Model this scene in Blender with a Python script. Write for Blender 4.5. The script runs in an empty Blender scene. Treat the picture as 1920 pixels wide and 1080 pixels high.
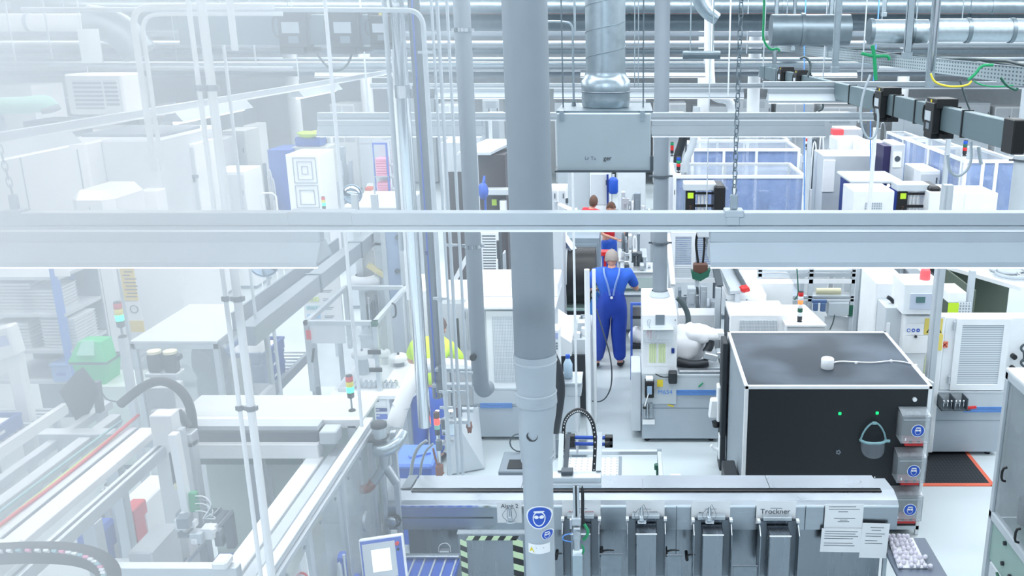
import bpy, math, random
from mathutils import Vector, Matrix
random.seed(7)
C = bpy.context.scene.collection
D = bpy.data
SC = bpy.context.scene
PI = math.pi

H = 4.7                    # gallery eye height over the shop floor
F = 1700.0                 # focal length in pixels of the 1920 frame
CX, CY = 1180.0, 540.0     # principal point
TH = math.atan(482.0 / F)
cam = D.cameras.new('camera')
cam.sensor_width = 36.0
cam.lens = 36.0 * F / 1920.0
cam.shift_x = (960.0 - CX) / 1920.0
cam.clip_start = 0.05
cam.clip_end = 200
camo = D.objects.new('camera', cam)
C.objects.link(camo)
camo.location = (0, 0, H)
camo.rotation_euler = (PI / 2 - TH, 0, 0)
SC.camera = camo

w = D.worlds.new('ambient_fill')  # even ambient fill added for the indoor hall, entering by its open back
SC.world = w
w.use_nodes = True
nt = w.node_tree
bg = nt.nodes['Background']
bg.inputs[0].default_value = (0.74, 0.87, 1.0, 1)
bg.inputs[1].default_value = 0.68

def area(name, loc, sx, sy, power, col=(0.92, 0.965, 1.0), rot=(0, 0, 0)):
    l = D.lights.new(name, 'AREA')
    l.shape = 'RECTANGLE'
    l.size = sx
    l.size_y = sy
    l.energy = power
    l.color = col
    o = D.objects.new(name, l)
    C.objects.link(o)
    o.location = loc
    o.rotation_euler = rot
    return o
for i, (yy, pw) in enumerate(((1.5, 34), (5.0, 80), (8.6, 128), (12.2, 140), (16, 155), (20.5, 170), (25.5, 180))):
    area('ceiling_fill_row', (0.5, yy, 5.95), 22, 0.8, pw * 5.2)  # added area lights that carry the lighting; no lamp rows hang here
area('veil_fill_light', (-2.5, .6, 5.95), 6, .5, 385, col=(0.7, 0.86, 1.0))  # added light that brightens the fog at left; no lamp hangs here
SC.view_settings.view_transform = 'Standard'
SC.view_settings.look = 'None'
SC.view_settings.exposure = 0.15
SC.view_settings.gamma = 1.0
SC.view_settings.use_curve_mapping = False
SC.cycles.max_bounces = 6
SC.cycles.diffuse_bounces = 3
SC.cycles.glossy_bounces = 3
SC.cycles.transparent_max_bounces = 24
SC.cycles.caustics_reflective = False
SC.cycles.caustics_refractive = False

_c, _s = math.cos(TH), math.sin(TH)
def ray(px, py):
    u = (px - CX) / F
    v = (CY - py) / F
    return u, _c + _s * v, -_s + _c * v
def AY(px, py, Y):
    a, b, c = ray(px, py)
    t = Y / b
    return Vector((a * t, Y, H + c * t))
def AZ(px, py, Z):
    a, b, c = ray(px, py)
    t = (Z - H) / c
    return Vector((a * t, b * t, Z))
def AX(px, py, X):
    a, b, c = ray(px, py)
    t = X / a
    return Vector((X, b * t, H + c * t))
def ext(x0, x1, yt, yb, Y):
    m = (yt + yb) / 2
    return AY(x0, m, Y).x, AY(x1, m, Y).x, AY(x0, yb, Y).z, AY(x0, yt, Y).z

def lin(c):
    r = []
    for v in c[:3]:
        v = v / 255.0
        r.append(v / 12.92 if v <= 0.04045 else ((v + 0.055) / 1.055) ** 2.4)
    return (r[0], r[1], r[2], 1)
MATS = {}
def mat(name, col, rough=0.5, metal=0.0, var=0.06, scale=6.0, bump=0.0, emit=0.0, alpha=1.0, stretch=None, spec=0.5):
    m = D.materials.new(name)
    m.use_nodes = True
    n = m.node_tree.nodes
    l = m.node_tree.links
    b = n['Principled BSDF']
    b.inputs['Base Color'].default_value = lin(col)
    b.inputs['Roughness'].default_value = rough
    b.inputs['Metallic'].default_value = metal
    b.inputs['Specular IOR Level'].default_value = spec
    if var or bump:
        tc = n.new('ShaderNodeTexCoord')
        mp = n.new('ShaderNodeMapping')
        l.new(tc.outputs['Object'], mp.inputs[0])
        if stretch:
            mp.inputs['Scale'].default_value = stretch
        no = n.new('ShaderNodeTexNoise')
        no.inputs['Scale'].default_value = scale
        no.inputs['Detail'].default_value = 3
        l.new(mp.outputs[0], no.inputs['Vector'])
        mx = n.new('ShaderNodeMix')
        mx.data_type = 'RGBA'
        c = lin(col)
        mx.inputs[6].default_value = tuple(v * (1 - var) for v in c[:3]) + (1,)
        mx.inputs[7].default_value = tuple(min(1, v * (1 + var)) for v in c[:3]) + (1,)
        l.new(no.outputs[0], mx.inputs[0])
        l.new(mx.outputs[2], b.inputs['Base Color'])
        if metal > 0.3:
            mr = n.new('ShaderNodeMapRange')
            mr.inputs[3].default_value = rough * 0.7
            mr.inputs[4].default_value = rough * 1.35
            l.new(no.outputs[0], mr.inputs[0])
            l.new(mr.outputs[0], b.inputs['Roughness'])
        if bump:
            bp = n.new('ShaderNodeBump')
            bp.inputs['Strength'].default_value = bump
            bp.inputs['Distance'].default_value = 0.01
            l.new(no.outputs[0], bp.inputs['Height'])
            l.new(bp.outputs[0], b.inputs['Normal'])
    if emit:
        b.inputs['Emission Color'].default_value = lin(col)
        b.inputs['Emission Strength'].default_value = emit
    if alpha < 1:
        b.inputs['Alpha'].default_value = alpha
    MATS[name] = m
    return m
for a_ in (
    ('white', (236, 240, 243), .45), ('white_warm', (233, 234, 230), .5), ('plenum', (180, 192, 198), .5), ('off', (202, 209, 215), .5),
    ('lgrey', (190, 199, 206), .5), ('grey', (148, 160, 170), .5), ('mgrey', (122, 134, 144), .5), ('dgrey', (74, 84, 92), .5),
    ('column', (132, 143, 153), .55), ('black', (20, 22, 25), .45), ('charcoal', (40, 45, 51), .5),
    ('blue', (32, 84, 190), .5), ('dblue', (24, 52, 128), .5), ('lblue', (120, 160, 222), .5), ('sky', (96, 150, 225), .5),
    ('red', (212, 42, 44), .45), ('orange', (226, 110, 84), .5), ('yellow', (236, 214, 60), .5), ('green', (20, 150, 96), .5),
    ('dgreen', (38, 96, 78), .5), ('lime', (190, 226, 50), .6), ('green_pale', (150, 214, 190), .5), ('brown', (96, 66, 56), .5), ('pink', (235, 150, 180), .6),
    ('paper', (244, 246, 248), .8), ('ink', (70, 76, 84), .8), ('inkred', (180, 70, 80), .8), ('cream', (226, 222, 190), .6),
    ('skin', (214, 160, 138), .55), ('hair_grey', (150, 142, 138), .8), ('hair_brown', (92, 66, 54), .8),
    ('denim', (30, 66, 168), .8), ('shirtblue', (44, 96, 200), .8), ('shirtred', (206, 36, 50), .8), ('hivis', (200, 240, 40), .7),
    ('shoe', (30, 30, 38), .6), ('rubber', (28, 30, 33), .6), ('hose', (70, 84, 88), .5), ('hose_l', (170, 182, 190), .4)):
    mat(a_[0], a_[1], a_[2])
mat('lamp_white', (172, 182, 190), .4)
mat('hosing', (176, 186, 194), .45, bump=.25, scale=14, var=.05)
mat('alu', (200, 208, 214), .38, metal=.55, var=.05)
mat('alu_dark', (140, 150, 158), .4, metal=.55)
mat('steel', (168, 176, 184), .3, metal=.95, var=.1, scale=3, stretch=(1.2, 1, 10))
mat('steel_v', (140, 148, 156), .26, metal=.95, var=.14, scale=3, stretch=(9, 1, .7))
mat('steel_dark', (120, 128, 136), .35, metal=.85, var=.12)
mat('chrome', (225, 230, 235), .12, metal=1, var=0.02)
mat('galv', (176, 190, 198), .32, metal=.75, var=.14, scale=26)
mat('galv_dark', (118, 132, 140), .4, metal=.6, var=.2, scale=12)
mat('rusty', (140, 92, 74), .6, metal=.3, var=.25, scale=30)
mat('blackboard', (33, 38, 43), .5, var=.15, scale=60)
mat('green_on', (40, 255, 170), .4, emit=4, var=0)
mat('red_on', (255, 60, 50), .4, emit=2.5, var=0)
mat('orange_on', (255, 130, 70), .4, emit=1.0, var=0)
mat('tube', (235, 246, 255), .4, emit=1.6, var=0)
mat('screen', (240, 246, 250), .3, emit=.7, var=0)
mat('lcd', (90, 128, 128), .3)
mat('led', (20, 230, 120), .4, emit=1.2, var=0)
mat('wall_grey', (104, 112, 120), .7)
M = MATS

def dusty_top():
    m = mat('dusty_black', (46, 54, 62), .5, var=.12, scale=30)
    n = m.node_tree.nodes; l = m.node_tree.links
    b = n['Principled BSDF']
    tc = n.new('ShaderNodeTexCoord')
    wv = n.new('ShaderNodeTexWave'); wv.wave_type = 'RINGS'
    wv.inputs['Scale'].default_value = .9; wv.inputs['Distortion'].default_value = 6; wv.inputs['Detail'].default_value = 2
    no = n.new('ShaderNodeTexNoise'); no.inputs['Scale'].default_value = 1.7; no.inputs['Detail'].default_value = 4
    l.new(tc.outputs['Object'], wv.inputs['Vector']); l.new(tc.outputs['Object'], no.inputs['Vector'])
    mu = n.new('ShaderNodeMath'); mu.operation = 'MULTIPLY'
    l.new(wv.outputs['Fac'], mu.inputs[0]); l.new(no.outputs[0], mu.inputs[1])
    mr = n.new('ShaderNodeMapRange'); mr.inputs[1].default_value = .2; mr.inputs[2].default_value = .75
    mr.inputs[3].default_value = 0; mr.inputs[4].default_value = .45
    l.new(mu.outputs[0], mr.inputs[0])
    mx = n.new('ShaderNodeMix'); mx.data_type = 'RGBA'
    mx.inputs[6].default_value = lin((44, 54, 64)); mx.inputs[7].default_value = lin((120, 134, 150))
    l.new(mr.outputs[0], mx.inputs[0]); l.new(mx.outputs[2], b.inputs['Base Color'])
dusty_top()

def glassy(name, col, a, rough=.08, dirt=0.0):
    m = D.materials.new(name); m.use_nodes = True
    n = m.node_tree.nodes; l = m.node_tree.links; n.clear()
    o = n.new('ShaderNodeOutputMaterial'); mx = n.new('ShaderNodeMixShader')
    t = n.new('ShaderNodeBsdfTransparent'); p = n.new('ShaderNodeBsdfPrincipled')
    p.inputs['Base Color'].default_value = lin(col); p.inputs['Roughness'].default_value = rough
    l.new(t.outputs[0], mx.inputs[1]); l.new(p.outputs[0], mx.inputs[2]); l.new(mx.outputs[0], o.inputs[0])
    mx.inputs[0].default_value = a
    if dirt:
        no = n.new('ShaderNodeTexNoise'); no.inputs['Scale'].default_value = 2.3; no.inputs['Detail'].default_value = 5
        tc = n.new('ShaderNodeTexCoord'); l.new(tc.outputs['Object'], no.inputs['Vector'])
        mr = n.new('ShaderNodeMapRange'); mr.inputs[1].default_value = .35; mr.inputs[2].default_value = .7
        mr.inputs[3].default_value = a; mr.inputs[4].default_value = min(.95, a + dirt)
        l.new(no.outputs[0], mr.inputs[0]); l.new(mr.outputs[0], mx.inputs[0])
    MATS[name] = m
mat('blue_mid', (70, 104, 196), .5); mat('lime_pale', (214, 236, 190), .5); mat('violet', (110, 60, 120), .5); mat('teal_pale', (140, 182, 190), .5); mat('mgrey2', (112, 122, 138), .45); mat('ball_white', (232, 228, 240), .3); mat('green_grey', (150, 178, 172), .5)
glassy('clear', (205, 215, 222), .22, dirt=.15)
glassy('smoke', (120, 138, 150), .38, dirt=.25)
glassy('bluetint', (130, 156, 206), .3, dirt=.3)
glassy('visor', (150, 160, 172), .45)
glassy('wipe', (235, 240, 245), .55)

def pattern_mat(name, base, dark, sx, sz, kind='holes', size=.32):
    """a sheet pierced by rows of small holes, or a grille of slots (object space)"""
    m = mat(name, base, .5, var=0)
    n = m.node_tree.nodes; l = m.node_tree.links; b = n['Principled BSDF']
    tc = n.new('ShaderNodeTexCoord'); sp = n.new('ShaderNodeSeparateXYZ'); l.new(tc.outputs['Object'], sp.inputs[0])
    def cell(out, k):
        a = n.new('ShaderNodeMath'); a.operation = 'MULTIPLY'; a.inputs[1].default_value = k; l.new(out, a.inputs[0])
        f = n.new('ShaderNodeMath'); f.operation = 'FRACT'; l.new(a.outputs[0], f.inputs[0])
        s = n.new('ShaderNodeMath'); s.operation = 'SUBTRACT'; s.inputs[1].default_value = .5; l.new(f.outputs[0], s.inputs[0])
        ab = n.new('ShaderNodeMath'); ab.operation = 'ABSOLUTE'; l.new(s.outputs[0], ab.inputs[0])
        g = n.new('ShaderNodeMath'); g.operation = 'LESS_THAN'; g.inputs[1].default_value = size; l.new(ab.outputs[0], g.inputs[0])
        return g.outputs[0]
    cs = []
    ax = {'x': 0, 'y': 1, 'z': 2}
    for a_, k in sx.items():
        cs.append(cell(sp.outputs[ax[a_]], k))
    o = cs[0]
    for c2 in cs[1:]:
        mu = n.new('ShaderNodeMath'); mu.operation = 'MULTIPLY'; l.new(o, mu.inputs[0]); l.new(c2, mu.inputs[1]); o = mu.outputs[0]
    mx = n.new('ShaderNodeMix'); mx.data_type = 'RGBA'
    mx.inputs[6].default_value = lin(base); mx.inputs[7].default_value = lin(dark)
    l.new(o, mx.inputs[0]); l.new(mx.outputs[2], b.inputs['Base Color'])
pattern_mat('perf', (218, 224, 229), (150, 160, 170), {'x': 55, 'z': 55}, 0)
pattern_mat('perf_tray', (150, 164, 170), (70, 84, 90), {'y': 16, 'z': 34}, 0, size=.22)
pattern_mat('perf_far', (206, 214, 220), (140, 150, 160), {'x': 30, 'z': 30}, 0)
pattern_mat('grille', (205, 212, 218), (60, 70, 80), {'z': 14}, 0, size=.25)
pattern_mat('matmesh', (46, 50, 56), (14, 15, 18), {'x': 26, 'y': 26}, 0, size=.3)
pattern_mat('perf_x', (205, 213, 220), (130, 142, 152), {'x': 18, 'y': 18}, 0, size=.14)

class MB:
    def __init__(s):
        s.v = []; s.f = []; s.sm = []
    def add(s, vs, fs, smooth=False):
        k = len(s.v)
        s.v += [tuple(p) for p in vs]
        for f in fs:
            s.f.append([i + k for i in f]); s.sm.append(smooth)
        return s
    def box(s, x0, x1, y0, y1, z0, z1, c=0.0):
        if x0 > x1: x0, x1 = x1, x0
        if y0 > y1: y0, y1 = y1, y0
        if z0 > z1: z0, z1 = z1, z0
        return s.obox(((x0 + x1) / 2, (y0 + y1) / 2, (z0 + z1) / 2), ((x1 - x0) / 2, 0, 0), (0, (y1 - y0) / 2, 0), (0, 0, (z1 - z0) / 2), c)
    def obox(s, ce, a, b, d, c=0.0):
        ce, a, b, d = Vector(ce), Vector(a), Vector(b), Vector(d)
        if c <= 0:
            vs = [ce + a * i + b * j + d * k for i in (-1, 1) for j in (-1, 1) for k in (-1, 1)]
            return s.add(vs, [(0, 1, 3, 2), (4, 6, 7, 5), (0, 4, 5, 1), (2, 3, 7, 6), (0, 2, 6, 4), (1, 5, 7, 3)])
        la, lb, ld = a.length, b.length, d.length
        c = min(c, la * .9, lb * .9, ld * .9)
        ka, kb, kd = 1 - c / la, 1 - c / lb, 1 - c / ld
        vs = []; idx = {}
        for i in (-1, 1):
            for j in (-1, 1):
                for k in (-1, 1):
                    for m, (p, q, r) in enumerate(((1, kb, kd), (ka, 1, kd), (ka, kb, 1))):
                        idx[(i, j, k, m)] = len(vs)
                        vs.append(ce + a * (i * p) + b * (j * q) + d * (k * r))
        g = lambda i, j, k, m: idx[(i, j, k, m)]
        fs = []
        for i in (-1, 1):
            fs.append([g(i, -1, -1, 0), g(i, 1, -1, 0), g(i, 1, 1, 0), g(i, -1, 1, 0)])
            fs.append([g(-1, i, -1, 1), g(1, i, -1, 1), g(1, i, 1, 1), g(-1, i, 1, 1)])
            fs.append([g(-1, -1, i, 2), g(1, -1, i, 2), g(1, 1, i, 2), g(-1, 1, i, 2)])
            for j in (-1, 1):
                fs.append([g(i, j, -1, 0), g(i, j, 1, 0), g(i, j, 1, 1), g(i, j, -1, 1)])
                fs.append([g(i, -1, j, 0), g(i, 1, j, 0), g(i, 1, j, 2), g(i, -1, j, 2)])
                fs.append([g(-1, i, j, 1), g(1, i, j, 1), g(1, i, j, 2), g(-1, i, j, 2)])
                for k in (-1, 1):
                    fs.append([g(i, j, k, 0), g(i, j, k, 1), g(i, j, k, 2)])
        return s.add(vs, fs)
    def beam(s, p, q, w, h, up=(0, 0, 1), c=0.0):
        p, q = Vector(p), Vector(q)
        d = q - p; L = d.length
        if L < 1e-6: return s
        t = d / L; u = Vector(up)
        sd = t.cross(u)
        if sd.length < 1e-3: sd = t.cross(Vector((0, 1, 0)))
        sd.normalize(); u = sd.cross(t)
        return s.obox((p + q) / 2, sd * w / 2, t * L / 2, u * h / 2, c)
    def ring(s, ce, t, r, n):
        t = Vector(t).normalized()
        a = t.orthogonal().normalized(); b = t.cross(a)
        return [Vector(ce) + a * (r * math.cos(2 * PI * i / n)) + b * (r * math.sin(2 * PI * i / n)) for i in range(n)]
    def cyl(s, p, q, r, r2=None, n=14, cap=True):
        p, q = Vector(p), Vector(q)
        r2 = r if r2 is None else r2
        t = q - p
        A = s.ring(p, t, r, n); B = s.ring(q, t, r2, n)
        s.add(A + B, [[i, (i + 1) % n, n + (i + 1) % n, n + i] for i in range(n)], True)
        if cap:
            s.add(A, [list(range(n))[::-1]]); s.add(B, [list(range(n))])
        return s
    def tube(s, pts, r, n=8, close=False, smooth=0):
        pts = [Vector(p) for p in pts]
        for _ in range(smooth):
            q = [pts[0]]
            for i in range(len(pts) - 1):
                q.append(pts[i] * .75 + pts[i + 1] * .25); q.append(pts[i] * .25 + pts[i + 1] * .75)
            q.append(pts[-1]); pts = q
        m = len(pts); vs = []; a = None
        for i in range(m):
            t = (pts[min(i + 1, m - 1)] - pts[max(i - 1, 0)])
            t = t.normalized() if t.length > 1e-9 else Vector((0, 0, 1))
            if a is None: a = t.orthogonal().normalized()
            a = (a - t * a.dot(t))
            a = a.normalized() if a.length > 1e-6 else t.orthogonal().normalized()
            b = t.cross(a)
            rr = r(i / (m - 1)) if callable(r) else r
            for k in range(n):
                an = 2 * PI * k / n
                vs.append(pts[i] + a * (rr * math.cos(an)) + b * (rr * math.sin(an)))
        fs = []
        for i in range(m - 1):
            for k in range(n):
                fs.append([i * n + k, i * n + (k + 1) % n, (i + 1) * n + (k + 1) % n, (i + 1) * n + k])
        s.add(vs, fs, True)
        s.add(vs[:n], [list(range(n))[::-1]]); s.add(vs[-n:], [list(range(n))])
        return s
    def lathe(s, prof, o=(0, 0, 0), n=20, ax=(0, 0, 1)):
        """profile of (radius, distance along the axis)"""
        t = Vector(ax).normalized(); o = Vector(o); vs = []
        for r, z in prof:
            vs += s.ring(o + t * z, t, max(r, 1e-5), n)
        m = len(prof)
        s.add(vs, [[i * n + k, i * n + (k + 1) % n, (i + 1) * n + (k + 1) % n, (i + 1) * n + k] for i in range(m - 1) for k in range(n)], True)
        return s
    def prism(s, pts, d):
        """polygon of 3D points pushed along vector d"""
        pts = [Vector(p) for p in pts]; d = Vector(d); n = len(pts)
        vs = pts + [p + d for p in pts]
        fs = [list(range(n))[::-1], [n + i for i in range(n)]] + [[i, (i + 1) % n, n + (i + 1) % n, n + i] for i in range(n)]
        return s.add(vs, fs)
    def ball(s, ce, rx, ry=None, rz=None, n=12, m=8):
        ry = ry or rx; rz = rz or rx; ce = Vector(ce); vs = []
        for i in range(m + 1):
            th = PI * i / m
            for k in range(n):
                a = 2 * PI * k / n
                vs.append(ce + Vector((rx * math.sin(th) * math.cos(a), ry * math.sin(th) * math.sin(a), rz * math.cos(th))))
        return s.add(vs, [[i * n + k, i * n + (k + 1) % n, (i + 1) * n + (k + 1) % n, (i + 1) * n + k] for i in range(m) for k in range(n)], True)
    def blob(s, ce, r, seed=0, amp=.2, n=18, m=12, flat=0):
        rnd = random.Random(seed); ph = [rnd.uniform(0, 6) for _ in range(8)]
        ce = Vector(ce); vs = []
        for i in range(m + 1):
            th = PI * i / m
            for k in range(n):
                a = 2 * PI * k / n
                d = 1 + amp * (math.sin(3 * a + ph[0]) * math.sin(2 * th + ph[1]) + .5 * math.sin(5 * a + ph[2] + 3 * th) * math.sin(th) + .4 * math.cos(7 * th + ph[3]))
                z = r[2] * math.cos(th) * d
                vs.append(ce + Vector((r[0] * math.sin(th) * math.cos(a) * d, r[1] * math.sin(th) * math.sin(a) * d, z)))
        return s.add(vs, [[i * n + k, i * n + (k + 1) % n, (i + 1) * n + (k + 1) % n, (i + 1) * n + k] for i in range(m) for k in range(n)], True)
def make(name, mb, material, parent=None):
    me = D.meshes.new(name)
    me.from_pydata(mb.v, [], mb.f)
    me.polygons.foreach_set('use_smooth', mb.sm)
    import bmesh
    b = bmesh.new(); b.from_mesh(me)
    bmesh.ops.recalc_face_normals(b, faces=b.faces)
    b.to_mesh(me); b.free()
    me.materials.append(MATS[material] if isinstance(material, str) else material)
    o = D.objects.new(name, me)
    C.objects.link(o)
    if parent: o.parent = parent
    return o
def thing(name, label, cat, group=None):
    o = D.objects.new(name, None); C.objects.link(o)
    o.empty_display_size = .1
    o['label'] = label; o['category'] = cat
    if group: o['group'] = group
    return o
def part(name, mb, material, parent, label=None):
    o = make(name, mb, material, parent)
    if label: o['label'] = label
    return o
def solo(name, label, cat, mb, material, group=None):
    o = make(name, mb, material)
    o['label'] = label; o['category'] = cat
    if group: o['group'] = group
    fin(o)
    return o
def struct(name, mb, material, parent=None):
    o = make(name, mb, material, parent)
    if not parent: o['kind'] = 'structure'
    return o
DONE = set()
def kids(o):
    r = []
    for c in o.children:
        r.append(c); r += kids(c)
    return r
def fin(root):
    """move a thing's origin to the middle of its underside"""
    if root.name in DONE: return root
    DONE.add(root.name)
    al = [root] + kids(root)
    lo = Vector((1e9,) * 3); hi = Vector((-1e9,) * 3)
    for o in al:
        if o.type == 'MESH':
            for v in o.data.vertices:
                for k in range(3):
                    lo[k] = min(lo[k], v.co[k]); hi[k] = max(hi[k], v.co[k])
    if lo.x > hi.x: return root
    ce = Vector(((lo.x + hi.x) / 2, (lo.y + hi.y) / 2, lo.z))
    for o in al:
        if o.type == 'MESH': o.data.transform(Matrix.Translation(-ce))
    root.location = ce
    return root
def copyt(root, loc=None, off=None, label=None, rz=None, group=None):
    """a thing again, with its own parts and sub-parts, elsewhere"""
    def cp(o, par):
        c = o.copy(); C.objects.link(c); c.parent = par
        for ch in o.children: cp(ch, c)
        return c
    r = cp(root, None); DONE.add(r.name)
    if off is not None: r.location = root.location + Vector(off)
    if loc is not None: r.location = loc
    if rz is not None: r.rotation_euler[2] = rz
    if label: r['label'] = label
    if group: r['group'] = group
    return r
def text(body, size, at, parent, material='ink', rx=PI / 2, rz=0.0, name='lettering', align='CENTER', ext_=.0008, ry=0.0):
    cu = D.curves.new(name, 'FONT'); cu.body = body; cu.size = size
    cu.align_x = align; cu.align_y = 'CENTER'; cu.extrude = ext_
    t = D.objects.new('t', cu); C.objects.link(t)
    dg = bpy.context.evaluated_depsgraph_get()
    me = D.meshes.new_from_object(t.evaluated_get(dg))
    D.objects.remove(t)
    me.transform(Matrix.Translation(Vector(at)) @ Matrix.Rotation(rz, 4, 'Z') @ Matrix.Rotation(rx, 4, 'X') @ Matrix.Rotation(ry, 4, 'Y'))
    me.materials.clear(); me.materials.append(MATS[material])
    o = D.objects.new(name, me); C.objects.link(o); o.parent = parent
    return o
for a_ in (('sky_grey', (150, 176, 200), .5), ('white_cloth', (234, 236, 240), .8), ('lcdblue', (170, 180, 220), .3), ('bottle_blue', (180, 206, 226), .2), ('coat_blue', (40, 110, 180), .8),
           ('dgreen2', (92, 112, 112), .5), ('green_chart', (218, 232, 178), .8)):
    mat(*a_)
def mesh_alpha():
    m = D.materials.new('mesh_alpha'); m.use_nodes = True
    n = m.node_tree.nodes; l = m.node_tree.links
    b = n['Principled BSDF']; b.inputs['Base Color'].default_value = lin((176, 186, 194)); b.inputs['Roughness'].default_value = .5
    b.inputs['Alpha'].default_value = .45
    MATS['mesh_alpha'] = m
mesh_alpha()
mat('strap_blue', (118, 146, 206), .7)
mat('base_grey', (172, 183, 193), .5)
mat('keypad', (196, 206, 222), .4)
mat('red_lamp', (240, 90, 96), .35, emit=.25)
mat('warn_yellow', (232, 212, 110), .6)
pattern_mat('perf_lines', (214, 221, 227), (160, 170, 180), {'z': 38}, 0, size=.2)
mat('orange_pale', (240, 140, 110), .6); mat('red_dark', (150, 24, 30), .6)
mat('olive', (96, 108, 96), .7)
mat('blue_steel', (84, 110, 150), .4)
mat('blue_grey', (138, 154, 166), .4, var=.12)
mat('navy', (40, 36, 84), .5)
mat('brownblack', (58, 50, 52), .5)
for a_ in (('lime_haze', (206, 226, 130), .6), ('cream_w', (206, 212, 210), .5), ('green_w', (206, 222, 216), .5), ('lid_blue', (80, 124, 214), .5), ('blue_tote', (44, 80, 160), .5), ('lime_card', (214, 228, 150), .7), ('teal_card', (170, 214, 220), .7),
           ('sky_card', (160, 200, 232), .7), ('yellow_pale', (222, 210, 150), .6), ('slate', (132, 152, 180), .5), ('bin_green', (20, 190, 110), .5), ('sky_post', (60, 120, 210), .5), ('box_blue', (120, 160, 220), .5), ('banner_yellow', (236, 206, 90), .6),
           ('haze_blue', (50, 96, 190), .5)):
    mat(*a_)
mat('mirror', (160, 180, 200), .08, metal=1, var=0)
glassy('acrylic', (200, 210, 216), .1)
glassy('smoke_l', (176, 190, 198), .3, dirt=.2)
MATS['bluetint'].node_tree.nodes['Principled BSDF'].inputs['Base Color'].default_value = lin((150, 172, 214))
def floor_mat():
    m = mat('floor_epoxy', (205, 216, 220), .3, var=.05, scale=1.2)
    return m
floor_mat()
struct('floor', MB().box(-26, 22, -1, 31, -.12, 0), 'floor_epoxy')
struct('ceiling', MB().box(-26, 22, -1, 31, 6.1, 6.25), 'off')
struct('wall_far', MB().box(-26, 22, 31, 31.2, 0, 6.1), 'white')
struct('wall_left', MB().box(-26.2, -26, -1, 31.2, 0, 6.1), 'white')
struct('wall_right', MB().box(22, 22.2, -1, 31.2, 0, 6.1), 'white')
def haze():  # added fog near the camera, its depth shaped as a veil growing leftwards
    m = D.materials.new('haze'); m.use_nodes = True
    n = m.node_tree.nodes; l = m.node_tree.links; n.clear()
    o = n.new('ShaderNodeOutputMaterial'); v = n.new('ShaderNodeVolumeScatter')
    v.inputs['Color'].default_value = (.86, .94, 1, 1); v.inputs['Density'].default_value = HAZE
    l.new(v.outputs[0], o.inputs['Volume'])
    lv = ((2.6, .36, 1.3), (3.7, .32, 1.7), (4.0, .27, 1.9), (4.3, .17, 2.3), (4.6, .1, 3.0), (5.0, .06, 3.4), (5.9, .06, 3.4))
    n = 24; K = 2 * (n + 1); vs = []; fs = []
    for (z, t0, a) in lv:
        back = []; front = []
        for i in range(n + 1):
            t = .03 + 1.2 * i / n
            y = .705 + max(.003, a * (t - t0) / HAZE) + (.02 * math.sin(9 * t + 3 * z) if t > t0 + .1 else 0)
            back.append((-t * y, y, z)); front.append((-t * .7, .7, z))
        vs += back + front[::-1]
    for j in range(len(lv) - 1):
        for i in range(K):
            fs.append([j * K + i, j * K + (i + 1) % K, (j + 1) * K + (i + 1) % K, (j + 1) * K + i])
    L0 = (len(lv) - 1) * K
    for i in range(n):
        for b_ in (0, L0): fs.append([b_ + i, b_ + i + 1, b_ + K - 2 - i, b_ + K - 1 - i])
    mb = MB().add(vs, fs)
    h = make('veil_volume', mb, m)
    h['label'] = 'white veil over the left of the view, added as a fog volume'
    h['category'] = 'haze'; h['kind'] = 'stuff'
HAZE = 1.3
haze()
struct('wall_near_blocker', MB().box(-26, 22, -1.2, -1.0, 0, 3.3), 'wall_grey')  # unseen; added with the slab after it to darken fronts and steel reflections
struct('trim_gallery', MB().box(-26, 22, -1.0, -.5, 3.1, 3.3), 'mgrey')
def lamp(Y, X0, X1, zt, label, s=1.0):
    """strip luminaire hung under a rail; zt = underside of the rail"""
    t = thing('strip_luminaire', label, 'strip light', 'strip lights hung across the hall')
    h = .03 * s
    b = MB()
    b.box(X0, X1, Y - h, Y + h, zt - .045, zt, .004)
    part('housing', b, 'lamp_white', t)
    r = MB()
    for sg in (-1, 1):
        y0, y1 = Y + sg * h, Y + sg * .085
        r.prism([(X0, y0, zt - .045), (X0, y0, zt - .05), (X0, y1, zt - .118), (X0, y1, zt - .108)], (X1 - X0, 0, 0))
        r.box(X0, X1, y1 - .003, y1 + .003, zt - .124, zt - .106)
    for x in (X0, X1):
        r.prism([(x - .002, Y - .085, zt - .112), (x - .002, Y + .085, zt - .112), (x - .002, Y + h, zt - .045), (x - .002, Y - h, zt - .045)], (.004, 0, 0))
    part('reflector', r, 'lamp_white', t)
    part('light_tube', MB().cyl((X0 + .03, Y, zt - .1), (X1 - .03, Y, zt - .1), .019, n=10), 'tube', t)
    part('diffuser_rim', MB().box(X0, X1, Y - .088, Y - .078, zt - .129, zt - .124), 'tube', t)
    return fin(t)
def rail(Y, X0, X1, zb, label, hh=.06, joints=()):
    t = thing('lamp_rail', label, 'lamp rail', 'lamp rails across the hall')
    b = MB().box(X0, X1, Y - .03, Y + .03, zb + .018, zb + hh, .003).box(X0, X1, Y - .027, Y + .027, zb, zb + .016, .002)
    part('channel', b, 'lamp_white', t)
    part('lower_lip', MB().box(X0, X1, Y - .033, Y - .026, zb - .004, zb + .003), 'white', t)
    for (a, c) in joints:
        part('joint_sleeve', MB().box(a, c, Y - .034, Y + .034, zb + .02, zb + hh + .004, .003), 'lamp_white', t)
    return fin(t)
ZB = 3.992
rail(3.3, -4.4, 3.6, ZB, 'long pale lamp rail crossing the whole picture nearest the viewer', .066,
     ((AY(545, 410, 3.3).x, AY(665, 410, 3.3).x), (AY(1360, 410, 3.3).x, AY(1385, 410, 3.3).x)))
xl, xr = AY(605, 455, 3.3).x, AY(1330, 455, 3.3).x
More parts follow.
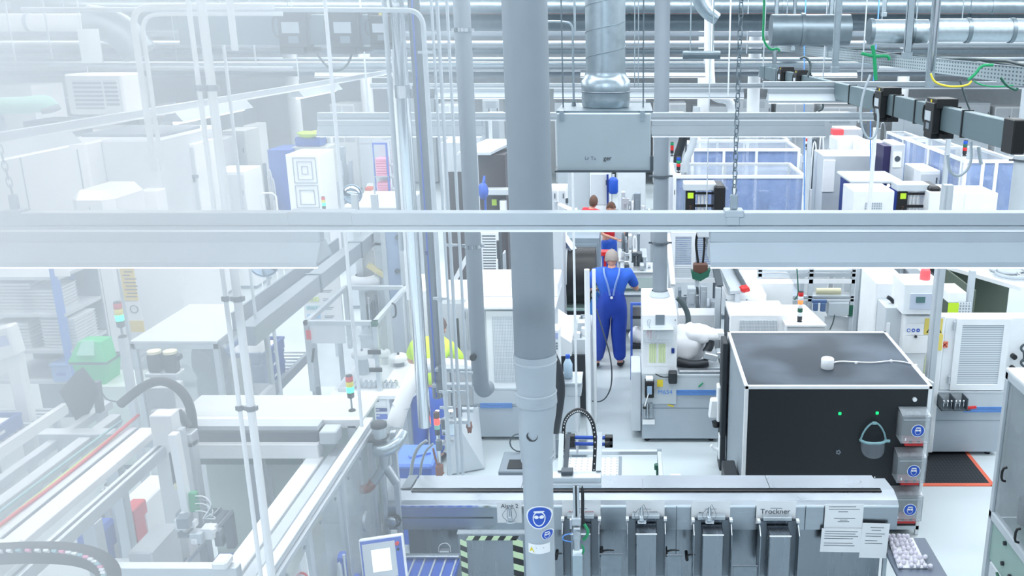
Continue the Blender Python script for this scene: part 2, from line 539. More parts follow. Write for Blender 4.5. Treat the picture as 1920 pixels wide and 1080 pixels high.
lamp(3.3, xl - 1.5, xl, ZB, 'strip light on the nearest rail, the one left of the big column')
lamp(3.3, xl - 3.1, xl - 1.515, ZB, 'strip light on the nearest rail cut by the left picture edge')
lamp(3.3, xr, xr + 3.0, ZB, 'strip light on the nearest rail reaching the right picture edge')
def chain(p, q, label, link=.03, r=.0023, matn='galv_dark'):
    p, q = Vector(p), Vector(q)
    L = (q - p).length; n = max(3, int(L / link)); t = (q - p) / L
    a = t.orthogonal().normalized(); b = t.cross(a)
    mb = MB()
    for i in range(n):
        c = p + t * (L * (i + .5) / n); s_ = a if i % 2 else b
        h = L / n * .72; wd = h * .42
        pts = [c + t * (h * math.cos(k * PI / 4)) + s_ * (wd * math.sin(k * PI / 4)) for k in range(9)]
        mb.tube(pts, r, 5)
    return solo('chain', label, 'chain', mb, matn, 'hanging chains')
def chain_holder(px, Y, label):
    c = AY(px, 383, Y)
    t = thing('rail_bracket', label, 'bracket')
    part('plate', MB().box(c.x - .035, c.x + .035, Y - .036, Y + .036, ZB + .05, ZB + .075, .003), 'lamp_white', t)
    part('turnbuckle', MB().box(c.x - .014, c.x + .014, Y - .012, Y + .012, ZB + .075, ZB + .13, .004), 'grey', t)
    fin(t)
chain_holder(1376, 3.3, 'small bracket on the near lamp rail right of the column')
cx_ = AY(1376, 383, 3.3).x
chain((cx_, 3.3, ZB + .13), (cx_ + .005, 3.3, 5.2), 'steel chain holding the near lamp rail right of the column')
chain_holder(27, 3.3, 'small bracket on the near lamp rail in the left haze')
cx_ = AY(27, 383, 3.3).x
chain((cx_, 3.3, ZB + .13), (cx_ - .09, 3.3, 5.2), 'steel chain holding the near lamp rail in the left haze')
ROWS = ((7.5, 597, 1640, ((597, 905), (1222, 1545)), 'second'), (11.8, 700, 1470, ((820, 965), (1040, 1392)), 'third'),
        (16.0, 560, 1640, ((600, 760), (1090, 1330), (1420, 1600)), 'fourth'), (20.3, 500, 1800, ((520, 660), (1030, 1180), (1480, 1600)), 'fifth'))
side_ = {0: 'leftmost lamp', 1: 'next lamp to the right', 2: 'third lamp'}
for (Y, a, b, ls, nm) in ROWS:
    zb = 4.0 if Y < 12 else 4.06
    py = 225
    rail(Y, AY(a, py, Y).x, AY(b, py, Y).x, zb, 'pale lamp rail crossing the hall, %s one from the viewer' % nm, .06)
    for i, (u, v) in enumerate(ls):
        lamp(Y, AY(u, py, Y).x, AY(v, py, Y).x, zb, 'strip light on the %s lamp rail, %s' % (nm, side_[i]))
rail(8.4, AY(1430, 170, 8.4).x, AY(1990, 170, 8.4).x, 4.2, 'short pale lamp rail behind the black busbar boxes')
lamp(8.4, AY(1440, 170, 8.4).x, AY(1615, 170, 8.4).x, 4.2, 'strip light behind the perforated tray at upper right')
rail(5.6, AY(1890, 250, 5.6).x, AY(1890, 250, 5.6).x + 1.6, 4.1, 'lamp rail stub behind the black end cap of the busbar')
lamp(5.6, AY(1897, 250, 5.6).x, AY(1897, 250, 5.6).x + 1.2, 4.1, 'strip light behind the black end cap of the busbar')
t = thing('lamp_rail', 'lamp rail running away into the hall through the left haze', 'lamp rail', 'lamp rails across the hall')
p, q = Vector((-4.2, 4.6, 4.02)), Vector((-4.17, 17.5, 4.02))
part('channel', MB().beam(p, q, .06, .06), 'lamp_white', t)
part('lower_lip', MB().beam(p - Vector((0, 0, .035)), q - Vector((0, 0, .035)), .075, .014), 'white', t)
for yy in (5, 9, 13): part('hanger', MB().cyl((-4.18, yy, 4.04), (-4.18, yy, 6.1), .005, n=6), 'lgrey', t)
fin(t)
for i, (y0, y1) in enumerate(((5.2, 6.8), (8.4, 10.0), (11.6, 13.2))):
    t = thing('strip_luminaire', ('nearest', 'middle', 'farthest')[i] + ' strip light on the rail that recedes through the left haze', 'strip light', 'strip lights hung across the hall')
    part('reflector', MB().prism([(-4.22, y0, 3.985), (-4.15, y0, 3.985), (-4.08, y0, 3.9), (-4.29, y0, 3.9)], (0, y1 - y0, 0)), 'lamp_white', t)
    part('light_tube', MB().cyl((-4.18, y0 + .03, 3.885), (-4.18, y1 - .03, 3.885), .018, n=8), 'tube', t)
    fin(t)

t = thing('air_plenum', 'grey sheet metal air box hanging beside the column', 'air box')
x0, x1, z0, z1 = ext(1044, 1220, 213, 320, 5.0)
part('box', MB().box(x0, x1, 5.0, 5.62, z0, z1, .004), 'plenum', t)
b = MB()
b.box(x0 - .014, x1 + .014, 4.985, 5.635, z0 - .008, z0 + .003)
b.box(x1 - .002, x1 + .016, 4.99, 5.0, z0, z0 + .08)
part('bottom_flange', b, 'dgrey', t)
part('top_flange', MB().box(x0 - .004, x1 + .012, 5.05, 5.63, z1, z1 + .01), 'galv_dark', t)
for xx in (x0 + .03, x1 - .045):
    part('hanger_strap', MB().box(xx - .012, xx + .012, 4.993, 5.003, z1 - .04, z1 + .012).box(xx - .012, xx + .012, 4.995, 5.06, z1 + .012, z1 + .016), 'galv', t)
for i, (tx, px) in enumerate((('Lr Tu', 1107), ('ger', 1139))):
    text(tx, .034 if i else .028, AY(px, 297, 4.998), t, 'mgrey' if i == 0 else 'charcoal', name='handwriting')
fin(t)
DX, DY = (x0 + x1) / 2 + .005, 5.32
t = thing('spiral_duct', 'shiny spiral duct dropping into the grey air box', 'duct')
zc = z1 + .01
b = MB().lathe([(0.128, 0), (.136, .01), (.14, .05), (.138, .085), (.14, .09), (.14, .15), (.125, .165), (.118, .185), (.118, .2)], (DX, DY, zc), 28)
part('collar', b, 'galv', t)
part('collar_bead', MB().lathe([(.14, 0), (.144, .004), (.14, .008)], (DX, DY, zc + .083), 28), 'steel_dark', t)
part('pipe', MB().lathe([(.113, 0), (.113, 1.6)], (DX, DY, zc + .19), 32), 'galv', t)
sp = []
for i in range(240):
    a = 2 * PI * i / 24
    sp.append((DX + .1135 * math.cos(a), DY + .1135 * math.sin(a), zc + .2 + i * .0058))
part('seam', MB().tube(sp, .0022, 4), 'galv_dark', t)
fin(t)
def rod(px, py, Y, z1_, r, label, name='hanging_rod', cat='rod', m='galv', z0_=None, lean=None, n=8, clamps=()):
    """vertical rod seen at px (on row py); from z0_ up to z1_"""
    c = AY(px, py, Y); z0_ = c.z if z0_ is None else z0_
    t = thing(name, label, cat)
    part('tube' if r > .012 else 'shaft', MB().cyl((c.x, Y, z0_), (c.x, Y, z1_), r, n=n), m, t)
    for zz in clamps:
        part('clamp', MB().cyl((c.x, Y, zz - .012), (c.x, Y, zz + .012), r * 1.18, n=n).box(c.x - r * 1.6, c.x + r * 1.6, Y - .008, Y + .008, zz - .01, zz + .01), 'steel_dark', t)
    fin(t); return c
rod(1056, 205, 5.3, 5.9, .004, 'thin threaded rod holding the left side of the grey air box', m='galv_dark')
rod(1206, 205, 5.3, 5.9, .004, 'thin threaded rod holding the right side of the grey air box', m='galv_dark')
t = thing('conduit_bend', 'bent grey conduit entering the air box top', 'conduit')
a0 = AY(1020, 40, 5.4); a1 = AY(1072, 48, 5.4); a2 = AY(1076, 205, 5.4)
part('tube', MB().tube([a0, (a1.x - .06, 5.4, a0.z), (a2.x, 5.4, a0.z - .01), (a2.x, 5.4, a0.z - .1), a2], .0065, 8, smooth=2), 'galv', t)
part('gland', MB().cyl(a2, a2 + Vector((0, 0, .045)), .017, .01, n=10), 'mgrey', t)
fin(t)

CYL_Y = 4.3
t = thing('column', 'thick grey round pipe column standing in the middle of view', 'column')
cX = AY(985, 60, CYL_Y).x
zj = AY(985, 668, 4.3).z
part('upper_pipe', MB().lathe([(.104, zj), (.104, 5.9)], (cX, CYL_Y, 0), 36), 'column', t)
part('hose_section', MB().lathe([(.106, zj + .02), (.109, zj), (.106, zj - .07), (.103, zj - .12), (.1, zj - .17), (.104, zj - .2), (.107, zj - .25)], (cX, CYL_Y, 0), 30), 'hosing', t)
lx = AY(1009, 900, CYL_Y).x
zz = zj - .24
part('elbow', MB().tube([(cX, CYL_Y, zz + .02), (cX + .006, CYL_Y, zz - .05), (lx - .004, CYL_Y - .01, zz - .16), (lx, CYL_Y - .01, zz - .34)], lambda f: .106 - .026 * f, 28, smooth=2), 'hosing', t)
part('lower_pipe', MB().lathe([(.079, 0), (.079, zz - .33)], (lx, CYL_Y - .01, 0), 32), 'hosing', t)
b = MB()
for k, (zr, rr) in enumerate(((zj - .02, .108), (zj - .19, .103), (zz - .3, .086), (zz - .33, .083))):
    b.lathe([(rr, zr - .006), (rr + .004, zr), (rr, zr + .006)], (cX if k < 2 else lx, CYL_Y, 0), 30)
part('bead', b, 'lgrey', t)
pk = AY(998, 821, 4.2)
part('inspection_plug', MB().lathe([(.03, -.01), (.033, .02), (.026, .035), (.024, .028), (0, .026)], (pk.x, 4.235, pk.z), 18, (0, -1, .25)), 'charcoal', t)
fin(t)

def round_sign(px, py, rpx, Y, cx0, cy0, rc, label, shape='circle'):
    """blue mandatory sign bent round a pipe of radius rc"""
    c = AY(px, py, Y); r = rpx * 4.6 / F
    def wrap(u, v, off):
        a = math.asin(max(-.99, min(.99, (c.x + u - cx0) / (rc + off))))
        return Vector((cx0 + (rc + off) * math.sin(a), cy0 - (rc + off) * math.cos(a), c.z + v))
    def blob(fn, off, n=40, rings=4):
        mb = MB(); vs = [wrap(*fn(0, 0), off)]
        for k in range(1, rings + 1):
            for i in range(n):
                vs.append(wrap(*fn(k / rings, 2 * PI * i / n), off))
        fs = [[0, 1 + i, 1 + (i + 1) % n] for i in range(n)]
        for k in range(1, rings):
            for i in range(n):
                fs.append([1 + (k - 1) * n + i, 1 + (k - 1) * n + (i + 1) % n, 1 + k * n + (i + 1) % n, 1 + k * n + i])
        return mb.add(vs, fs)
    t = thing('safety_sign', label, 'sticker')
    part('white_edge', blob(lambda k, a: (r * k * math.cos(a), r * k * math.sin(a)), .0012), 'paper', t)
    part('blue_disc', blob(lambda k, a: (r * .9 * k * math.cos(a), r * .9 * k * math.sin(a)), .002), 'blue', t)
    def face(s):
        return lambda k, a: (r * s * .46 * k * math.cos(a), r * (s * .66 * k * math.sin(a) * (1.0 if math.sin(a) < 0 else .85)) - r * .05)
    part('face_outline', blob(face(1.06), .0028), 'paper', t)
    part('face', blob(face(.9), .0034), 'blue', t)
    for sx in (-1, 1):
        part('goggle_lens', blob(lambda k, a, sx=sx: (sx * r * .2 + r * .18 * k * math.cos(a), r * .06 + r * .15 * k * math.sin(a)), .004, 16, 2), 'paper', t)
    part('hair', blob(lambda k, a: (r * .43 * k * math.cos(a), r * .5 + r * .1 * k * math.sin(a)), .004, 16, 2), 'paper', t)
    fin(t)
round_sign(1011, 969, 25, 4.22, lx, CYL_Y - .01, .079, 'large blue goggles sign stuck on the pipe column')
round_sign(1026, 1003, 11, 4.22, lx, CYL_Y - .01, .079, 'small blue sign below the large goggles sticker')
t = thing('warning_label', 'small white label with yellow warning triangle on the column', 'sticker')
c = AY(1010, 1030, 4.21)
def wr(u, z, off):
    a = (u) / .079
    return (lx + (.079 + off) * math.sin(a), CYL_Y - .01 - (.079 + off) * math.cos(a), z)
b = MB(); n = 10
vs = []
for i in range(n + 1):
    u = -.058 + .124 * i / n
    vs += [wr(u, c.z - .028, .0015), wr(u, c.z + .028, .0015)]
b.add(vs, [[2 * i, 2 * i + 2, 2 * i + 3, 2 * i + 1] for i in range(n)])
part('panel', b, 'paper', t)
part('triangle', MB().add([wr(-.052, c.z - .02, .0025), wr(-.02, c.z - .02, .0025), wr(-.036, c.z + .014, .0025)], [[0, 1, 2]]), 'yellow', t)
part('print_line', MB().add([wr(-.012, c.z + .005, .0025), wr(.03, c.z + .005, .0025), wr(.03, c.z + .008, .0025), wr(-.012, c.z + .008, .0025)], [[0, 1, 2, 3]]), 'mgrey', t)
fin(t)

t = thing('exhaust_pipe', 'grey pipe left of the column with a black plug near its lower end', 'pipe')
Yp = 5.2
cX2 = AY(868, 60, Yp).x; ze = AY(900, 700, Yp).z
part('pipe', MB().lathe([(.047, ze), (.047, 5.9)], (cX2, Yp, 0), 24), 'column', t)
part('end_bend', MB().tube([(cX2, Yp, ze + .02), (cX2, Yp + .01, ze - .07), (cX2 + .01, Yp + .06, ze - .14), (cX2 + .02, Yp + .14, ze - .15)], lambda f: .049, 20, smooth=2), 'column', t)
for py in (56, 461):
    zc2 = AY(868, py, Yp).z
    part('clamp', MB().cyl((cX2, Yp, zc2 - .01), (cX2, Yp, zc2 + .01), .051, n=24).box(cX2 - .065, cX2 + .065, Yp - .01, Yp + .01, zc2 - .008, zc2 + .008), 'chrome', t)
pz = AY(888, 668, Yp - .04)
part('plug', MB().cyl((pz.x, Yp - .03, pz.z), (pz.x, Yp - .07, pz.z), .02, n=14), 'black', t)
fin(t)
c = rod(1237, 545, 10.6, 5.9, .087, 'grey vertical pipe rising from the white robot cabinet', 'exhaust_pipe', 'pipe', 'column', z0_=1.56, n=28, clamps=(AY(1237, 330, 10.6).z, AY(1237, 455, 10.6).z))
rod(1896, 500, 11.2, 6.0, .115, 'wide pale vertical pipe near the right picture edge', 'exhaust_pipe', 'pipe', 'lgrey', z0_=AY(1895, 512, 11.2).z, n=24, clamps=(AY(1895, 300, 11.2).z,))

for (px, r, zb_, lab, m_) in ((770, .034, 800, 'polished steel pipe ending low behind the green-shirted worker', 'chrome'),
                           (800, .03, 745, 'blue-grey steel pipe right of the polished one', 'steel_dark'),
                           (748, .013, 470, 'thin pale conduit left of the polished steel pipe', 'lgrey')):
    Y = 4.6 if px == 770 else 4.8
    cc = AY(px, 400, Y)
    zl = AY(px, zb_, Y).z
    t = thing('vertical_pipe', lab, 'pipe')
    part('pipe', MB().lathe([(r * .9, zl), (r, zl + .002), (r, 5.9)], (cc.x, Y, 0), 22), m_, t)
    zz_ = AY(px, 172, Y).z
    part('coupling', MB().lathe([(r * 1.12, zz_ - .03), (r * 1.12, zz_ + .03)], (cc.x, Y, 0), 22), m_, t)
    fin(t)
t = thing('lagged_pipe', 'pale duct section behind the steel pipes, left of the column', 'pipe')
cc = AY(757, 300, 5.4)
part('pipe', MB().lathe([(.038, AY(757, 560, 5.4).z), (.038, AY(757, 168, 5.4).z)], (cc.x, 5.4, 0), 20), 'white', t)
part('stub', MB().lathe([(.03, AY(757, 168, 5.4).z), (.03, 5.9)], (cc.x, 5.4, 0), 18), 'lgrey', t)
fin(t)
t = thing('air_line', 'thin blue compressed air line running down between the pipes', 'hose')
part('tube', MB().cyl((AY(797, 400, 4.75).x, 4.75, AY(797, 745, 4.75).z), (AY(797, 400, 4.75).x, 4.75, 5.9), .0045, n=8), 'blue', t)
part('fitting', MB().cyl((AY(800, 475, 4.75).x, 4.75, AY(800, 478, 4.75).z), (AY(800, 475, 4.75).x, 4.75, AY(800, 470, 4.75).z), .009, n=8), 'dblue', t)
fin(t)
def bend_conduit(px, Yc, py_top, py_bot, side, L, r, label, m_='lgrey', clamps=()):
    a = AY(px, (py_top + py_bot) / 2, Yc)
    zt, zb_ = AY(px, py_top, Yc).z, AY(px, py_bot, Yc).z
    t = thing('conduit', label, 'conduit')
    k = .09
    pts = [(a.x + side * L, Yc, zt), (a.x + side * k, Yc, zt), (a.x + side * k * .3, Yc, zt - k * .1), (a.x, Yc, zt - k * .6), (a.x, Yc, zt - k * 1.2), (a.x, Yc, zb_)]
    part('tube', MB().tube(pts, r, 10, smooth=2), m_, t)
    for py in clamps:
        zc3 = AY(px, py, Yc).z
        part('clamp', MB().cyl((a.x, Yc, zc3 - .008), (a.x, Yc, zc3 + .008), r * 1.35, n=10).box(a.x - .035, a.x + .035, Yc, Yc + .012, zc3 - .006, zc3 + .006), 'alu', t)
    fin(t)
bend_conduit(818, 4.5, 18, 890, -1, 1.9, .012, 'bent conduit arching over from the left and down beside the column', clamps=(98, 560, 735, 765))
bend_conduit(842, 4.6, -60, 890, -1, .3, .009, 'thin conduit between the arching conduit and the grey pipe', clamps=(460, 735))
bend_conduit(832, 4.55, -60, 890, -1, .3, .007, 'thinnest conduit beside the arching conduit')
bend_conduit(857, 4.7, -60, 800, -1, .3, .008, 'slim grey tube just left of the grey exhaust pipe', clamps=(700,))
bend_conduit(268, 4.0, 12, 320, 1, .6, .013, 'outer of two bent conduits in the left haze', 'white')
bend_conduit(284, 4.0, 26, 320, 1, .6, .009, 'inner of two bent conduits in the left haze', 'white')
for (px, pb, Yq, r, lab) in ((360, 1080, 3.7, .010, 'left tube of the white conduit pair in the haze'), (384, 1080, 3.7, .018, 'right tube of the white conduit pair in the haze'),
                         (437, 95, 3.9, .014, 'short white profile hanging in the left haze')):
    top = AY(px, 60, Yq)
    rod(px, 60, Yq, 5.9, r, lab, 'conduit', 'conduit', 'white', z0_=AY(px, pb, Yq).z if pb < 1000 else 1.6, n=12,
        clamps=(AY(px, 165, Yq).z, AY(px, 560, Yq).z, AY(px, 765, Yq).z) if pb > 1000 else ())
rod(635, 300, 4.2, 5.9, .0085, 'thin white rod passing in front of the blue cabinet', 'conduit', 'conduit', 'white', z0_=AY(690, 800, 4.2).z, n=10)
rod(1080, 700, 6.4, 4.0, .009, 'thin white upright tube right of the column', 'conduit', 'conduit', 'white', z0_=AY(1090, 850, 6.4).z, n=10)
rod(1078, 60, 7.2, 5.9, .009, 'thin grey rod above the air box', m='galv')
for i, (px, Yq) in enumerate(((1190, 6.0), (1197, 6.2))):
    rod(px, 100, Yq, 5.9, .0035, ('left' if i == 0 else 'right') + ' of two thin rods right of the spiral duct', m='galv', z0_=AY(px, 165, Yq).z)

def busbar(p, q, w_, h_, label, joints, caps=None):
    t = thing('busbar_trunking', label, 'busbar')
    p, q = Vector(p), Vector(q); d = (q - p)
    part('casing', MB().beam(p, q, w_, h_, c=.004), 'mgreyblue', t)
    for f in joints:
        c_ = p + d * f; u = d.normalized() * .008
        part('joint_band', MB().beam(c_ - u, c_ + u, w_ + .012, h_ + .012), 'black' if f < .7 else 'galv_dark', t)
    if caps:
        u = d.normalized() * caps
        part('end_cap', MB().beam(p - u * .2, p + u, w_ + .016, h_ + .03, c=.006), 'black', t)
    fin(t)
mat('mgreyblue', (106, 125, 131), .42, metal=.35, var=.08)
bp, bq = Vector((2.02, 4.75, 4.17)), Vector((1.73, 12.2, 4.19))
busbar(bp, bq, .055, .15, 'grey busbar trunking receding at upper right with a black end cap', (.09, .2, .26, .42, .5, .7, .85, .95), .11)
def tapoff(c, dirv, s, label, hazy=False):
    """black plug-in box clamped over a busbar; dirv = along the bar"""
    t = thing('tap_off_box', label, 'tap-off box', 'black tap-off boxes on the busbars')
    d = Vector(dirv).normalized(); n = Vector((d.y, -d.x, 0)); u = Vector((0, 0, 1)); c = Vector(c)
    def bx(o, l, wd, h, ch=.004):
        return MB().obox(c + d * o[0] * s + n * o[1] * s + u * o[2] * s, d * l / 2 * s, n * wd / 2 * s, u * h / 2 * s, ch)
    body = bx((0, -.0, .085), .17, .13, .06)
    body.obox(c + n * -.055 * s, d * .075 * s, n * .022 * s, u * .09 * s, .004)
    body.obox(c + n * .055 * s, d * .055 * s, n * .022 * s, u * .09 * s, .004)
    part('body', body, 'black', t)
    lo = bx((.015, 0, -.1), .13, .14, .05)
    part('foot', lo, 'black', t)
    part('rating_plate', MB().obox(c + n * -.079 * s + u * .01 * s + d * .01 * s, d * .045 * s, n * .002 * s, u * .028 * s), 'lgrey', t)
    part('window', MB().obox(c + n * -.079 * s + u * -.05 * s, d * .025 * s, n * .002 * s, u * .018 * s), 'mgrey', t)
    part('sticker', MB().obox(c + n * -.068 * s + u * .092 * s, d * .01 * s, n * .001 * s, u * .014 * s), 'yellow', t)
    hp = [c + n * -.07 * s + d * .085 * s + u * z * s for z in (.06, .07)]
    part('handle', MB().tube([c + n * -.07 * s + d * .06 * s + u * .07 * s, c + n * -.075 * s + d * .1 * s + u * .065 * s, c + n * -.075 * s + d * .1 * s + u * -.03 * s, c + n * -.07 * s + d * .06 * s + u * -.04 * s], .006 * s, 6, smooth=1), 'black', t)
    part('latch', MB().obox(c + n * .06 * s - d * .09 * s + u * .06 * s, d * .03 * s, n * .012 * s, u * .012 * s, .002).obox(c - d * .08 * s + u * -.1 * s, d * .03 * s, n * .03 * s, u * .012 * s, .002), 'black', t)
    fin(t)
dv = (bq - bp).normalized(); nv = Vector((-1, -.05, 0))
for (px, lab) in ((1764, 'largest black tap-off box, nearest the busbar end cap'), (1664, 'second largest black tap-off box along the receding busbar'),
                  (1504, 'right one of the two small black boxes far along the busbar'), (1474, 'farthest small black box on the receding busbar')):
    best = min((abs((CX + F * (bp + (bq - bp) * (i / 400)).x / ((bp + (bq - bp) * (i / 400)).y * _c + (H - (bp + (bq - bp) * (i / 400)).z) * _s)) - px), i) for i in range(401))[1]
    tapoff(bp + (bq - bp) * (best / 400), dv, 1.05, lab)
Yb = 5.0
lx0, lx1 = AY(338, 55, Yb).x, AY(742, 55, Yb).x
zb1, zb0 = AY(600, 27, Yb).z, AY(600, 84, Yb).z
busbar((lx1, Yb, (zb0 + zb1) / 2), (lx0, Yb, (zb0 + zb1) / 2), .055, zb1 - zb0, 'grey busbar trunking crossing behind the conduits in the left haze', (.1, .25, .4, .9), .0)
for (px, lab) in ((558, 'largest dark tap-off box on the busbar in the left haze'), (654, 'middle dark tap-off box on the busbar in the left haze'), (720, 'smallest dark tap-off box beside the polished pipe')):
    tapoff((AY(px, 55, Yb).x, Yb, (zb0 + zb1) / 2), (-1, 0, 0), 1.0 if px < 700 else .8, lab)
def hose(pts, r, label, m_='hose_l', name='cable', cat='cable', n=8, sm=2, parts=()):
    return solo(name, label, cat, MB().tube(pts, r, n, smooth=sm), m_)
def pxpts(l, Y):
    return [AY(a, b, (c[0] if c else Y)) for (a, b, *c) in l]
hose(pxpts([(1632, 140), (1618, 175), (1612, 215), (1618, 248), (1632, 264), (1644, 250), (1647, 222), (1645, 205)], 6.2), .008, 'grey cable loop hanging from the busbar, left of the biggest boxes')
hose(pxpts([(1820, 265), (1822, 300), (1812, 322), (1795, 332), (1780, 322), (1776, 290)], 5.2), .009, 'grey cable loop hanging under the busbar near its end cap')
hose(pxpts([(1835, 275), (1838, 300), (1840, 308)], 5.6), .012, 'short grey hose end under the busbar')
hose(pxpts([(590, 95), (608, 120), (625, 134), (645, 130), (657, 112), (660, 95)], 5.0), .006, 'grey cable looping under the hazy busbar boxes', 'hose')
hose(pxpts([(1514, 145), (1522, 120), (1510, 105), (1500, 110)], 9), .012, 'dark cable curling at the far busbar boxes', 'hose')
hose(pxpts([(1535, 180), (1544, 195), (1542, 205), (1534, 208)], 9), .012, 'dark cable loop below the far busbar boxes', 'hose')
hose(pxpts([(1745, 138), (1750, 152), (1765, 160), (1790, 163), (1815, 160), (1822, 152)], 5.6), .006, 'yellow cable sagging under the perforated tray', 'yellow')
hose(pxpts([(1800, 150), (1812, 190), (1822, 215)], 5.8), .006, 'dark cable dropping from the tray to the busbar', 'hose')
hose(pxpts([(1826, 152), (1840, 160), (1870, 163), (1900, 160)], 6), .005, 'green cable under the right end of the tray', 'green')
hose(pxpts([(1876, 145), (1886, 160), (1905, 170), (1908, 165)], 5.6), .008, 'dark green cable hooked out of the tray', 'dgreen')
hose(pxpts([(1433, -10), (1432, 40), (1430, 75), (1445, 95), (1458, 90), (1462, 96)], 8), .01, 'green cable falling from above onto the tray', 'green')
hose(pxpts([(1636, 85), (1640, 110), (1642, 150)], 6.6), .014, 'green cable bundle tied to the middle of the tray', 'green')
hose(pxpts([(1615, 100), (1640, 106), (1665, 104), (1668, 112)], 6.6), .012, 'green cable tied across the tray', 'green')
hose(pxpts([(1815, 150), (1828, 140), (1840, 122), (1862, 122)], 6.0), .010, 'green cable arc at the right end of the tray', 'green')

t = thing('cable_tray', 'perforated steel cable tray receding above the busbar at upper right', 'cable tray')
tp, tq = Vector((2.98, 5.0, 4.365)), Vector((2.5, 16.2, 4.44))
d = tq - tp; nn = Vector((d.y, -d.x, 0)).normalized()
part('side_wall', MB().beam(tp, tq, .006, .125), 'perf_tray', t)
part('side_wall', MB().beam(tp + nn * .3, tq + nn * .3, .006, .1), 'perf_tray', t)
part('bed', MB().beam(tp + nn * .15 - Vector((0, 0, .05)), tq + nn * .15 - Vector((0, 0, .05)), .3, .005), 'perf_tray', t)
part('rim', MB().beam(tp + Vector((0, 0, .065)), tq + Vector((0, 0, .065)), .016, .006), 'galv', t)
fin(t)
b = MB()
rr_ = random.Random(3)
for k in range(7):
    o = nn * (.04 + .035 * k)
    b.tube([tp + (tq - tp) * f + o + Vector((rr_.uniform(-.01, .01), 0, -.02 + .05 * rr_.random() + .03 * (k % 3))) for f in [i / 14 for i in range(15)]], .014, 6)
solo('cable_bundle', 'dark cables lying along the perforated tray', 'cables', b, 'hose')
def strut(px, pyb, Y, w_, label, m_='galv'):
    a = AY(px, pyb, Y)
    t = thing('ceiling_hanger', label, 'hanger', 'steel hangers above the tray')
    b = MB().box(a.x - w_ / 2, a.x - w_ / 2 + .004, Y, Y + .04, a.z, 5.9).box(a.x + w_ / 2 - .004, a.x + w_ / 2, Y, Y + .04, a.z, 5.9).box(a.x - w_ / 2, a.x + w_ / 2, Y, Y + .005, a.z, 5.9)
    part('channel', b, m_, t)
    part('foot_bracket', MB().box(a.x - w_ * .6, a.x + w_ * .6, Y - .01, Y + .06, a.z - .02, a.z + .03, .002), 'galv', t)
    fin(t)
for (px, pyb, Y, w_, lab) in ((1452, 125, 11.5, .05, 'leftmost steel hanger above the far busbar boxes'), (1487, 92, 14, .05, 'second steel hanger from the left above the tray'),
                              (1555, 92, 11, .05, 'steel hanger left of the pair above the tray'), (1566, 132, 8.2, .052, 'longer steel hanger reaching below the tray'),
                              (1702, 105, 7.6, .06, 'steel hanger between the tray and the big duct'), (1658, 28, 12, .05, 'short steel hanger above the big duct')):
    strut(px, pyb, Y, w_, lab)
t = thing('ceiling_hanger', 'round shiny hanger post in front of the tray', 'hanger')
a = AY(1745, 165, 6.4); e = AY(1749, 135, 6.3)
part('post', MB().box(a.x - .03, a.x + .02, 6.4, 6.44, a.z, 5.9), 'galv', t)
part('tube', MB().lathe([(.017, e.z), (.019, e.z + .01), (.019, 5.9)], (e.x + .008, 6.36, 0), 14), 'chrome', t)
fin(t)

def hduct(Y, x0, x1, z, r, label, clamps=(), m_='galv', n=26, cap=True):
    t = thing('ventilation_duct', label, 'duct')
    for f in (.2, .8): part('hanger', MB().cyl((x0 + (x1 - x0) * f, Y, z), (x0 + (x1 - x0) * f, Y, 6.1), .006, n=6), 'galv', t)
    part('pipe', MB().cyl((x0, Y, z), (x1, Y, z), r, n=n), m_, t)
    for f in clamps:
        x = x0 + (x1 - x0) * f
        part('clamp', MB().cyl((x - .02, Y, z), (x + .02, Y, z), r * 1.08, n=n), 'galv_dark', t)
    fin(t); return t
zz = AY(1700, 57, 9.5).z
hduct(9.5, AY(1755, 57, 9.5).x, AY(1990, 57, 9.5).x, zz, .115, 'big shiny spiral duct at upper right', (.25, .6))
hduct(9.7, AY(1640, 57, 9.5).x, AY(1750, 57, 9.5).x, zz - .01, .12, 'open-ended piece of big duct left of the shiny duct', (.02, .72))
hduct(10.5, AY(1445, 55, 10.5).x, AY(1592, 55, 10.5).x, AY(1500, 56, 10.5).z, .17, 'dark wide duct with a rounded end behind the hangers', (.4,), 'galv_dark')
t = thing('duct_elbow', 'grey duct elbow rising from the dark roof duct', 'duct')
e0, e1, e2 = AY(1302, -30, 8.5), AY(1318, 18, 8.5), AY(1345, 36, 8.5)
part('pipe', MB().tube([e0, e1, e2], lambda f: .075 - .02 * f, 18, smooth=2), 'galv', t)
fin(t)
hduct(15, -9, 9, AY(1100, 42, 15).z, .13, 'long dark duct running across under the roof', (.3, .5, .62, .8), 'galv_dark')
hduct(17, -11, 14, AY(1100, 12, 17).z, .12, 'long duct across the top of the picture', (.35, .55, .7, .9), 'galv_dark')
hduct(21, -14, 16, AY(1100, 22, 21).z, .08, 'dark pipe crossing between the two long roof ducts', (), 'rusty')
hduct(8.4, AY(1280, 110, 8.4).x, AY(1350, 110, 8.4).x, AY(1300, 103, 8.4).z, .035, 'short grey stub duct right of the round pipe', (.1, .9), 'galv_dark')
rng = random.Random(11)
for i, (py, Y, r, m_) in enumerate(((64, 19, .05, 'grey'), (80, 12.5, .025, 'lgrey'), (96, 22, .06, 'galv_dark'), (84, 24, .07, 'lgrey'), (120, 15.5, .04, 'galv'), (111, 26, .06, 'grey'), (128, 20, .05, 'lgrey'), (138, 24, .07, 'mgrey'))):
    a = AY(1100, py, Y)
    hduct(Y, -Y * .72, Y * .46, a.z, r, 'pipe crossing the whole hall under the roof, number %s down from the long dark duct' % ('one', 'two', 'three', 'four', 'five', 'six', 'seven', 'eight')[i], (), m_, 12)
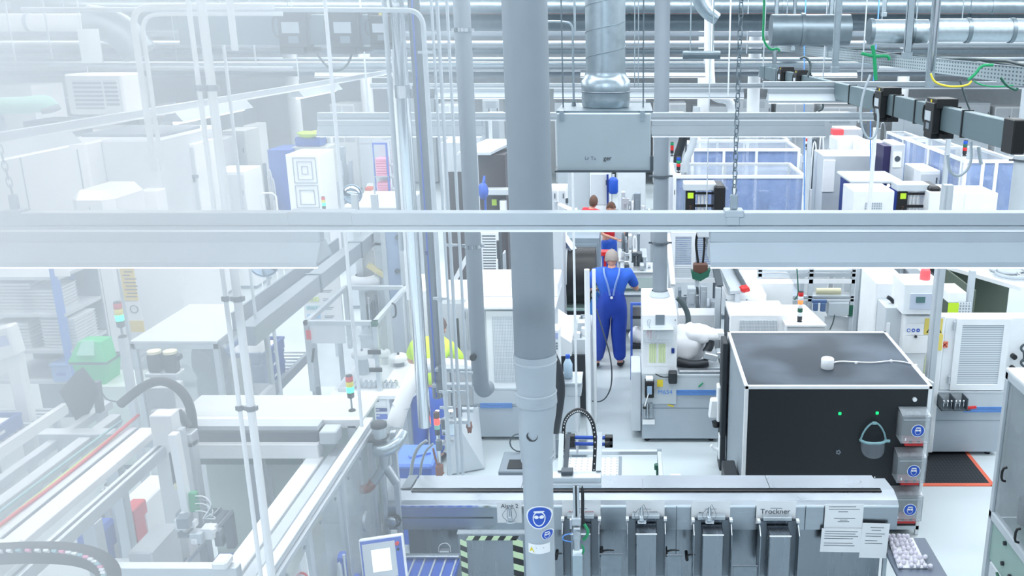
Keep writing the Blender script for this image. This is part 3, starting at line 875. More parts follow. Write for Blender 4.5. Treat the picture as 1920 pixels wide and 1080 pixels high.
for i in range(6):
    Y = 13 + i * 2.6
    t = thing('roof_beam', 'dark steel roof beam, %s from the viewer' % ('first', 'second', 'third', 'fourth', 'fifth', 'sixth')[i], 'beam', 'roof beams')
    part('web', MB().box(-25, 21, Y, Y + .02, 5.5, 6.0), 'mgrey', t)
    part('flange', MB().box(-25, 21, Y - .08, Y + .1, 5.48, 5.5), 'dgrey', t)
    fin(t)
for i, (px, py, Y) in enumerate(((1365, 180, 9.5), (1430, 150, 12), (1540, 200, 12), (1320, 120, 14), (480, 120, 8), (560, 150, 12), (690, 200, 9), (1025, 150, 9), (1160, 180, 12), (160, 100, 9), (98, 110, 7.5), (30, 120, 8.5), (1610, 230, 10), (1400, 100, 16))):
    rod(px, py, Y, 5.9, .008, 'thin drop rod from the roof, ' + ('right of the round pipe', 'left of the far tap-off boxes', 'below the tray hangers', 'above the second lamp rail', 'in the left haze beside the conduit pair', 'above the blue cabinet', 'beside the polished pipe', 'just right of the column', 'behind the air box', 'in the upper left haze', 'farther left in the haze', 'at the left picture edge', 'right of the long hanger', 'beside the chain')[i], m='lgrey')
hduct(11, AY(-60, 42, 11).x, AY(170, 42, 11).x, AY(100, 42, 11).z, .1, 'pale duct in the upper left haze ending in an elbow', (.5,), 'white')
t = thing('duct_elbow', 'large grey elbow duct in the upper left haze', 'duct')
part('pipe', MB().tube([AY(170, 42, 11), AY(200, 45, 11), AY(235, 62, 11), AY(262, 100, 11)], .2, 20, smooth=2), 'galv_dark', t)
fin(t)
rod(170, 90, 9, 4.72, .09, 'short vertical duct in the upper left haze', 'exhaust_pipe', 'pipe', 'lgrey', z0_=AY(170, 118, 9).z, n=18)
t = thing('air_conditioner', 'white wall air unit with a square grille in the left haze', 'air conditioner')
x0, x1, z0, z1 = ext(125, 232, 150, 215, 16)
part('casing', MB().box(x0, x1, 16, 16.8, z0, z1 + .1, .03), 'white', t)
part('grille', MB().box(x0 + .15, x1 - .35, 15.97, 16.0, z0 + .1, z1), 'grille', t)
part('grille', MB().box(x1 - .3, x1 - .08, 15.97, 16.0, z0 + .15, z1), 'grille', t)
part('hanger', MB().cyl((x0 + .2, 16.4, z1), (x0 + .2, 16.4, 6.1), .01, n=6), 'lgrey', t)
fin(t)
t = thing('insulated_pipe', 'pale green wrapped pipe end at the left picture edge', 'pipe')
part('wrap', MB().tube([AY(-60, 200, 5.5), AY(60, 197, 5.5), AY(86, 192, 5.5), AY(94, 203, 5.5)], .05, 14, smooth=2), 'green_pale', t)
part('end_ring', MB().lathe([(.03, 0), (.055, .005), (.055, .03), (.03, .035)], AY(93, 200, 5.5), 14, (.3, 0, -1)), 'mgrey', t)
fin(t)
def fbox(px0, px1, pt, pb, Y, dep, c=.006):
    x0, x1, z0, z1 = ext(px0, px1, pt, pb, Y)
    return MB().box(x0, x1, Y, Y + dep, z0, z1, c)
def fplate(px0, px1, pt, pb, Y, th=.004):
    x0, x1, z0, z1 = ext(px0, px1, pt, pb, Y)
    return MB().box(x0, x1, Y - th, Y, z0, z1)
def frame_mb(x0, x1, z0, z1, Y, w_, d_=.04, mids=()):
    b = MB().box(x0, x0 + w_, Y, Y + d_, z0, z1).box(x1 - w_, x1, Y, Y + d_, z0, z1).box(x0 + w_, x1 - w_, Y, Y + d_, z1 - w_, z1).box(x0 + w_, x1 - w_, Y, Y + d_, z0, z0 + w_)
    for m_ in mids: b.box(m_ - w_ / 2, m_ + w_ / 2, Y, Y + d_, z0 + w_, z1 - w_)
    return b
def disc_sign(parent, x, Y, z, r, off=.003):
    ny = -1
    def disc(rx, rz, ox, oz, o, n=24):
        return MB().prism([(x + ox + rx * math.cos(2 * PI * i / n), Y - o, z + oz + rz * math.sin(2 * PI * i / n)) for i in range(n)], (0, -.0012, 0))
    part('sign_edge', disc(r, r, 0, 0, off), 'paper', parent)
    part('sign_disc', disc(r * .9, r * .9, 0, 0, off + .0012), 'blue', parent)
    part('sign_face', disc(r * .45, r * .62, 0, -r * .05, off + .0024), 'paper', parent)
    part('sign_face', disc(r * .38, r * .54, 0, -r * .06, off + .0036), 'blue', parent)
    for sx in (-1, 1):
        part('sign_goggles', disc(r * .19, r * .15, sx * r * .19, r * .08, off + .0048, 12), 'paper', parent)
    part('sign_hair', disc(r * .4, r * .11, 0, r * .48, off + .0048, 12), 'paper', parent)
def paper(px0, px1, pt, pb, Y, label, lines=(), title=None, tsize=.03, tmat='ink', tilt=0.0, matn='paper', font_dx=0, name='paper_sheet', cat='paper sheet'):
    x0, x1, z0, z1 = ext(px0, px1, pt, pb, Y)
    t = thing(name, label, cat)
    cxm, czm = (x0 + x1) / 2, (z0 + z1) / 2
    ct, st = math.cos(tilt), math.sin(tilt)
    def rr(x, z, y): return (cxm + (x - cxm) * ct - (z - czm) * st, y, czm + (x - cxm) * st + (z - czm) * ct)
    part('sheet', MB().prism([rr(x0, z0, Y), rr(x1, z0, Y), rr(x1, z1, Y), rr(x0, z1, Y)], (0, -.0015, 0)), matn, t)
    if lines:
        b = MB(); W_ = x1 - x0; Hh = z1 - z0
        for (u0, u1, v) in lines:
            b.prism([rr(x0 + W_ * u0, z1 - Hh * v - .002, Y - .0016), rr(x0 + W_ * u1, z1 - Hh * v - .002, Y - .0016), rr(x0 + W_ * u1, z1 - Hh * v + .002, Y - .0016), rr(x0 + W_ * u0, z1 - Hh * v + .002, Y - .0016)], (0, -.0008, 0))
        part('print_lines', b, tmat if title is None else 'mgrey', t)
    if title:
        for (tx, sz, u, v) in title:
            text(tx, sz, (x0 + (x1 - x0) * u, Y - .0025, z1 - (z1 - z0) * v), t, tmat, ry=0)
    fin(t); return t
def hexbolts(pts, r=.008, nrm=(0, -1, 0)):
    b = MB()
    for p in pts: b.cyl(p, Vector(p) + Vector(nrm) * .008, r, n=6)
    return b
def tower(base, cols, s, label, mastz=.06, name='signal_tower', base_m='black'):
    """stack light: base point, colours from the top"""
    t = thing(name, label, 'signal light')
    base = Vector(base)
    part('foot', MB().lathe([(.035 * s, 0), (.03 * s, .012 * s), (.012 * s, .02 * s)], base, 14), base_m, t)
    part('mast', MB().cyl(base + Vector((0, 0, .015 * s)), base + Vector((0, 0, mastz)), .009 * s, n=8), 'mgrey', t)
    z = mastz
    part('socket', MB().lathe([(.02 * s, z), (.032 * s, z + .01 * s), (.032 * s, z + .06 * s)], base, 16), 'charcoal', t)
    z += .06 * s
    for m_ in cols[::-1]:
        part('lens', MB().lathe([(.03 * s, z), (.033 * s, z + .004 * s), (.033 * s, z + .046 * s), (.03 * s, z + .05 * s)], base, 16), m_, t, label={'green_on': 'lit green lens', 'red_on': 'lit red lens', 'orange_on': 'lit orange lens'}.get(m_, m_ + ' lens'))
        z += .052 * s
    part('cap', MB().lathe([(.031 * s, z), (.028 * s, z + .01 * s), (0, z + .014 * s)], base, 16), 'charcoal', t)
    fin(t); return t

Yd = 6.05
XL, XR = AY(719, 960, Yd).x, AY(1684, 960, Yd).x
zf, zg, zbk = AY(1000, 948, Yd).z, AY(1000, 918, 6.2).z, AY(1000, 896, 6.44).z
zlo = AY(1000, 993, Yd).z
t = thing('washing_line', 'long stainless steel dip washing machine across the bottom', 'machine')
part('hood', MB().prism([(XL, Yd, zlo), (XL, Yd, zf), (XL, Yd + .03, zf + .028), (XL, 6.2, zg), (XL, 6.44, zbk - .004), (XL, 6.46, zlo)], (XR - XL, 0, 0)), 'steel', t)
xa = AY(778, 905, 6.3).x; xb = AY(1645, 905, 6.3).x
segs = [xa, AY(980, 905, 6.3).x, AY(1205, 905, 6.3).x, AY(1440, 905, 6.3).x, xb]
for i in range(4):
    part('lid', MB().prism([(segs[i] + .002, 6.205, zg + .012), (segs[i] + .002, 6.46, zbk + .012), (segs[i] + .002, 6.46, zbk), (segs[i] + .002, 6.205, zg)], (segs[i + 1] - segs[i] - .004, 0, 0)), 'steel', t)
part('lid_gap', MB().box(xa, xb, 6.17, 6.204, zg - .002, zg + .004), 'black', t)
part('end_cover', MB().prism([(XL + .1, 6.2, zg + .003), (XL + .1, 6.46, zbk + .004), (xa - .01, 6.46, zbk + .01), (xa - .01, 6.2, zg + .01)], (0, 0, .008)), 'mgrey', t)
part('hood_edge', MB().box(XL, XR, Yd - .004, Yd + .002, zf - .012, zf + .004), 'chrome', t)
bx0, bx1 = AY(767, 1020, 6.12).x, AY(1652, 1020, 6.12).x
part('body', MB().box(bx0, bx1, 6.12, 6.5, .12, zlo, .004), 'steel_v', t)
part('hood_seam', MB().box(AY(750, 970, Yd).x, AY(925, 970, Yd).x, Yd - .003, Yd, AY(800, 972, Yd).z, AY(800, 969.5, Yd).z), 'dgrey', t)
part('panel_joint', MB().box(AY(1268, 1000, Yd).x - .002, AY(1268, 1000, Yd).x + .002, Yd - .006, Yd, zlo, zf).box(AY(1508, 1000, Yd).x - .002, AY(1508, 1000, Yd).x + .002, Yd - .006, Yd, zlo, zf)
     .box(AY(1268, 1000, 6.12).x - .002, AY(1268, 1000, 6.12).x + .002, 6.114, 6.12, .3, zlo), 'dgrey', t)
kx = AY(737, 974, Yd)
part('latch_knob', MB().lathe([(.05, 0), (.055, .01), (.055, .025), (.045, .03)], (kx.x + .012, Yd, kx.z), 8, (0, -1, 0)), 'black', t)
part('latch_knob', MB().lathe([(.046, .03), (.046, .05), (.036, .058), (0, .06)], (kx.x - .005, Yd, kx.z), 8, (0, -1, 0)), 'steel', t)
part('leg', MB().box(bx0, bx0 + .06, 6.14, 6.2, 0, .12), 'steel_dark', t); part('leg', MB().box(bx1 - .06, bx1, 6.14, 6.2, 0, .12), 'steel_dark', t)
part('leg', MB().box(bx0, bx0 + .06, 6.42, 6.48, 0, .12), 'steel_dark', t); part('leg', MB().box(bx1 - .06, bx1, 6.42, 6.48, 0, .12), 'steel_dark', t)
sc_ = MB()
for (px, py) in ((1440, 898), (1640, 897), (1642, 914), (1662, 921), (1511, 922)):
    a = AY(px, py, 6.3); sc_.ball((a.x, a.y, a.z + .01), .006, n=6, m=4)
part('screw', sc_, 'chrome', t)
fin(t)
def chute(px0, px1, pt, label, wide=.5, lowpx=1092):
    x0, x1, z0, z1 = ext(px0, px1, pt, lowpx, 5.86)
    z0 = .75
    t = thing('drop_chute', label, 'chute', 'steel chutes on the washing machine')
    w_ = x1 - x0
    part('back_plate', MB().box(x0, x1, 6.0, 6.012, z0, z1), 'steel_v', t)
    part('side_wall', MB().prism([(x0, 5.86, z0), (x0, 6.0, z0), (x0, 6.0, z1), (x0, 5.93, z1 - .01), (x0, 5.86, z1 - .06)], (.006, 0, 0)), 'steel_v', t)
    part('side_wall', MB().prism([(x1, 5.86, z0), (x1, 6.0, z0), (x1, 6.0, z1), (x1, 5.93, z1 - .01), (x1, 5.86, z1 - .06)], (-.006, 0, 0)), 'steel_v', t)
    c0, c1 = x0 + w_ * .22, x0 + w_ * .77
    part('slide', MB().box(c0, c1, 5.84, 5.99, z0, z1 - .045, .006), 'steel_v', t)
    part('slide_edge', MB().box(c0, c1, 5.835, 5.845, z1 - .05, z1 - .044), 'white', t)
    part('flange', MB().box(x0, c0, 5.985, 5.999, z0, z1 - .01).box(c1, x1, 5.985, 5.999, z0, z1 - .01), 'steel_dark', t)
    part('top_bracket', MB().box(x0 + w_ * .12, x1 - w_ * .15, 5.97, 6.04, z1, z1 + .03, .003), 'alu', t)
    part('hook', MB().box(x0 - .01, x0 + .012, 5.95, 5.99, z1 - .006, z1 + .012), 'white', t); part('hook', MB().box(x1 - .012, x1 + .01, 5.95, 5.99, z1 - .006, z1 + .012), 'white', t)
    fin(t); return t
chute(1054, 1124, 988, 'stainless chute directly behind the gripper arm')
chute(1176, 1248, 988, 'stainless chute second from the gripper arm')
chute(1300, 1372, 990, 'stainless chute under the third paper sign')
chute(1424, 1498, 992, 'stainless chute under the Trockner sign')
tl = ((.35, .65, .32),)
paper(932, 978, 941, 980, 5.985, 'paper sign reading Alsar 2 beside the column', tl, (('Alsar 2', .045, .52, .2),), name='paper_sign', cat='sign')
paper(1054, 1126, 939, 984, 6.02, 'paper sign behind the gripper with reddish letters', tl, (('DI - WASSER', .034, .5, .5),), tmat='inkred', name='paper_sign', cat='sign')
paper(1174, 1246, 940, 984, 6.02, 'paper sign with dark letters on the middle of the machine', tl, (('DI - WASSER', .034, .5, .5),), name='paper_sign', cat='sign')
paper(1296, 1369, 940, 984, 6.02, 'paper sign with the longest word, left of Trockner', tl, (('DI - Wasser', .036, .5, .52),), name='paper_sign', cat='sign')
paper(1418, 1492, 939, 982, 6.02, 'paper sign reading Trockner', tl, (('Trockner', .058, .48, .46),), name='paper_sign', cat='sign', tilt=-.01)
L_ = [(.1, .8, .1), (.1, .9, .2), (.35, .6, .3), (.25, .8, .55), (.4, .6, .62), (.35, .65, .68)]
paper(1546, 1618, 945, 993, 6.03, 'upper white notice taped left of the tall notice', L_)
paper(1539, 1614, 991, 1035, 6.02, 'lower white notice overlapped by the one above', [(.08, .9, .12), (.08, .85, .22), (.08, .92, .32), (.08, .8, .42), (.08, .8, .62), (.08, .85, .72)], tilt=-.02)
paper(1614, 1665, 981, 1046, 6.02, 'tall white notice at the right end of the machine', [(.3, .8, .12), (.35, .7, .2), (.15, .85, .3), (.15, .75, .37), (.15, .6, .5), (.15, .8, .58)], tilt=-.03)
for i, (a, b_, pt, lab) in enumerate(((1127, 1165, 1040, 'bent steel flap between the first and second chute'), (1252, 1276, 1042, 'narrow steel flap between the second and third chute'), (1376, 1418, 1062, 'steel flap between the third and fourth chute'))):
    x0, x1, z0, z1 = ext(a, b_, pt, 1095, 5.75)
    t = thing('steel_flap', lab, 'flap')
    part('sheet', MB().prism([(x0, 5.75, z1), (x1, 5.75, z1), (x1, 5.62, z1 - .35), (x0, 5.62, z1 - .35)], (0, .006, .002)), 'galv', t)
    part('hinge', MB().cyl((x0 - .01, 5.755, z1), (x1 + .01, 5.755, z1), .008, n=8), 'steel_dark', t)
    fin(t)
for i, (px, py, lab) in enumerate(((1140, 1030, 'black clamp lever left of the second chute'), (1262, 1030, 'black clamp lever right of the second chute'), (1296, 1038, 'black clamp lever beside the third chute'), (1050, 1036, 'black clamp lever beside the first chute'))):
    a = AY(px, py, 5.9); s_ = 1 if i < 2 else .6
    solo('clamp_lever', lab, 'lever', MB().tube([a + Vector((-.05 * s_, 0, -.02)), a + Vector((-.02, -.01, 0)), a + Vector((.045 * s_, -.02, .004))], lambda f: .009 - .004 * f, 7, smooth=1).cyl(a + Vector((-.05 * s_, -.005, -.05)), a + Vector((-.05 * s_, .11, -.05)), .012, n=8).cyl(a + Vector((-.05 * s_, 0, -.055)), a + Vector((-.05 * s_, 0, -.015)), .008, n=8), 'black')
for i, (px, lab) in enumerate(((957, 'beside the Alsar sign'), (1203, 'over the middle paper sign'), (1330, 'over the third paper sign'))):
    a = AY(px, 975, 5.92)
    t = thing('wire_gripper', 'small bright wire gripper ' + lab, 'gripper', 'small grippers on the washing machine')
    part('stem', MB().cyl(a, a + Vector((0, 0, .1)), .008, n=8).box(a.x - .03, a.x + .035, a.y - .02, a.y + .02, a.z - .02, a.z - .008, .003), 'chrome', t)
    b = MB()
    for k in range(4):
        ww = -.04 + .025 * k
        b.tube([a + Vector((ww * .6, -.01, 0)), a + Vector((ww * 1.6, -.02, .05)), a + Vector((ww * .4, -.005, .1 + .01 * k))], .0022, 5, smooth=2)
    part('wires', b, 'mgrey', t)
    part('block', MB().box(a.x - .016, a.x + .016, a.y - .018, a.y + .012, a.z - .005, a.z + .03, .003), 'alu', t)
    fin(t)

t = thing('acrylic_guard', 'clear guard edged with black and lime hazard tape', 'guard')
Yh = 5.55
x0, x1, z0, z1 = ext(862, 983, 1002, 1100, Yh)
part('panel', MB().box(x0, x1, Yh, Yh + .006, z0 - .3, z1), 'acrylic', t)
part('top_panel', MB().box(x0 - .01, x1 + .01, Yh, Yh + .05, z1, z1 + .008), 'clear', t)
def tape(ax0, ax1, az0, az1, n, vert, right=False):
    k = MB(); l1 = MB()
    for i in range(n * 2):
        f0, f1 = i / (2 * n), (i + 1) / (2 * n)
        if vert:
            za, zb_ = az1 + (az0 - az1) * f0, az1 + (az0 - az1) * f1
            sl = (-1 if not right else 1) * .6 * (az1 - az0) / (2 * n)
            q = [(ax0, Yh - .001, za - sl * .5), (ax1, Yh - .001, za + sl * .5 - sl), (ax1, Yh - .001, zb_ - sl * .5), (ax0, Yh - .001, zb_ - sl * .5)]
            q = [(ax0, Yh - .001, za + (0 if not right else 0)), (ax1, Yh - .001, za - .022), (ax1, Yh - .001, zb_ - .022), (ax0, Yh - .001, zb_)]
        else:
            xa_, xb_ = ax0 + (ax1 - ax0) * f0, ax0 + (ax1 - ax0) * f1
            q = [(xa_, Yh - .001, az0), (xb_, Yh - .001, az0), (xb_ + .02, Yh - .001, az1), (xa_ + .02, Yh - .001, az1)]
        (k if i % 2 else l1).prism(q, (0, -.0015, 0))
    return k, l1
for (a0, a1, b0, b1, n, v) in ((x0 + .01, x0 + .055, z0 - .3, z1 - .035, 8, True), (x1 - .075, x1 - .005, z0 - .3, z1 - .03, 7, True), (x0 + .05, x1 - .05, z1 - .045, z1 - .012, 4, False)):
    k, l1 = tape(a0, a1, b0, b1, n, v)
    part('black_tape_stripes', k, 'black', t); part('light_tape_stripes', l1, 'lime_pale', t)
fin(t)
t = thing('belt_conveyor', 'blue flighted conveyor belt at the bottom left of the steel machine', 'conveyor')
zc_ = .98
a, b_ = AZ(690, 1048, zc_), AZ(862, 1048, zc_)
part('belt', MB().box(a.x, b_.x, a.y - .6, a.y, zc_ - .05, zc_), 'blue_mid', t)
fl = MB()
for k in range(9):
    x = a.x + .04 + (b_.x - a.x - .06) * k / 8
    fl.box(x - .006, x + .006, a.y - .6, a.y - .01, zc_, zc_ + .014)
part('flight_bars', fl, 'alu', t)
part('side_rail', MB().box(a.x, b_.x, a.y, a.y + .03, zc_ - .06, zc_ + .03, .004), 'alu_dark', t)
part('roller', MB().cyl((a.x, a.y - .02, zc_ + .03), (b_.x, a.y - .02, zc_ + .03), .012, n=10), 'steel', t)
part('stand', MB().box(a.x + .1, a.x + .15, a.y - .4, a.y - .35, 0, zc_ - .05).box(b_.x - .15, b_.x - .1, a.y - .4, a.y - .35, 0, zc_ - .05), 'alu', t)
fin(t)
t = thing('clamp_bracket', 'bright metal bracket and loop on the blue belt rail', 'bracket')
a = AY(835, 1035, 5.95)
part('block', MB().box(a.x - .04, a.x + .03, 5.93, 5.98, .9, a.z + .015, .004), 'alu', t)
part('knob', MB().ball((a.x - .05, 5.9, a.z - .02), .017), 'chrome', t)
part('loop', MB().tube([(a.x - .05, 5.95, a.z), (a.x - .045, 5.95, a.z + .06), (a.x + .01, 5.95, a.z + .08), (a.x + .04, 5.95, a.z + .05), (a.x + .04, 5.95, a.z)], .004, 6, smooth=2), 'white', t)
fin(t)
t = thing('operator_panel', 'tilted white touch panel with blue border and red stop button', 'control panel')
Ym = 5.1
cx0, cx1, z0, z1 = ext(678, 760, 1012, 1084, Ym)
cm = Vector(((cx0 + cx1) / 2, Ym, (z0 + z1) / 2)); hw, hh = (cx1 - cx0) / 2, (z1 - z0) / 2
ro = math.radians(6)
ux = Vector((math.cos(ro), .1, math.sin(ro))).normalized(); nv_ = Vector((0, -1, .35)); nv_ = (nv_ - ux * nv_.dot(ux)).normalized(); uz = nv_.cross(ux)
uz = uz if uz.z > 0 else -uz
part('housing', MB().obox(cm, ux * hw, uz * hh * 1.05, nv_ * .02, .008), 'white', t)
part('front_film', MB().obox(cm + nv_ * .021, ux * hw * .93, uz * hh * .94, nv_ * .0012), 'blue_mid', t)
part('inner_frame', MB().obox(cm + nv_ * .0225 - ux * hw * .12, ux * hw * .74, uz * hh * .8, nv_ * .001), 'off', t)
part('screen', MB().obox(cm + nv_ * .024 - ux * hw * .05, ux * hw * .42, uz * hh * .5, nv_ * .001), 'screen', t)
part('stop_button', MB().cyl(cm + nv_ * .022 + ux * hw * .74 + uz * hh * .66, cm + nv_ * .045 + ux * hw * .74 + uz * hh * .66, .012, n=14), 'red', t)
part('key_switch', MB().cyl(cm + nv_ * .022 + ux * hw * .74 + uz * hh * .38, cm + nv_ * .032 + ux * hw * .74 + uz * hh * .38, .008, n=10), 'black', t)
part('arm', MB().cyl(cm - nv_ * .02, cm - nv_ * .02 + Vector((-.02, .3, -.2)), .02, n=10).cyl(cm + Vector((-.02, .3, -.2)), (cm.x - .02, cm.y + .3, 0), .025, n=10), 'alu', t)
fin(t)

Yg = 5.6
t = thing('pick_and_place_robot', 'pick-and-place gripper arm hanging right of the column', 'robot arm')
x0, x1, z0, z1 = ext(1035, 1127, 896, 908, Yg)
part('cross_plate', MB().box(x0, x1, Yg, Yg + .1, z0, z1, .004).box(x0 - .005, x1 + .002, Yg - .02, Yg, z0 - .02, z0 + .01, .003), 'alu', t)
p1 = AY(1053, 815, 5.95); p2 = AY(1125, 812, 5.95)
part('upright', MB().beam((x0 + .05, Yg + .09, z1), p1, .035, .03), 'alu', t)
part('upright', MB().beam((x1 - .02, Yg + .09, z1), p2, .035, .03), 'alu', t)
part('lift_motor', MB().beam((x0 + .085, Yg + .12, z1), p1 + Vector((.045, .02, -.02)), .03, .05).box(x0 + .06, x0 + .14, Yg + .03, Yg + .1, z1, z1 + .03, .004), 'dgrey', t)
v0 = AY(1079, 912, Yg - .03); v1 = AY(1086, 968, Yg - .03)
part('vertical_profile', MB().box(v0.x - .018, v0.x - .003, Yg - .04, Yg, v1.z - .02, z0).box(v0.x + .009, v0.x + .024, Yg - .04, Yg, v1.z - .02, z0), 'alu', t)
part('slot', MB().box(v0.x - .003, v0.x + .009, Yg - .03, Yg, v1.z - .02, z0), 'black', t)
part('hose', MB().tube([(v0.x + .045, Yg - .01, z0), (v0.x + .048, Yg - .02, z0 - .12), (v0.x + .044, Yg - .02, v1.z), (v0.x + .055, Yg - .02, v1.z - .08)], .011, 8, smooth=2), 'rubber', t)
gz = v1.z
part('gripper_block', MB().box(v0.x - .03, v0.x + .035, Yg - .06, Yg + .01, gz - .06, gz, .006).box(v0.x - .02, v0.x + .03, Yg - .07, Yg, gz - .17, gz - .07, .008), 'alu', t)
part('gripper_detail', MB().box(v0.x - .045, v0.x - .025, Yg - .05, Yg - .02, gz - .09, gz - .02, .003).cyl((v0.x + .01, Yg - .09, gz - .1), (v0.x + .01, Yg - .05, gz - .1), .02, n=12).box(v0.x - .015, v0.x + .025, Yg - .08, Yg - .06, gz - .24, gz - .16, .003), 'chrome', t)
part('lower_block', MB().box(v0.x - .03, v0.x + .045, Yg - .1, Yg - .02, gz - .52, gz - .26, .006), 'galv', t)
part('green_hose', MB().tube([(v0.x + .055, Yg - .03, gz - .06), (v0.x + .085, Yg - .05, gz - .1), (v0.x + .075, Yg - .05, gz - .14), (v0.x + .05, Yg - .05, gz - .17)], .011, 8, smooth=2).tube([(v0.x + .04, Yg - .07, gz - .2), (v0.x + .055, Yg - .07, gz - .24), (v0.x + .04, Yg - .07, gz - .27)], .008, 7, smooth=1), 'green', t)
part('blue_hose', MB().tube([(v0.x - .03, Yg - .05, gz - .12), (v0.x - .09, Yg - .06, gz - .13), (v0.x - .095, Yg - .06, gz - .17), (v0.x - .03, Yg - .06, gz - .18)], .005, 6, smooth=2), 'sky', t)
fin(t)
t = thing('cable_chain', 'black cable chain arching with white dots over the gripper arm', 'cable chain')
pts = pxpts([(1057, 850), (1056, 800), (1062, 782), (1075, 771), (1088, 768), (1102, 776), (1113, 795), (1117, 830), (1113, 890)], 6.1)
sm_ = MB().tube(pts, .018, 4, smooth=2)
part('links', sm_, 'black', t)
P2 = [Vector(p) for p in pts]
for _ in range(2):
    q = [P2[0]]
    for i in range(len(P2) - 1):
        q += [P2[i] * .75 + P2[i + 1] * .25, P2[i] * .25 + P2[i + 1] * .75]
    q.append(P2[-1]); P2 = q
dots = MB()
for p in P2[::1]: dots.obox(p + Vector((0, -.0175, 0)), (.004, 0, 0), (0, .003, 0), (0, 0, .004))
part('link_windows', dots, 'white', t)
fin(t)
t = thing('pneumatic_cylinder', 'pair of blue pneumatic cylinders with black ends', 'cylinder')
for py in (820, 832):
    a, b_ = AY(1078, py, 6.2), AY(1134, py + 1, 6.2)
    part('tube', MB().cyl(a, b_, .014, n=10), 'blue', t)
    part('end_cap', MB().box(a.x - .045, a.x, 6.17, 6.23, a.z - .02, a.z + .02, .004).box(b_.x, b_.x + .06, 6.17, 6.23, b_.z - .016, b_.z + .016, .004), 'black', t)
part('end_plate', MB().box(AY(1143, 820, 6.2).x, AY(1149, 820, 6.2).x, 6.17, 6.23, AY(1143, 836, 6.2).z, AY(1143, 818, 6.2).z, .003), 'charcoal', t)
fin(t)
t = thing('profile_table', 'white aluminium frame table with a perforated plate behind the gripper', 'table')
zt = .82
fl_, fr_ = AZ(1063, 846, zt), AZ(1240, 843, zt)
part('rear_beam', MB().box(fl_.x, fr_.x, fl_.y, fl_.y + .04, zt - .04, zt, .003), 'alu', t)
part('side_beam', MB().box(fr_.x - .04, fr_.x, fl_.y - .75, fl_.y, zt - .04, zt, .003), 'alu', t)
part('corner_cap', MB().box(fr_.x - .042, fr_.x + .002, fl_.y - .002, fl_.y + .042, zt, zt + .004), 'mgrey', t)
px1_ = AZ(1160, 870, zt - .05).x
part('perforated_plate', MB().box(fl_.x, px1_, fl_.y - .75, fl_.y - .03, zt - .06, zt - .05), 'perf_x', t)
part('plate_edge', MB().box(px1_, px1_ + .03, fl_.y - .75, fl_.y - .03, zt - .08, zt - .04), 'mgrey', t)
for (xx, yy) in ((fl_.x, fl_.y), (fr_.x - .04, fl_.y), (fr_.x - .04, fl_.y - .75), (fl_.x, fl_.y - .75)):
    part('leg', MB().box(xx, xx + .04, yy, yy + .04, 0, zt - .04), 'alu', t)
fin(t)
t = thing('signal_post', 'green capped white post standing in the frame table corner', 'button post')
a = AZ(1232, 905, .6)
part('post', MB().cyl((a.x, a.y, 0), (a.x, a.y, .68), .012, n=10).cyl((a.x, a.y, .62), (a.x, a.y, .68), .024, n=12), 'white', t)
part('cap', MB().cyl((a.x, a.y, .74), (a.x, a.y, .79), .028, n=14).cyl((a.x, a.y, .68), (a.x, a.y, .74), .01, n=8), 'dgreen', t)
fin(t)
t = thing('equipment_box', 'small white box with a violet label behind the steel machine', 'box')
a = AZ(1266, 892, .62)
part('body', MB().box(a.x - .05, a.x + .06, a.y - .1, a.y + .05, .4, .62, .01), 'white', t)
part('label_patch', MB().box(a.x - .01, a.x + .02, a.y - .104, a.y - .1, .54, .58), 'violet', t)
part('stand', MB().box(a.x - .03, a.x + .04, a.y - .06, a.y, 0, .4), 'white', t)
fin(t)

Y0, Y1 = 7.8, 9.38
ZT = 1.55
bx0_, bx1_ = AY(1397, 725, Y0).x, AY(1749, 725, Y0).x
t = thing('black_enclosure', 'large black panelled box with pale aluminium edges', 'machine enclosure')
part('front_panel', MB().box(bx0_ + .03, bx1_ - .03, Y0 + .01, Y0 + .02, .1, ZT - .03), 'blackboard', t)
part('rear_panel', MB().box(bx0_ + .03, bx1_ - .03, Y1 - .02, Y1 - .01, .1, ZT - .03), 'blackboard', t)
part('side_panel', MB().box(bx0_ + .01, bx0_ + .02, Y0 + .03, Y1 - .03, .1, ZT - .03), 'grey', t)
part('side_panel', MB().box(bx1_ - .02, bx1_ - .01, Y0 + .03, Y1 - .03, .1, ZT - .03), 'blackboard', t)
part('top_panel', MB().box(bx0_ + .03, bx1_ - .03, Y0 + .03, Y1 - .03, ZT - .03, ZT - .012), 'dusty_black', t)
for (xx, yy) in ((bx0_, Y0), (bx1_ - .035, Y0), (bx0_, Y1 - .035), (bx1_ - .035, Y1 - .035)):
    part('corner_profile', MB().box(xx, xx + .035, yy, yy + .035, 0, ZT, .004), 'white', t)
part('top_profile', MB().box(bx0_, bx1_, Y0, Y0 + .03, ZT - .035, ZT, .004).box(bx0_, bx1_, Y1 - .03, Y1, ZT - .03, ZT, .004).box(bx0_, bx0_ + .03, Y0, Y1, ZT - .03, ZT, .004).box(bx1_ - .03, bx1_, Y0, Y1, ZT - .03, ZT, .004), 'white', t)
part('bottom_profile', MB().box(bx0_, bx1_, Y0, Y0 + .035, .06, .1).box(bx0_, bx1_, Y1 - .035, Y1, .06, .1), 'alu', t)
for (px, py) in ((1575, 776), (1645, 775)):
    a = AY(px, py, Y0)
    part('indicator_light', MB().box(a.x - .013, a.x + .013, Y0, Y0 + .012, a.z - .013, a.z + .013, .003), 'led', t)
a = AY(1715, 749, Y0)
part('white_plug', MB().cyl((a.x, Y0 + .012, a.z), (a.x, Y0 - .01, a.z), .02, n=16), 'white', t)
fin(t)
a = AY(1572, 848, Y0)
b = MB()
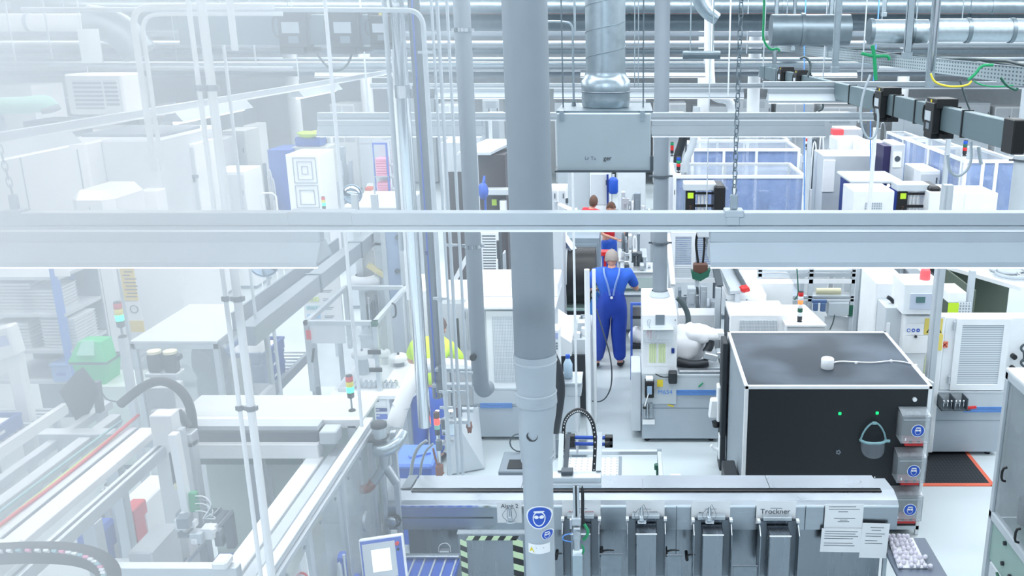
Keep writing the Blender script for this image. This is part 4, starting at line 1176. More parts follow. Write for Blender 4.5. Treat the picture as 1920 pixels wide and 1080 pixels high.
for k in range(5):
    an = k * 2 * PI / 5
    b.cyl((a.x + .016 * math.cos(an), Y0 + .01, a.z + .016 * math.sin(an)), (a.x + .016 * math.cos(an), Y0 - .004, a.z + .016 * math.sin(an)), .009, n=8)
solo('star_knob', 'small star shaped knob on the black front panel', 'knob', b, 'mgrey')
t = thing('sensor_can', 'small white round sensor on top of the black box', 'sensor')
a = AZ(1551, 688, ZT)
part('body', MB().lathe([(.058, 0), (.062, .006), (.062, .095), (.055, .105), (0, .106)], (a.x, a.y, ZT - .012), 26), 'white', t)
part('screws', MB().cyl((a.x - .02, a.y, ZT + .093), (a.x - .02, a.y, ZT + .096), .006, n=8).cyl((a.x + .02, a.y + .01, ZT + .093), (a.x + .02, a.y + .01, ZT + .096), .006, n=8), 'mgrey', t)
fin(t)
cb = [AZ(px, py, ZT + .002) for (px, py) in ((1562, 680), (1575, 677), (1605, 679), (1640, 680), (1670, 676), (1700, 679), (1718, 686), (1732, 706), (1750, 718))]
t = thing('sensor_cable', 'white cable clipped across the top of the black box', 'cable')
part('cable', MB().tube(cb, .007, 8, smooth=2), 'white', t)
for (px, py) in ((1605, 680), (1671, 677), (1717, 685), (1731, 704)):
    a = AZ(px, py, ZT); part('clip', MB().box(a.x - .012, a.x + .012, a.y - .012, a.y + .012, ZT - .012, ZT + .012, .003), 'paper', t)
fin(t)
t = thing('face_shield', 'face shield with pale green headband hung on the black panel', 'face shield')
a = AY(1641, 822, Y0 - .09)
hb = []
for i in range(17):
    an = PI * i / 16
    hb.append((a.x - .118 * math.cos(an), Y0 - .02 - .11 * math.sin(an) * .6, a.z - .045 - .01 * math.sin(an)))
part('headband', MB().tube(hb, .014, 8), 'teal_pale', t)
part('crown_strap', MB().tube([(a.x - .118 + .236 * i / 12, Y0 - .03, a.z - .04 + .17 * math.sin(PI * i / 12) ** .7) for i in range(13)], .009, 7), 'teal_pale', t)
part('strap_buckle', MB().box(a.x - .022, a.x + .022, Y0 - .045, Y0 - .02, a.z + .115, a.z + .14, .004), 'teal_pale', t)
vs = []; n = 14; m_ = 6
for j in range(m_ + 1):
    for i in range(n + 1):
        an = PI * i / n
        x = -.115 * math.cos(an)
        dz = -.155 * (j / m_) * (abs(math.sin(an)) ** .45)
        vs.append((a.x + x, Y0 - .025 - .075 * math.sin(an), a.z - .05 + dz))
part('visor', MB().add(vs, [[j * (n + 1) + i, j * (n + 1) + i + 1, (j + 1) * (n + 1) + i + 1, (j + 1) * (n + 1) + i] for j in range(m_) for i in range(n)], True), 'visor', t)
part('pivot_knob', MB().cyl((a.x + .11, Y0 - .05, a.z - .045), (a.x + .15, Y0 - .05, a.z - .045), .015, n=10), 'teal_pale', t)
fin(t)
def goggle_box(pxc, pt, pb, label, dx=0):
    Yq = Y0 - .16
    x0, x1, z0, z1 = ext(pxc - 26, pxc + 27, pt + 10, pb, Yq)
    t = thing('goggle_dispenser', label, 'dispenser box', 'goggle dispensers on the black enclosure')
    b = MB()
    b.box(x0, x1, Yq, Yq + .004, z0 + .02, z1).box(x0, x0 + .004, Yq, Y0 + .01, z0, z1).box(x1 - .004, x1, Yq, Y0 + .01, z0, z1)
    b.prism([(x0, Yq, z1), (x1, Yq, z1), (x1, Y0, z1 + .03), (x0, Y0, z1 + .03)], (0, 0, .004))
    b.box(x0, x1, Yq, Y0, z0, z0 + .005)
    part('case', b, 'clear', t)
    part('back_plate', MB().box(x0 + .004, x1 - .004, Y0 - .004, Y0 + .009, z0 + .01, z1 + .02), 'charcoal', t)
    e = MB()
    e.tube([(x0, Yq, z0), (x0, Yq, z1), (x0 + .01, Yq + .01, z1 + .012), (x1 - .01, Yq + .01, z1 + .012), (x1, Yq, z1), (x1, Yq, z0), (x0, Yq, z0)], .0035, 6)
    part('case_edge', e, 'visor', t)
    part('hinge_bar', MB().cyl((x0 + .01, Yq, z1 - .03), (x1 - .01, Yq, z1 - .03), .004, n=6), 'lgrey', t)
    g = MB()
    for sx in (-.04, .03): g.ball(((x0 + x1) / 2 + sx, Y0 - .07, z1 - .005), .032, .02, .022, 10, 6)
    part('goggles', g, 'visor', t)
    part('red_base', MB().box(x0 + .05, x1 - .04, Yq + .03, Y0 + .009, z0 - .045, z0, .004), 'red', t)
    part('finger_notch', MB().cyl((x0 + .1, Yq + .029, z0 - .002), (x0 + .1, Yq + .035, z0 - .002), .014, n=12).cyl((x1 - .085, Yq + .029, z0 - .002), (x1 - .085, Yq + .035, z0 - .002), .014, n=12), 'black', t)
    part('catch', MB().box(x0 + .035, x0 + .047, Yq - .003, Yq, z0 + .025, z0 + .05), 'white', t)
    c = AY(pxc + 4 + dx, (pt + pb) / 2 + 6, Yq)
    disc_sign(t, c.x, Yq, c.z, .062)
    fin(t)
goggle_box(1717, 772, 831, 'top one of three clear goggle boxes on the black enclosure')
goggle_box(1709, 849, 905, 'middle one of three clear goggle boxes on the black enclosure')
goggle_box(1702, 922, 977, 'lowest of three clear goggle boxes, beside the steel machine end')
for (pt, pb, lab) in ((722, 800, 'upper white soap dispenser on the left side of the black box'), (812, 858, 'lower white tap-like dispenser on the left side of the black box')):
    a = AX(1352, (pt + pb) / 2, bx0_ - .05)
    zt_, zb_ = AY(1352, pt, a.y).z, AY(1352, pb, a.y).z
    t = thing('dispenser', lab, 'dispenser')
    if pt < 800:
        part('body', MB().box(bx0_ - .1, bx0_, a.y - .06, a.y + .08, zb_ + .08, zt_, .012).obox((bx0_ - .13, a.y, (zt_ + zb_) / 2 - .02), (.05, 0, 0), (0, .05, 0), (.01, 0, .11), .015), 'white', t)
        part('nozzle', MB().cyl((bx0_ - .1, a.y, zb_), (bx0_ - .1, a.y, zb_ + .06), .035, .05, n=12), 'black', t)
    else:
        part('body', MB().box(bx0_ - .08, bx0_, a.y - .06, a.y + .06, zb_, zt_ - .01, .01), 'white', t)
        part('spout', MB().tube([(bx0_ - .05, a.y, zb_ + .1), (bx0_ - .12, a.y, zb_ + .1), (bx0_ - .16, a.y, zb_ + .15)], .022, 8, smooth=1), 'white', t)
    fin(t)
solo('cabinet_side', 'tall dark strip at the far left corner of the black enclosure', 'panel', MB().box(bx0_ - .07, bx0_ - .01, Y1 - .25, Y1, 0, 1.5, .01), 'charcoal')
solo('waste_box', 'low dark box standing under the white dispensers', 'box', MB().box(bx0_ - .14, bx0_ - .01, Y0 + .1, Y0 + .5, 0, .55, .01), 'charcoal')

t = thing('work_table', 'small grey topped table at the lower right of the steel machine', 'table')
ztb = .9
a, b_ = AZ(1648, 1008, ztb), AZ(1735, 1008, ztb); fy = AZ(1773, 1082, ztb).y - .05
part('tabletop', MB().box(a.x, b_.x, fy, a.y, ztb - .03, ztb, .006), 'mgrey2', t)
for (xx, yy) in ((a.x + .03, fy + .03), (b_.x - .06, fy + .03), (a.x + .03, a.y - .06), (b_.x - .06, a.y - .06)):
    part('leg', MB().box(xx, xx + .03, yy, yy + .03, 0, ztb - .03), 'alu', t)
fin(t)
ba, bb = AZ(1671, 1012, ztb + .02), AZ(1757, 1063, ztb + .02)
t = thing('ball_tray', 'shallow white tray under the white balls', 'tray')
p_ = [AZ(1664, 1010, ztb + .004), AZ(1712, 1010, ztb + .004), AZ(1740, 1066, ztb + .004), AZ(1684, 1066, ztb + .004)]
part('sheet', MB().prism(p_, (0, 0, .006)), 'paper', t)
fin(t)
rr = random.Random(4); first = None
for j in range(8):
    for i in range(6):
        if (i == 5 and j < 5) or rr.random() < .06: continue
        u = i / 5.0; v = j / 7.0
        l0 = p_[0].lerp(p_[3], v); l1_ = p_[1].lerp(p_[2], v)
        c = l0.lerp(l1_, u * .92 + .06) + Vector((rr.uniform(-.006, .006), rr.uniform(-.006, .006), 0))
        if v > .6: c += Vector((.02 * u, 0, 0))
        lab = 'small white ball lying in rows on the paper at lower right'
        if first is None:
            first = solo('ball', lab, 'ball', MB().ball((c.x, c.y, ztb + .028), .0185, n=10, m=8), 'ball_white', 'white balls on the grey table')
        else:
            o = first.copy(); C.objects.link(o); o.location = (c.x, c.y, ztb + .0095)
p0, p1, p2, p3 = AZ(1740, 858, 0), AZ(1850, 857, 0), AZ(1866, 912, 0), AZ(1738, 912, 0)
t = thing('floor_mat', 'black perforated rubber mat with an orange border', 'mat')
xa_, xb_, ya_, yb_ = 3.0, p2.x, p2.y, p0.y + .35
part('mat', MB().box(xa_, xb_ - .045, ya_ + .045, yb_, .0, .014), 'matmesh', t)
part('border', MB().prism([(xa_, ya_, 0), (xb_, ya_, 0), (xb_ - .045, ya_ + .045, .014), (xa_, ya_ + .045, .014), ], (0, 0, .001)).box(xa_, xb_, ya_, ya_ + .045, 0, .008).box(xb_ - .045, xb_, ya_, yb_, 0, .012), 'orange', t)
fin(t)
Xc = 2.96
t = thing('glazed_cabinet', 'white framed machine cabinet with a dusty window cut by the right edge', 'machine cabinet')
yb2, yf2 = 6.68, 4.6
zc0, zc1 = .86, 2.13
part('window', MB().box(Xc + .02, Xc + .028, yf2 + .05, yb2 - .05, zc0 + .06, zc1 - .06), 'clear', t)
part('frame', MB().box(Xc, Xc + .05, yb2 - .05, yb2, zc0, zc1, .004).box(Xc, Xc + .05, yf2, yb2, zc1 - .06, zc1, .004).box(Xc, Xc + .05, yf2, yb2, zc0 - .01, zc0 + .06, .004).box(Xc, Xc + .05, yf2 + .9, yf2 + .95, zc0, zc1), 'lgrey', t)
part('top_cover', MB().box(Xc, Xc + 1.2, yf2, yb2, zc1, zc1 + .03, .006), 'white', t)
part('rear_panel', MB().box(Xc + .05, Xc + 1.2, yb2 - .03, yb2, zc0, zc1), 'lgrey', t)
part('inner_panel', MB().box(Xc + .5, Xc + .52, yf2, yb2 - .03, zc0, zc1), 'green_grey', t)
part('base_panel', MB().box(Xc + .02, Xc + 1.2, yf2, yb2 - .02, .5, zc0 - .01), 'green_grey', t)
part('base_rail', MB().box(Xc, Xc + .05, yb2 - .06, yb2, .1, zc0).box(Xc, Xc + .05, yf2, yb2, .1, .16), 'lgrey', t)
part('box_below', MB().box(Xc + .01, Xc + .3, yf2 + .3, yb2 - .1, .16, .5, .01), 'off', t)
for (yy, zz_) in ((6.45, 1.35), (6.1, 1.02)):
    part('handle', MB().tube([(Xc, yy, zz_ - .06), (Xc - .035, yy, zz_ - .05), (Xc - .035, yy, zz_ + .05), (Xc, yy, zz_ + .06)], .01, 8, smooth=1), 'black', t)
part('motor', MB().cyl((Xc + .2, 6.4, .95), (Xc + .2, 6.4, 1.15), .09, n=14).ball((Xc + .18, 6.35, 1.18), .07), 'charcoal', t)
for (yy, zz_) in ((6.35, .62), (6.2, .6), (6.35, .8)):
    part('bolt', MB().cyl((Xc + .02, yy, zz_), (Xc, yy, zz_), .018, n=10), 'charcoal', t)
part('green_hose', MB().tube([(Xc, 6.4, .5), (Xc - .02, 6.2, .44), (Xc - .02, 6.0, .5), (Xc, 5.9, .62)], .012, 7, smooth=2), 'dgreen', t)
part('yellow_part', MB().cyl((Xc - .02, 5.98, .3), (Xc - .02, 5.88, .5), .045, n=12), 'lime', t)
for yy in (yf2 + .05, yb2 - .1):
    part('leg', MB().box(Xc + .02, Xc + .08, yy, yy + .06, 0, .1), 'black', t)
fin(t)
def skin_mesh(nodes, edges, root, sub=1):
    """nodes: name -> (xyz, rx, ry); grows one smooth surface over the bones"""
    names = list(nodes)
    me = D.meshes.new('bones')
    me.from_pydata([nodes[k][0] for k in names], [(names.index(a), names.index(b)) for a, b in edges], [])
    o = D.objects.new('bones', me); C.objects.link(o)
    sk = o.modifiers.new('s', 'SKIN'); sk.use_smooth_shade = True
    for i, k in enumerate(names):
        v = me.skin_vertices[0].data[i]
        v.radius = (nodes[k][1], nodes[k][2]); v.use_root = (k == root)
    sb = o.modifiers.new('u', 'SUBSURF'); sb.levels = sub; sb.render_levels = sub
    dg = bpy.context.evaluated_depsgraph_get()
    r = D.meshes.new_from_object(o.evaluated_get(dg))
    D.objects.remove(o)
    r.polygons.foreach_set('use_smooth', [True] * len(r.polygons))
    return r
def mesh_part(name, me, m_, parent, extra=None):
    if extra:
        import bmesh
        b = bmesh.new(); b.from_mesh(me)
        off = [b.verts.new(v) for v in extra.v]
        for f in extra.f:
            try:
                fc = b.faces.new([off[i] for i in f]); fc.smooth = True
            except ValueError: pass
        b.to_mesh(me); b.free()
    me.materials.clear(); me.materials.append(MATS[m_])
    o = D.objects.new(name, me); C.objects.link(o); o.parent = parent
    return o
def head_mb(c, yaw, pitch=0.0, r=.1):
    """head with brow, nose, chin and ears, looking along -Y before yaw"""
    mb = MB()
    Rm = Matrix.Rotation(yaw, 3, 'Z') @ Matrix.Rotation(pitch, 3, 'X')
    n, m_ = 20, 16; vs = []
    for i in range(m_ + 1):
        th = PI * i / m_
        for k in range(n):
            a = 2 * PI * k / n
            x = math.sin(th) * math.cos(a) * .078; y = math.sin(th) * math.sin(a) * .1; z = math.cos(th) * .122
            if z < 0: x *= 1 - .28 * (-z / .122); y = y * (1 - .12 * (-z / .122)) - .008
            f = max(0, -math.sin(a)) ** 6
            if y < 0:
                y -= f * (.022 * math.exp(-((z + .02) / .018) ** 2) * (abs(math.cos(a)) < .28) + .006 * math.exp(-((z + .075) / .02) ** 2) + .005 * math.exp(-((z - .025) / .014) ** 2))
                y += .008 * math.exp(-((z - .005) / .012) ** 2) * math.exp(-((abs(x) - .032) / .014) ** 2)
            vs.append(Vector(c) + Rm @ Vector((x, y, z)))
    mb.add(vs, [[i * n + k, i * n + (k + 1) % n, (i + 1) * n + (k + 1) % n, (i + 1) * n + k] for i in range(m_) for k in range(n)], True)
    for sx in (-1, 1):
        e = MB().ball((0, 0, 0), .011, .022, .032, 8, 6)
        e.v = [tuple(Vector(c) + Rm @ (Vector(v) + Vector((sx * .078, .008, -.012)))) for v in e.v]
        mb.add(e.v, e.f, True)
    return mb, Rm
def hair_mb(c, Rm, long=0.0, top=1.0):
    mb = MB(); n, m_ = 20, 10; vs = []
    for i in range(m_ + 1):
        th = PI * .62 * i / m_ * (1 + .0)
        for k in range(n):
            a = 2 * PI * k / n
            s_ = math.sin(a)
            t2 = th * (1.0 if s_ > -.2 else .62) * (1 + long * max(0, s_))
            wob = 1 + .05 * math.sin(5 * a + 3 * i) + .03 * math.sin(9 * a)
            vs.append(Vector(c) + Rm @ (Vector((math.sin(t2) * math.cos(a) * .086, math.sin(t2) * s_ * .108 + .006, math.cos(t2) * .132 * top)) * wob))
    mb.add(vs, [[i * n + k, i * n + (k + 1) % n, (i + 1) * n + (k + 1) % n, (i + 1) * n + k] for i in range(m_) for k in range(n)], True)
    return mb
def fingers(mb, wrist, fwd, side, up, curl=.5, s=1.0):
    """palm, four bent fingers and a thumb"""
    w_, f, sd, u = Vector(wrist), Vector(fwd).normalized(), Vector(side).normalized(), Vector(up).normalized()
    mb.obox(w_ + f * .05 * s, f * .045 * s, sd * .038 * s, u * .013 * s, .008)
    for i, L in enumerate((.068, .078, .073, .056)):
        o = w_ + f * .09 * s + sd * (.028 - .019 * i) * s
        q = o + (f * math.cos(curl) - u * math.sin(curl)) * L * .5 * s
        r_ = q + (f * math.cos(2 * curl) - u * math.sin(2 * curl)) * L * .5 * s
        mb.tube([o - f * .01, o, q, r_], lambda t: (.0095 - .002 * t) * s, 6, smooth=1)
    o = w_ + f * .03 * s + sd * .036 * s
    mb.tube([o, o + (sd * .7 + f * .6) * .03 * s, o + (sd * .4 + f * 1.3 - u * .4) * .045 * s], lambda t: (.012 - .003 * t) * s, 6, smooth=1)
def person(loc, rz, label, J, shirt, trousers, hair, hairlong, head_yaw=0, head_pitch=0, shoe=True, straps=None, s=1.0, sleeve=.5, bulk=1.0, wide=1.0):
    """figure faces -Y in its own space"""
    t = thing('person', label, 'person')
    P = {k: Vector(v) for k, v in J.items()}
    nodes = {'pel': (P['pel'], .12, .1), 'wa': (P['wa'], .115, .095), 'ch': (P['ch'], .135, .1), 'nk': (P['nk'], .05, .05), 'hd': (P['hd'] - Vector((0, 0, .04)), .05, .055)}
    ed = [('pel', 'wa'), ('wa', 'ch'), ('ch', 'nk'), ('nk', 'hd')]
    for q in 'lr':
        nodes.update({'hp' + q: (P['hp' + q], .085, .09), 'kn' + q: (P['kn' + q], .056, .06), 'an' + q: (P['an' + q], .038, .04), 'to' + q: (P['to' + q], .034, .028),
                      'sh' + q: (P['sh' + q], .052, .052), 'el' + q: (P['el' + q], .038, .038), 'wr' + q: (P['wr' + q], .026, .022)})
        ed += [('pel', 'hp' + q), ('hp' + q, 'kn' + q), ('kn' + q, 'an' + q), ('an' + q, 'to' + q), ('ch', 'sh' + q), ('sh' + q, 'el' + q), ('el' + q, 'wr' + q)]
    hm, Rm = head_mb(P['hd'], head_yaw, head_pitch)
    for q in 'lr':
        f = (P['wr' + q] - P['el' + q]).normalized()
        sd = Vector((-1 if q == 'r' else 1, 0, 0)) * -1
        sd = (sd - f * sd.dot(f)).normalized()
        fingers(hm, P['wr' + q], f, sd, Vector((0, 0, 1)), .45)
    mesh_part('body', skin_mesh(nodes, ed, 'pel'), 'skin', t, hm)
    K = bulk
    sh = {'wa': (P['wa'], .136 * K, .115 * K), 'ch': (P['ch'], .16 * K, .122 * K), 'nk': (P['nk'] - Vector((0, 0, .03)), .066, .066)}
    e2 = [('wa', 'ch'), ('ch', 'nk')]
    for q in 'lr':
        m_ = P['sh' + q].lerp(P['el' + q], sleeve * 2 if sleeve < .5 else 1)
        sh['sh' + q] = (P['sh' + q], .078 * K, .075 * K); sh['el' + q] = (P['sh' + q].lerp(P['el' + q], min(1, sleeve * 1.7)), .064 * K, .06 * K)
        e2 += [('ch', 'sh' + q), ('sh' + q, 'el' + q)]
    sh['pl'] = (P['pel'].lerp(P['wa'], .1), .138 * K, .118 * K); e2.append(('wa', 'pl'))
    mesh_part('shirt', skin_mesh(sh, e2, 'ch'), shirt, t)
    tr = {'pel': (P['pel'], .15 * K, .128 * K), 'wt': (P['pel'].lerp(P['wa'], .6), .146 * K, .124 * K)}
    e3 = [('pel', 'wt')]
    for q in 'lr':
        tr['hp' + q] = (P['hp' + q], .108 * K, .112 * K); tr['kn' + q] = (P['kn' + q], .088 * K, .09 * K); tr['an' + q] = (P['an' + q] + Vector((0, 0, .02)), .08, .082)
        e3 += [('pel', 'hp' + q), ('hp' + q, 'kn' + q), ('kn' + q, 'an' + q)]
    if straps == 'bib':
        tr['bk'] = (P['ch'] + Vector((0, 0, -.04)), .125 * K, .14 * K); tr['wt'] = (P['wa'], .148 * K, .135 * K); e3.append(('wt', 'bk'))
    mesh_part('trousers', skin_mesh(tr, e3, 'pel'), trousers, t)
    for q in 'lr':
        d = (P['to' + q] - P['an' + q]); d.z = 0; d.normalize()
        a = P['an' + q]
        sm_ = skin_mesh({'a': (Vector((a.x, a.y, .075)) - d * .03, .046, .046), 'b': (Vector((a.x, a.y, .05)) + d * .07, .046, .04), 'c': (Vector((a.x, a.y, .04)) + d * .17, .042, .032)}, [('a', 'b'), ('b', 'c')], 'a')
        mesh_part('shoe', sm_, 'shoe', t)
    part('hair', hair_mb(P['hd'], Rm, hairlong), hair, t)
    if straps:
        for sx in (-1, 1):
            ch = P['ch']
            b = MB().tube([P['wa'] + Vector((sx * .02, .168, .05)), ch + Vector((sx * .05, .178, .0)), ch + Vector((sx * .09, .15, .12)), ch + Vector((sx * .1, .03, .2)), ch + Vector((sx * .08, -.1, .1)), ch + Vector((sx * .07, -.145, .0))], .014, 5, smooth=2)
            part('strap', b, 'strap_blue', t)
        part('button', MB().cyl(P['wa'] + Vector((0, .165, .02)), P['wa'] + Vector((0, .185, .02)), .018, n=10), 'white', t)
    for o in kids(t): o.data.transform(Matrix.Diagonal((s * wide, s * (wide + 1) / 2, s, 1)))
    t.rotation_euler[2] = rz; t.location = loc; DONE.add(t.name)
    return t
STAND = dict(pel=(0, 0, .95), wa=(0, .01, 1.1), ch=(0, 0, 1.3), nk=(0, 0, 1.5), hd=(0, -.01, 1.66), hpl=(.09, 0, .88), knl=(.1, -.01, .5), anl=(.1, .02, .09), tol=(.11, -.12, .04),
             hpr=(-.09, 0, .88), knr=(-.1, -.01, .5), anr=(-.1, .02, .09), tor=(-.11, -.12, .04), shl=(.19, 0, 1.42), ell=(.24, -.02, 1.13), wrl=(.2, -.22, 1.02), shr=(-.19, 0, 1.42), elr=(-.24, -.02, 1.13), wrr=(-.2, -.22, 1.02))
def pose(**k):
    d = dict(STAND); d.update(k); return d
a = AZ(1148, 690, 0)
person((a.x, a.y, 0), PI, 'person in blue dungarees standing with the back turned in the aisle',
       pose(hd=(0, -.05, 1.62), nk=(0, -.02, 1.5), ch=(0, 0, 1.32), shl=(.21, 0, 1.43), shr=(-.21, 0, 1.43), hpl=(.1, 0, .88), knl=(.14, -.01, .5), anl=(.2, .02, .09), tol=(.24, -.1, .04), hpr=(-.09, 0, .88), knr=(-.08, -.01, .5), anr=(-.1, .0, .09), tor=(-.12, -.13, .04),
            ell=(.31, -.05, 1.15), wrl=(.27, -.3, 1.1), elr=(-.31, -.1, 1.16), wrr=(-.3, -.33, 1.12)),
       'shirtblue', 'denim', 'hair_grey', -.05, 0, .35, straps='bib', sleeve=.5, bulk=1.14, wide=1.13)
a = AZ(1110, 512, 0)
person((-.72, 17.1, 0), PI * .78, 'person in a red top with short dark hair, left of two at the back', pose(hd=(0, -.06, 1.6), wrl=(.2, -.35, 1.1), wrr=(-.15, -.35, 1.1)), 'shirtred', 'dblue', 'hair_brown', .25, .5, .3, sleeve=.45, s=.97, bulk=1.05)
person((-.38, 16.6, 0), PI * .28, 'person in a red top and blue trousers, right of two at the back', pose(hd=(0, -.06, 1.6), ell=(.27, -.15, 1.15), wrl=(.25, -.3, .92), wrr=(-.15, -.35, 1.05)), 'shirtred', 'blue', 'hair_brown', .0, -.3, .35, sleeve=.45, s=.96)
a = AZ(808, 866, 0)
person((a.x, a.y, 0), PI * .93, 'person in a lime shirt and blue trousers bent over the bench behind the pipes',
       pose(pel=(0, .02, .9), wa=(0, -.04, 1.04), ch=(0, -.18, 1.24), nk=(0, -.3, 1.38), hd=(0, -.42, 1.46), shl=(.2, -.24, 1.32), shr=(-.2, -.24, 1.32), ell=(.33, -.3, 1.08), wrl=(.3, -.5, 1.0), elr=(-.33, -.3, 1.1), wrr=(-.25, -.52, 1.02)),
       'hivis', 'blue', 'hair_brown', .1, 0, .6, sleeve=.5, bulk=1.15)

def mbase(px0, px1, pt, Y, dep, label, stripes=True, txt=None, zt=None, sx0=None, sx1=None):
    x0, x1, _, z1 = ext(px0, px1, pt, pt + 40, Y)
    t = thing('robot_cell', label, 'machine base')
    part('body', MB().box(x0, x1, Y, Y + dep, .05, z1 - .03, .006), 'base_grey', t)
    part('top', MB().box(x0 - .005, x1 + .005, Y - .01, Y + dep, z1 - .03, z1, .004), 'lgrey', t)
    part('front_band', MB().box(x0, x1, Y - .008, Y, z1 - .2, z1 - .03), 'lgrey', t)
    if stripes:
        a0 = x0 + .2 if sx0 is None else AY(sx0, pt + 20, Y).x
        a1 = x1 - .02 if sx1 is None else AY(sx1, pt + 20, Y).x
        b = MB()
        for k in range(4): b.box(a0, a1, Y - .012, Y - .008, z1 - .2 - .018 * k, z1 - .189 - .018 * k)
        part('stripes', b, 'sky', t)
    part('panel_joint', MB().box(x0, x1, Y - .002, Y, .44, .446), 'mgrey', t)
    for xx in (x0 + .06, x1 - .1):
        part('foot', MB().cyl((xx, Y + .08, 0), (xx, Y + .08, .05), .03, n=10), 'black', t)
        part('foot', MB().cyl((xx, Y + dep - .08, 0), (xx, Y + dep - .08, .05), .03, n=10), 'black', t)
    if txt:
        text(txt, .075, (AY(1247, 737, Y).x, Y - .018, z1 - .215), t, 'sky', name='machine_number')
    fin(t); return x0, x1, z1
mx0, mx1, mz = mbase(1204, 1353, 702, 9.85, 1.0, 'grey machine base marked M654 with blue stripes', txt='M654', sx0=1262, sx1=1342)
t = thing('robot_cabinet', 'tall white sheet metal cabinet with a pipe coming out of its top', 'cabinet')
x0, x1, _, z1 = ext(1204, 1270, 590, 620, 9.84)
part('body', MB().box(x0, x1, 9.84, 10.95, mz, z1, .008), 'white', t)
part('lower_front', MB().box(x0, x1 + .0, 9.836, 9.845, .5, mz), 'lgrey', t)
part('pipe_socket', MB().lathe([(.1, 0), (.13, .0), (.12, .02), (.1, .07)], (AY(1237, 545, 10.6).x, 10.6, z1), 22), 'lgrey', t)
sx, ex, zs0, zs1 = ext(1206, 1262, 613, 637, 9.84)
part('clear_pocket', MB().box(sx, ex, 9.74, 9.745, zs0, zs1).box(sx, ex, 9.74, 9.84, zs0, zs0 + .004), 'clear', t)
part('pocket_rim', MB().box(sx, ex, 9.735, 9.84, zs1 - .004, zs1 + .002), 'lgrey', t)
part('bolts', hexbolts([AY(px, py, 9.84) for (px, py) in ((1208, 640), (1266, 600))]), 'mgrey', t)
a = AY(1262, 657, 9.84); part('switch', MB().box(a.x - .02, a.x + .015, 9.82, 9.84, a.z - .03, a.z + .03, .004), 'dblue', t)
a = AY(1261, 704, 9.84); part('handle_box', MB().box(a.x - .05, a.x + .05, 9.74, 9.84, a.z - .07, a.z + .07, .012), 'charcoal', t)
part('cord', MB().tube([a + Vector((-.05, -.05, .0)), a + Vector((-.12, -.06, .0)), a + Vector((-.2, -.03, .03))], .007, 6, smooth=1), 'black', t)
a = AY(1217, 608, 9.8); part('scissors', MB().tube([a + Vector((-.01, -.02, -.02)), a + Vector((-.02, -.02, .06)), a + Vector((.02, -.02, .08)), a + Vector((.0, -.02, .0)), a + Vector((.015, -.02, -.08))], .006, 6, smooth=1), 'lgrey', t)
part('scissor_grips', MB().tube([a + Vector((-.01, -.02, -.05)), a + Vector((-.012, -.02, -.15))], .009, 6).tube([a + Vector((.02, -.02, -.05)), a + Vector((.02, -.02, -.17))], .009, 6), 'red', t)
part('notice', MB().box(AY(1229, 600, 9.84).x, AY(1246, 600, 9.84).x, 9.835, 9.84, AY(1229, 609, 9.84).z, AY(1229, 590, 9.84).z), 'mgrey', t)
fin(t)
t = paper(1214, 1251, 638, 686, 9.838, 'chart with green columns taped to the white robot cabinet', name='wall_chart', cat='chart')
x0_, x1_, z0_, z1_ = ext(1217, 1248, 645, 680, 9.834)
b = MB(); 
for i in range(9):
    if i % 5 == 4: continue
    b.box(x0_ + (x1_ - x0_) * i / 9 + .002, x0_ + (x1_ - x0_) * (i + 1) / 9 - .003, 9.832, 9.8335, z0_, z1_)
g = part('columns', b, 'green_chart', t); g.data.transform(Matrix.Translation(-t.location))
t = thing('control_box', 'black joystick box with a hanging lever on the machine front', 'control box')
x0, x1, z0, z1 = ext(1209, 1226, 710, 742, 9.8)
part('housing', MB().box(x0, x1, 9.72, 9.82, z0, z1, .01), 'black', t)
part('face', MB().box(x0 + .025, x1 - .025, 9.71, 9.72, z0 + .05, z1 - .06, .003), 'sky_grey', t)
part('top_cap', MB().box(x0 + .01, x1 - .01, 9.73, 9.82, z1, z1 + .03, .004), 'white', t)
a = AY(1216, 738, 9.7); part('lever', MB().tube([a, a + Vector((-.03, -.02, -.1)), a + Vector((-.045, -.01, -.17))], .007, 6), 'white', t)
part('lever_knob', MB().ball(a + Vector((-.045, -.01, -.17)), .02), 'black', t)
fin(t)
t = thing('vent_plate', 'slotted steel plate and tag low on the machine front', 'plate')
x0, x1, z0, z1 = ext(1208, 1223, 755, 782, 9.84)
part('slots', MB().box(x0, x0 + .012, 9.815, 9.84, z0, z1).box(x0 + .03, x0 + .042, 9.815, 9.84, z0, z1).box(x1 - .03, x1 - .018, 9.815, 9.84, z0, z1).box(x1 - .012, x1, 9.815, 9.84, z0, z1), 'steel', t)
part('tag', MB().box(x0 - .02, x1 + .03, 9.83, 9.838, z0 - .09, z0 - .03), 'paper', t)
fin(t)
solo('sticky_note', 'yellow sticky note beside the black joystick box', 'note', fplate(1232, 1243, 712, 725, 9.834), 'yellow')
solo('clip', 'small green pen lying at an angle on the machine front', 'pen', MB().beam(AY(1310, 725, 9.83), AY(1318, 718, 9.83), .02, .01), 'green')
solo('tag', 'small yellow tag on the grey machine base', 'tag', MB().beam(AY(1252, 759, 9.845), AY(1263, 762, 9.845), .004, .018), 'yellow')
t = thing('linear_rail', 'bright steel rail along the front edge of the machine base', 'rail')
x0, x1, z0, z1 = ext(1273, 1352, 706, 713, 9.85)
part('rail', MB().box(x0, x1, 9.86, 9.95, mz, mz + .04, .006), 'steel', t)
part('trough', MB().box(x0, x1, 9.95, 10.0, mz, mz + .02), 'black', t)
fin(t)
t = thing('covered_robot', 'robot wrapped in a white crumpled cover on the machine base', 'robot')
a = AY(1300, 668, 10.25)
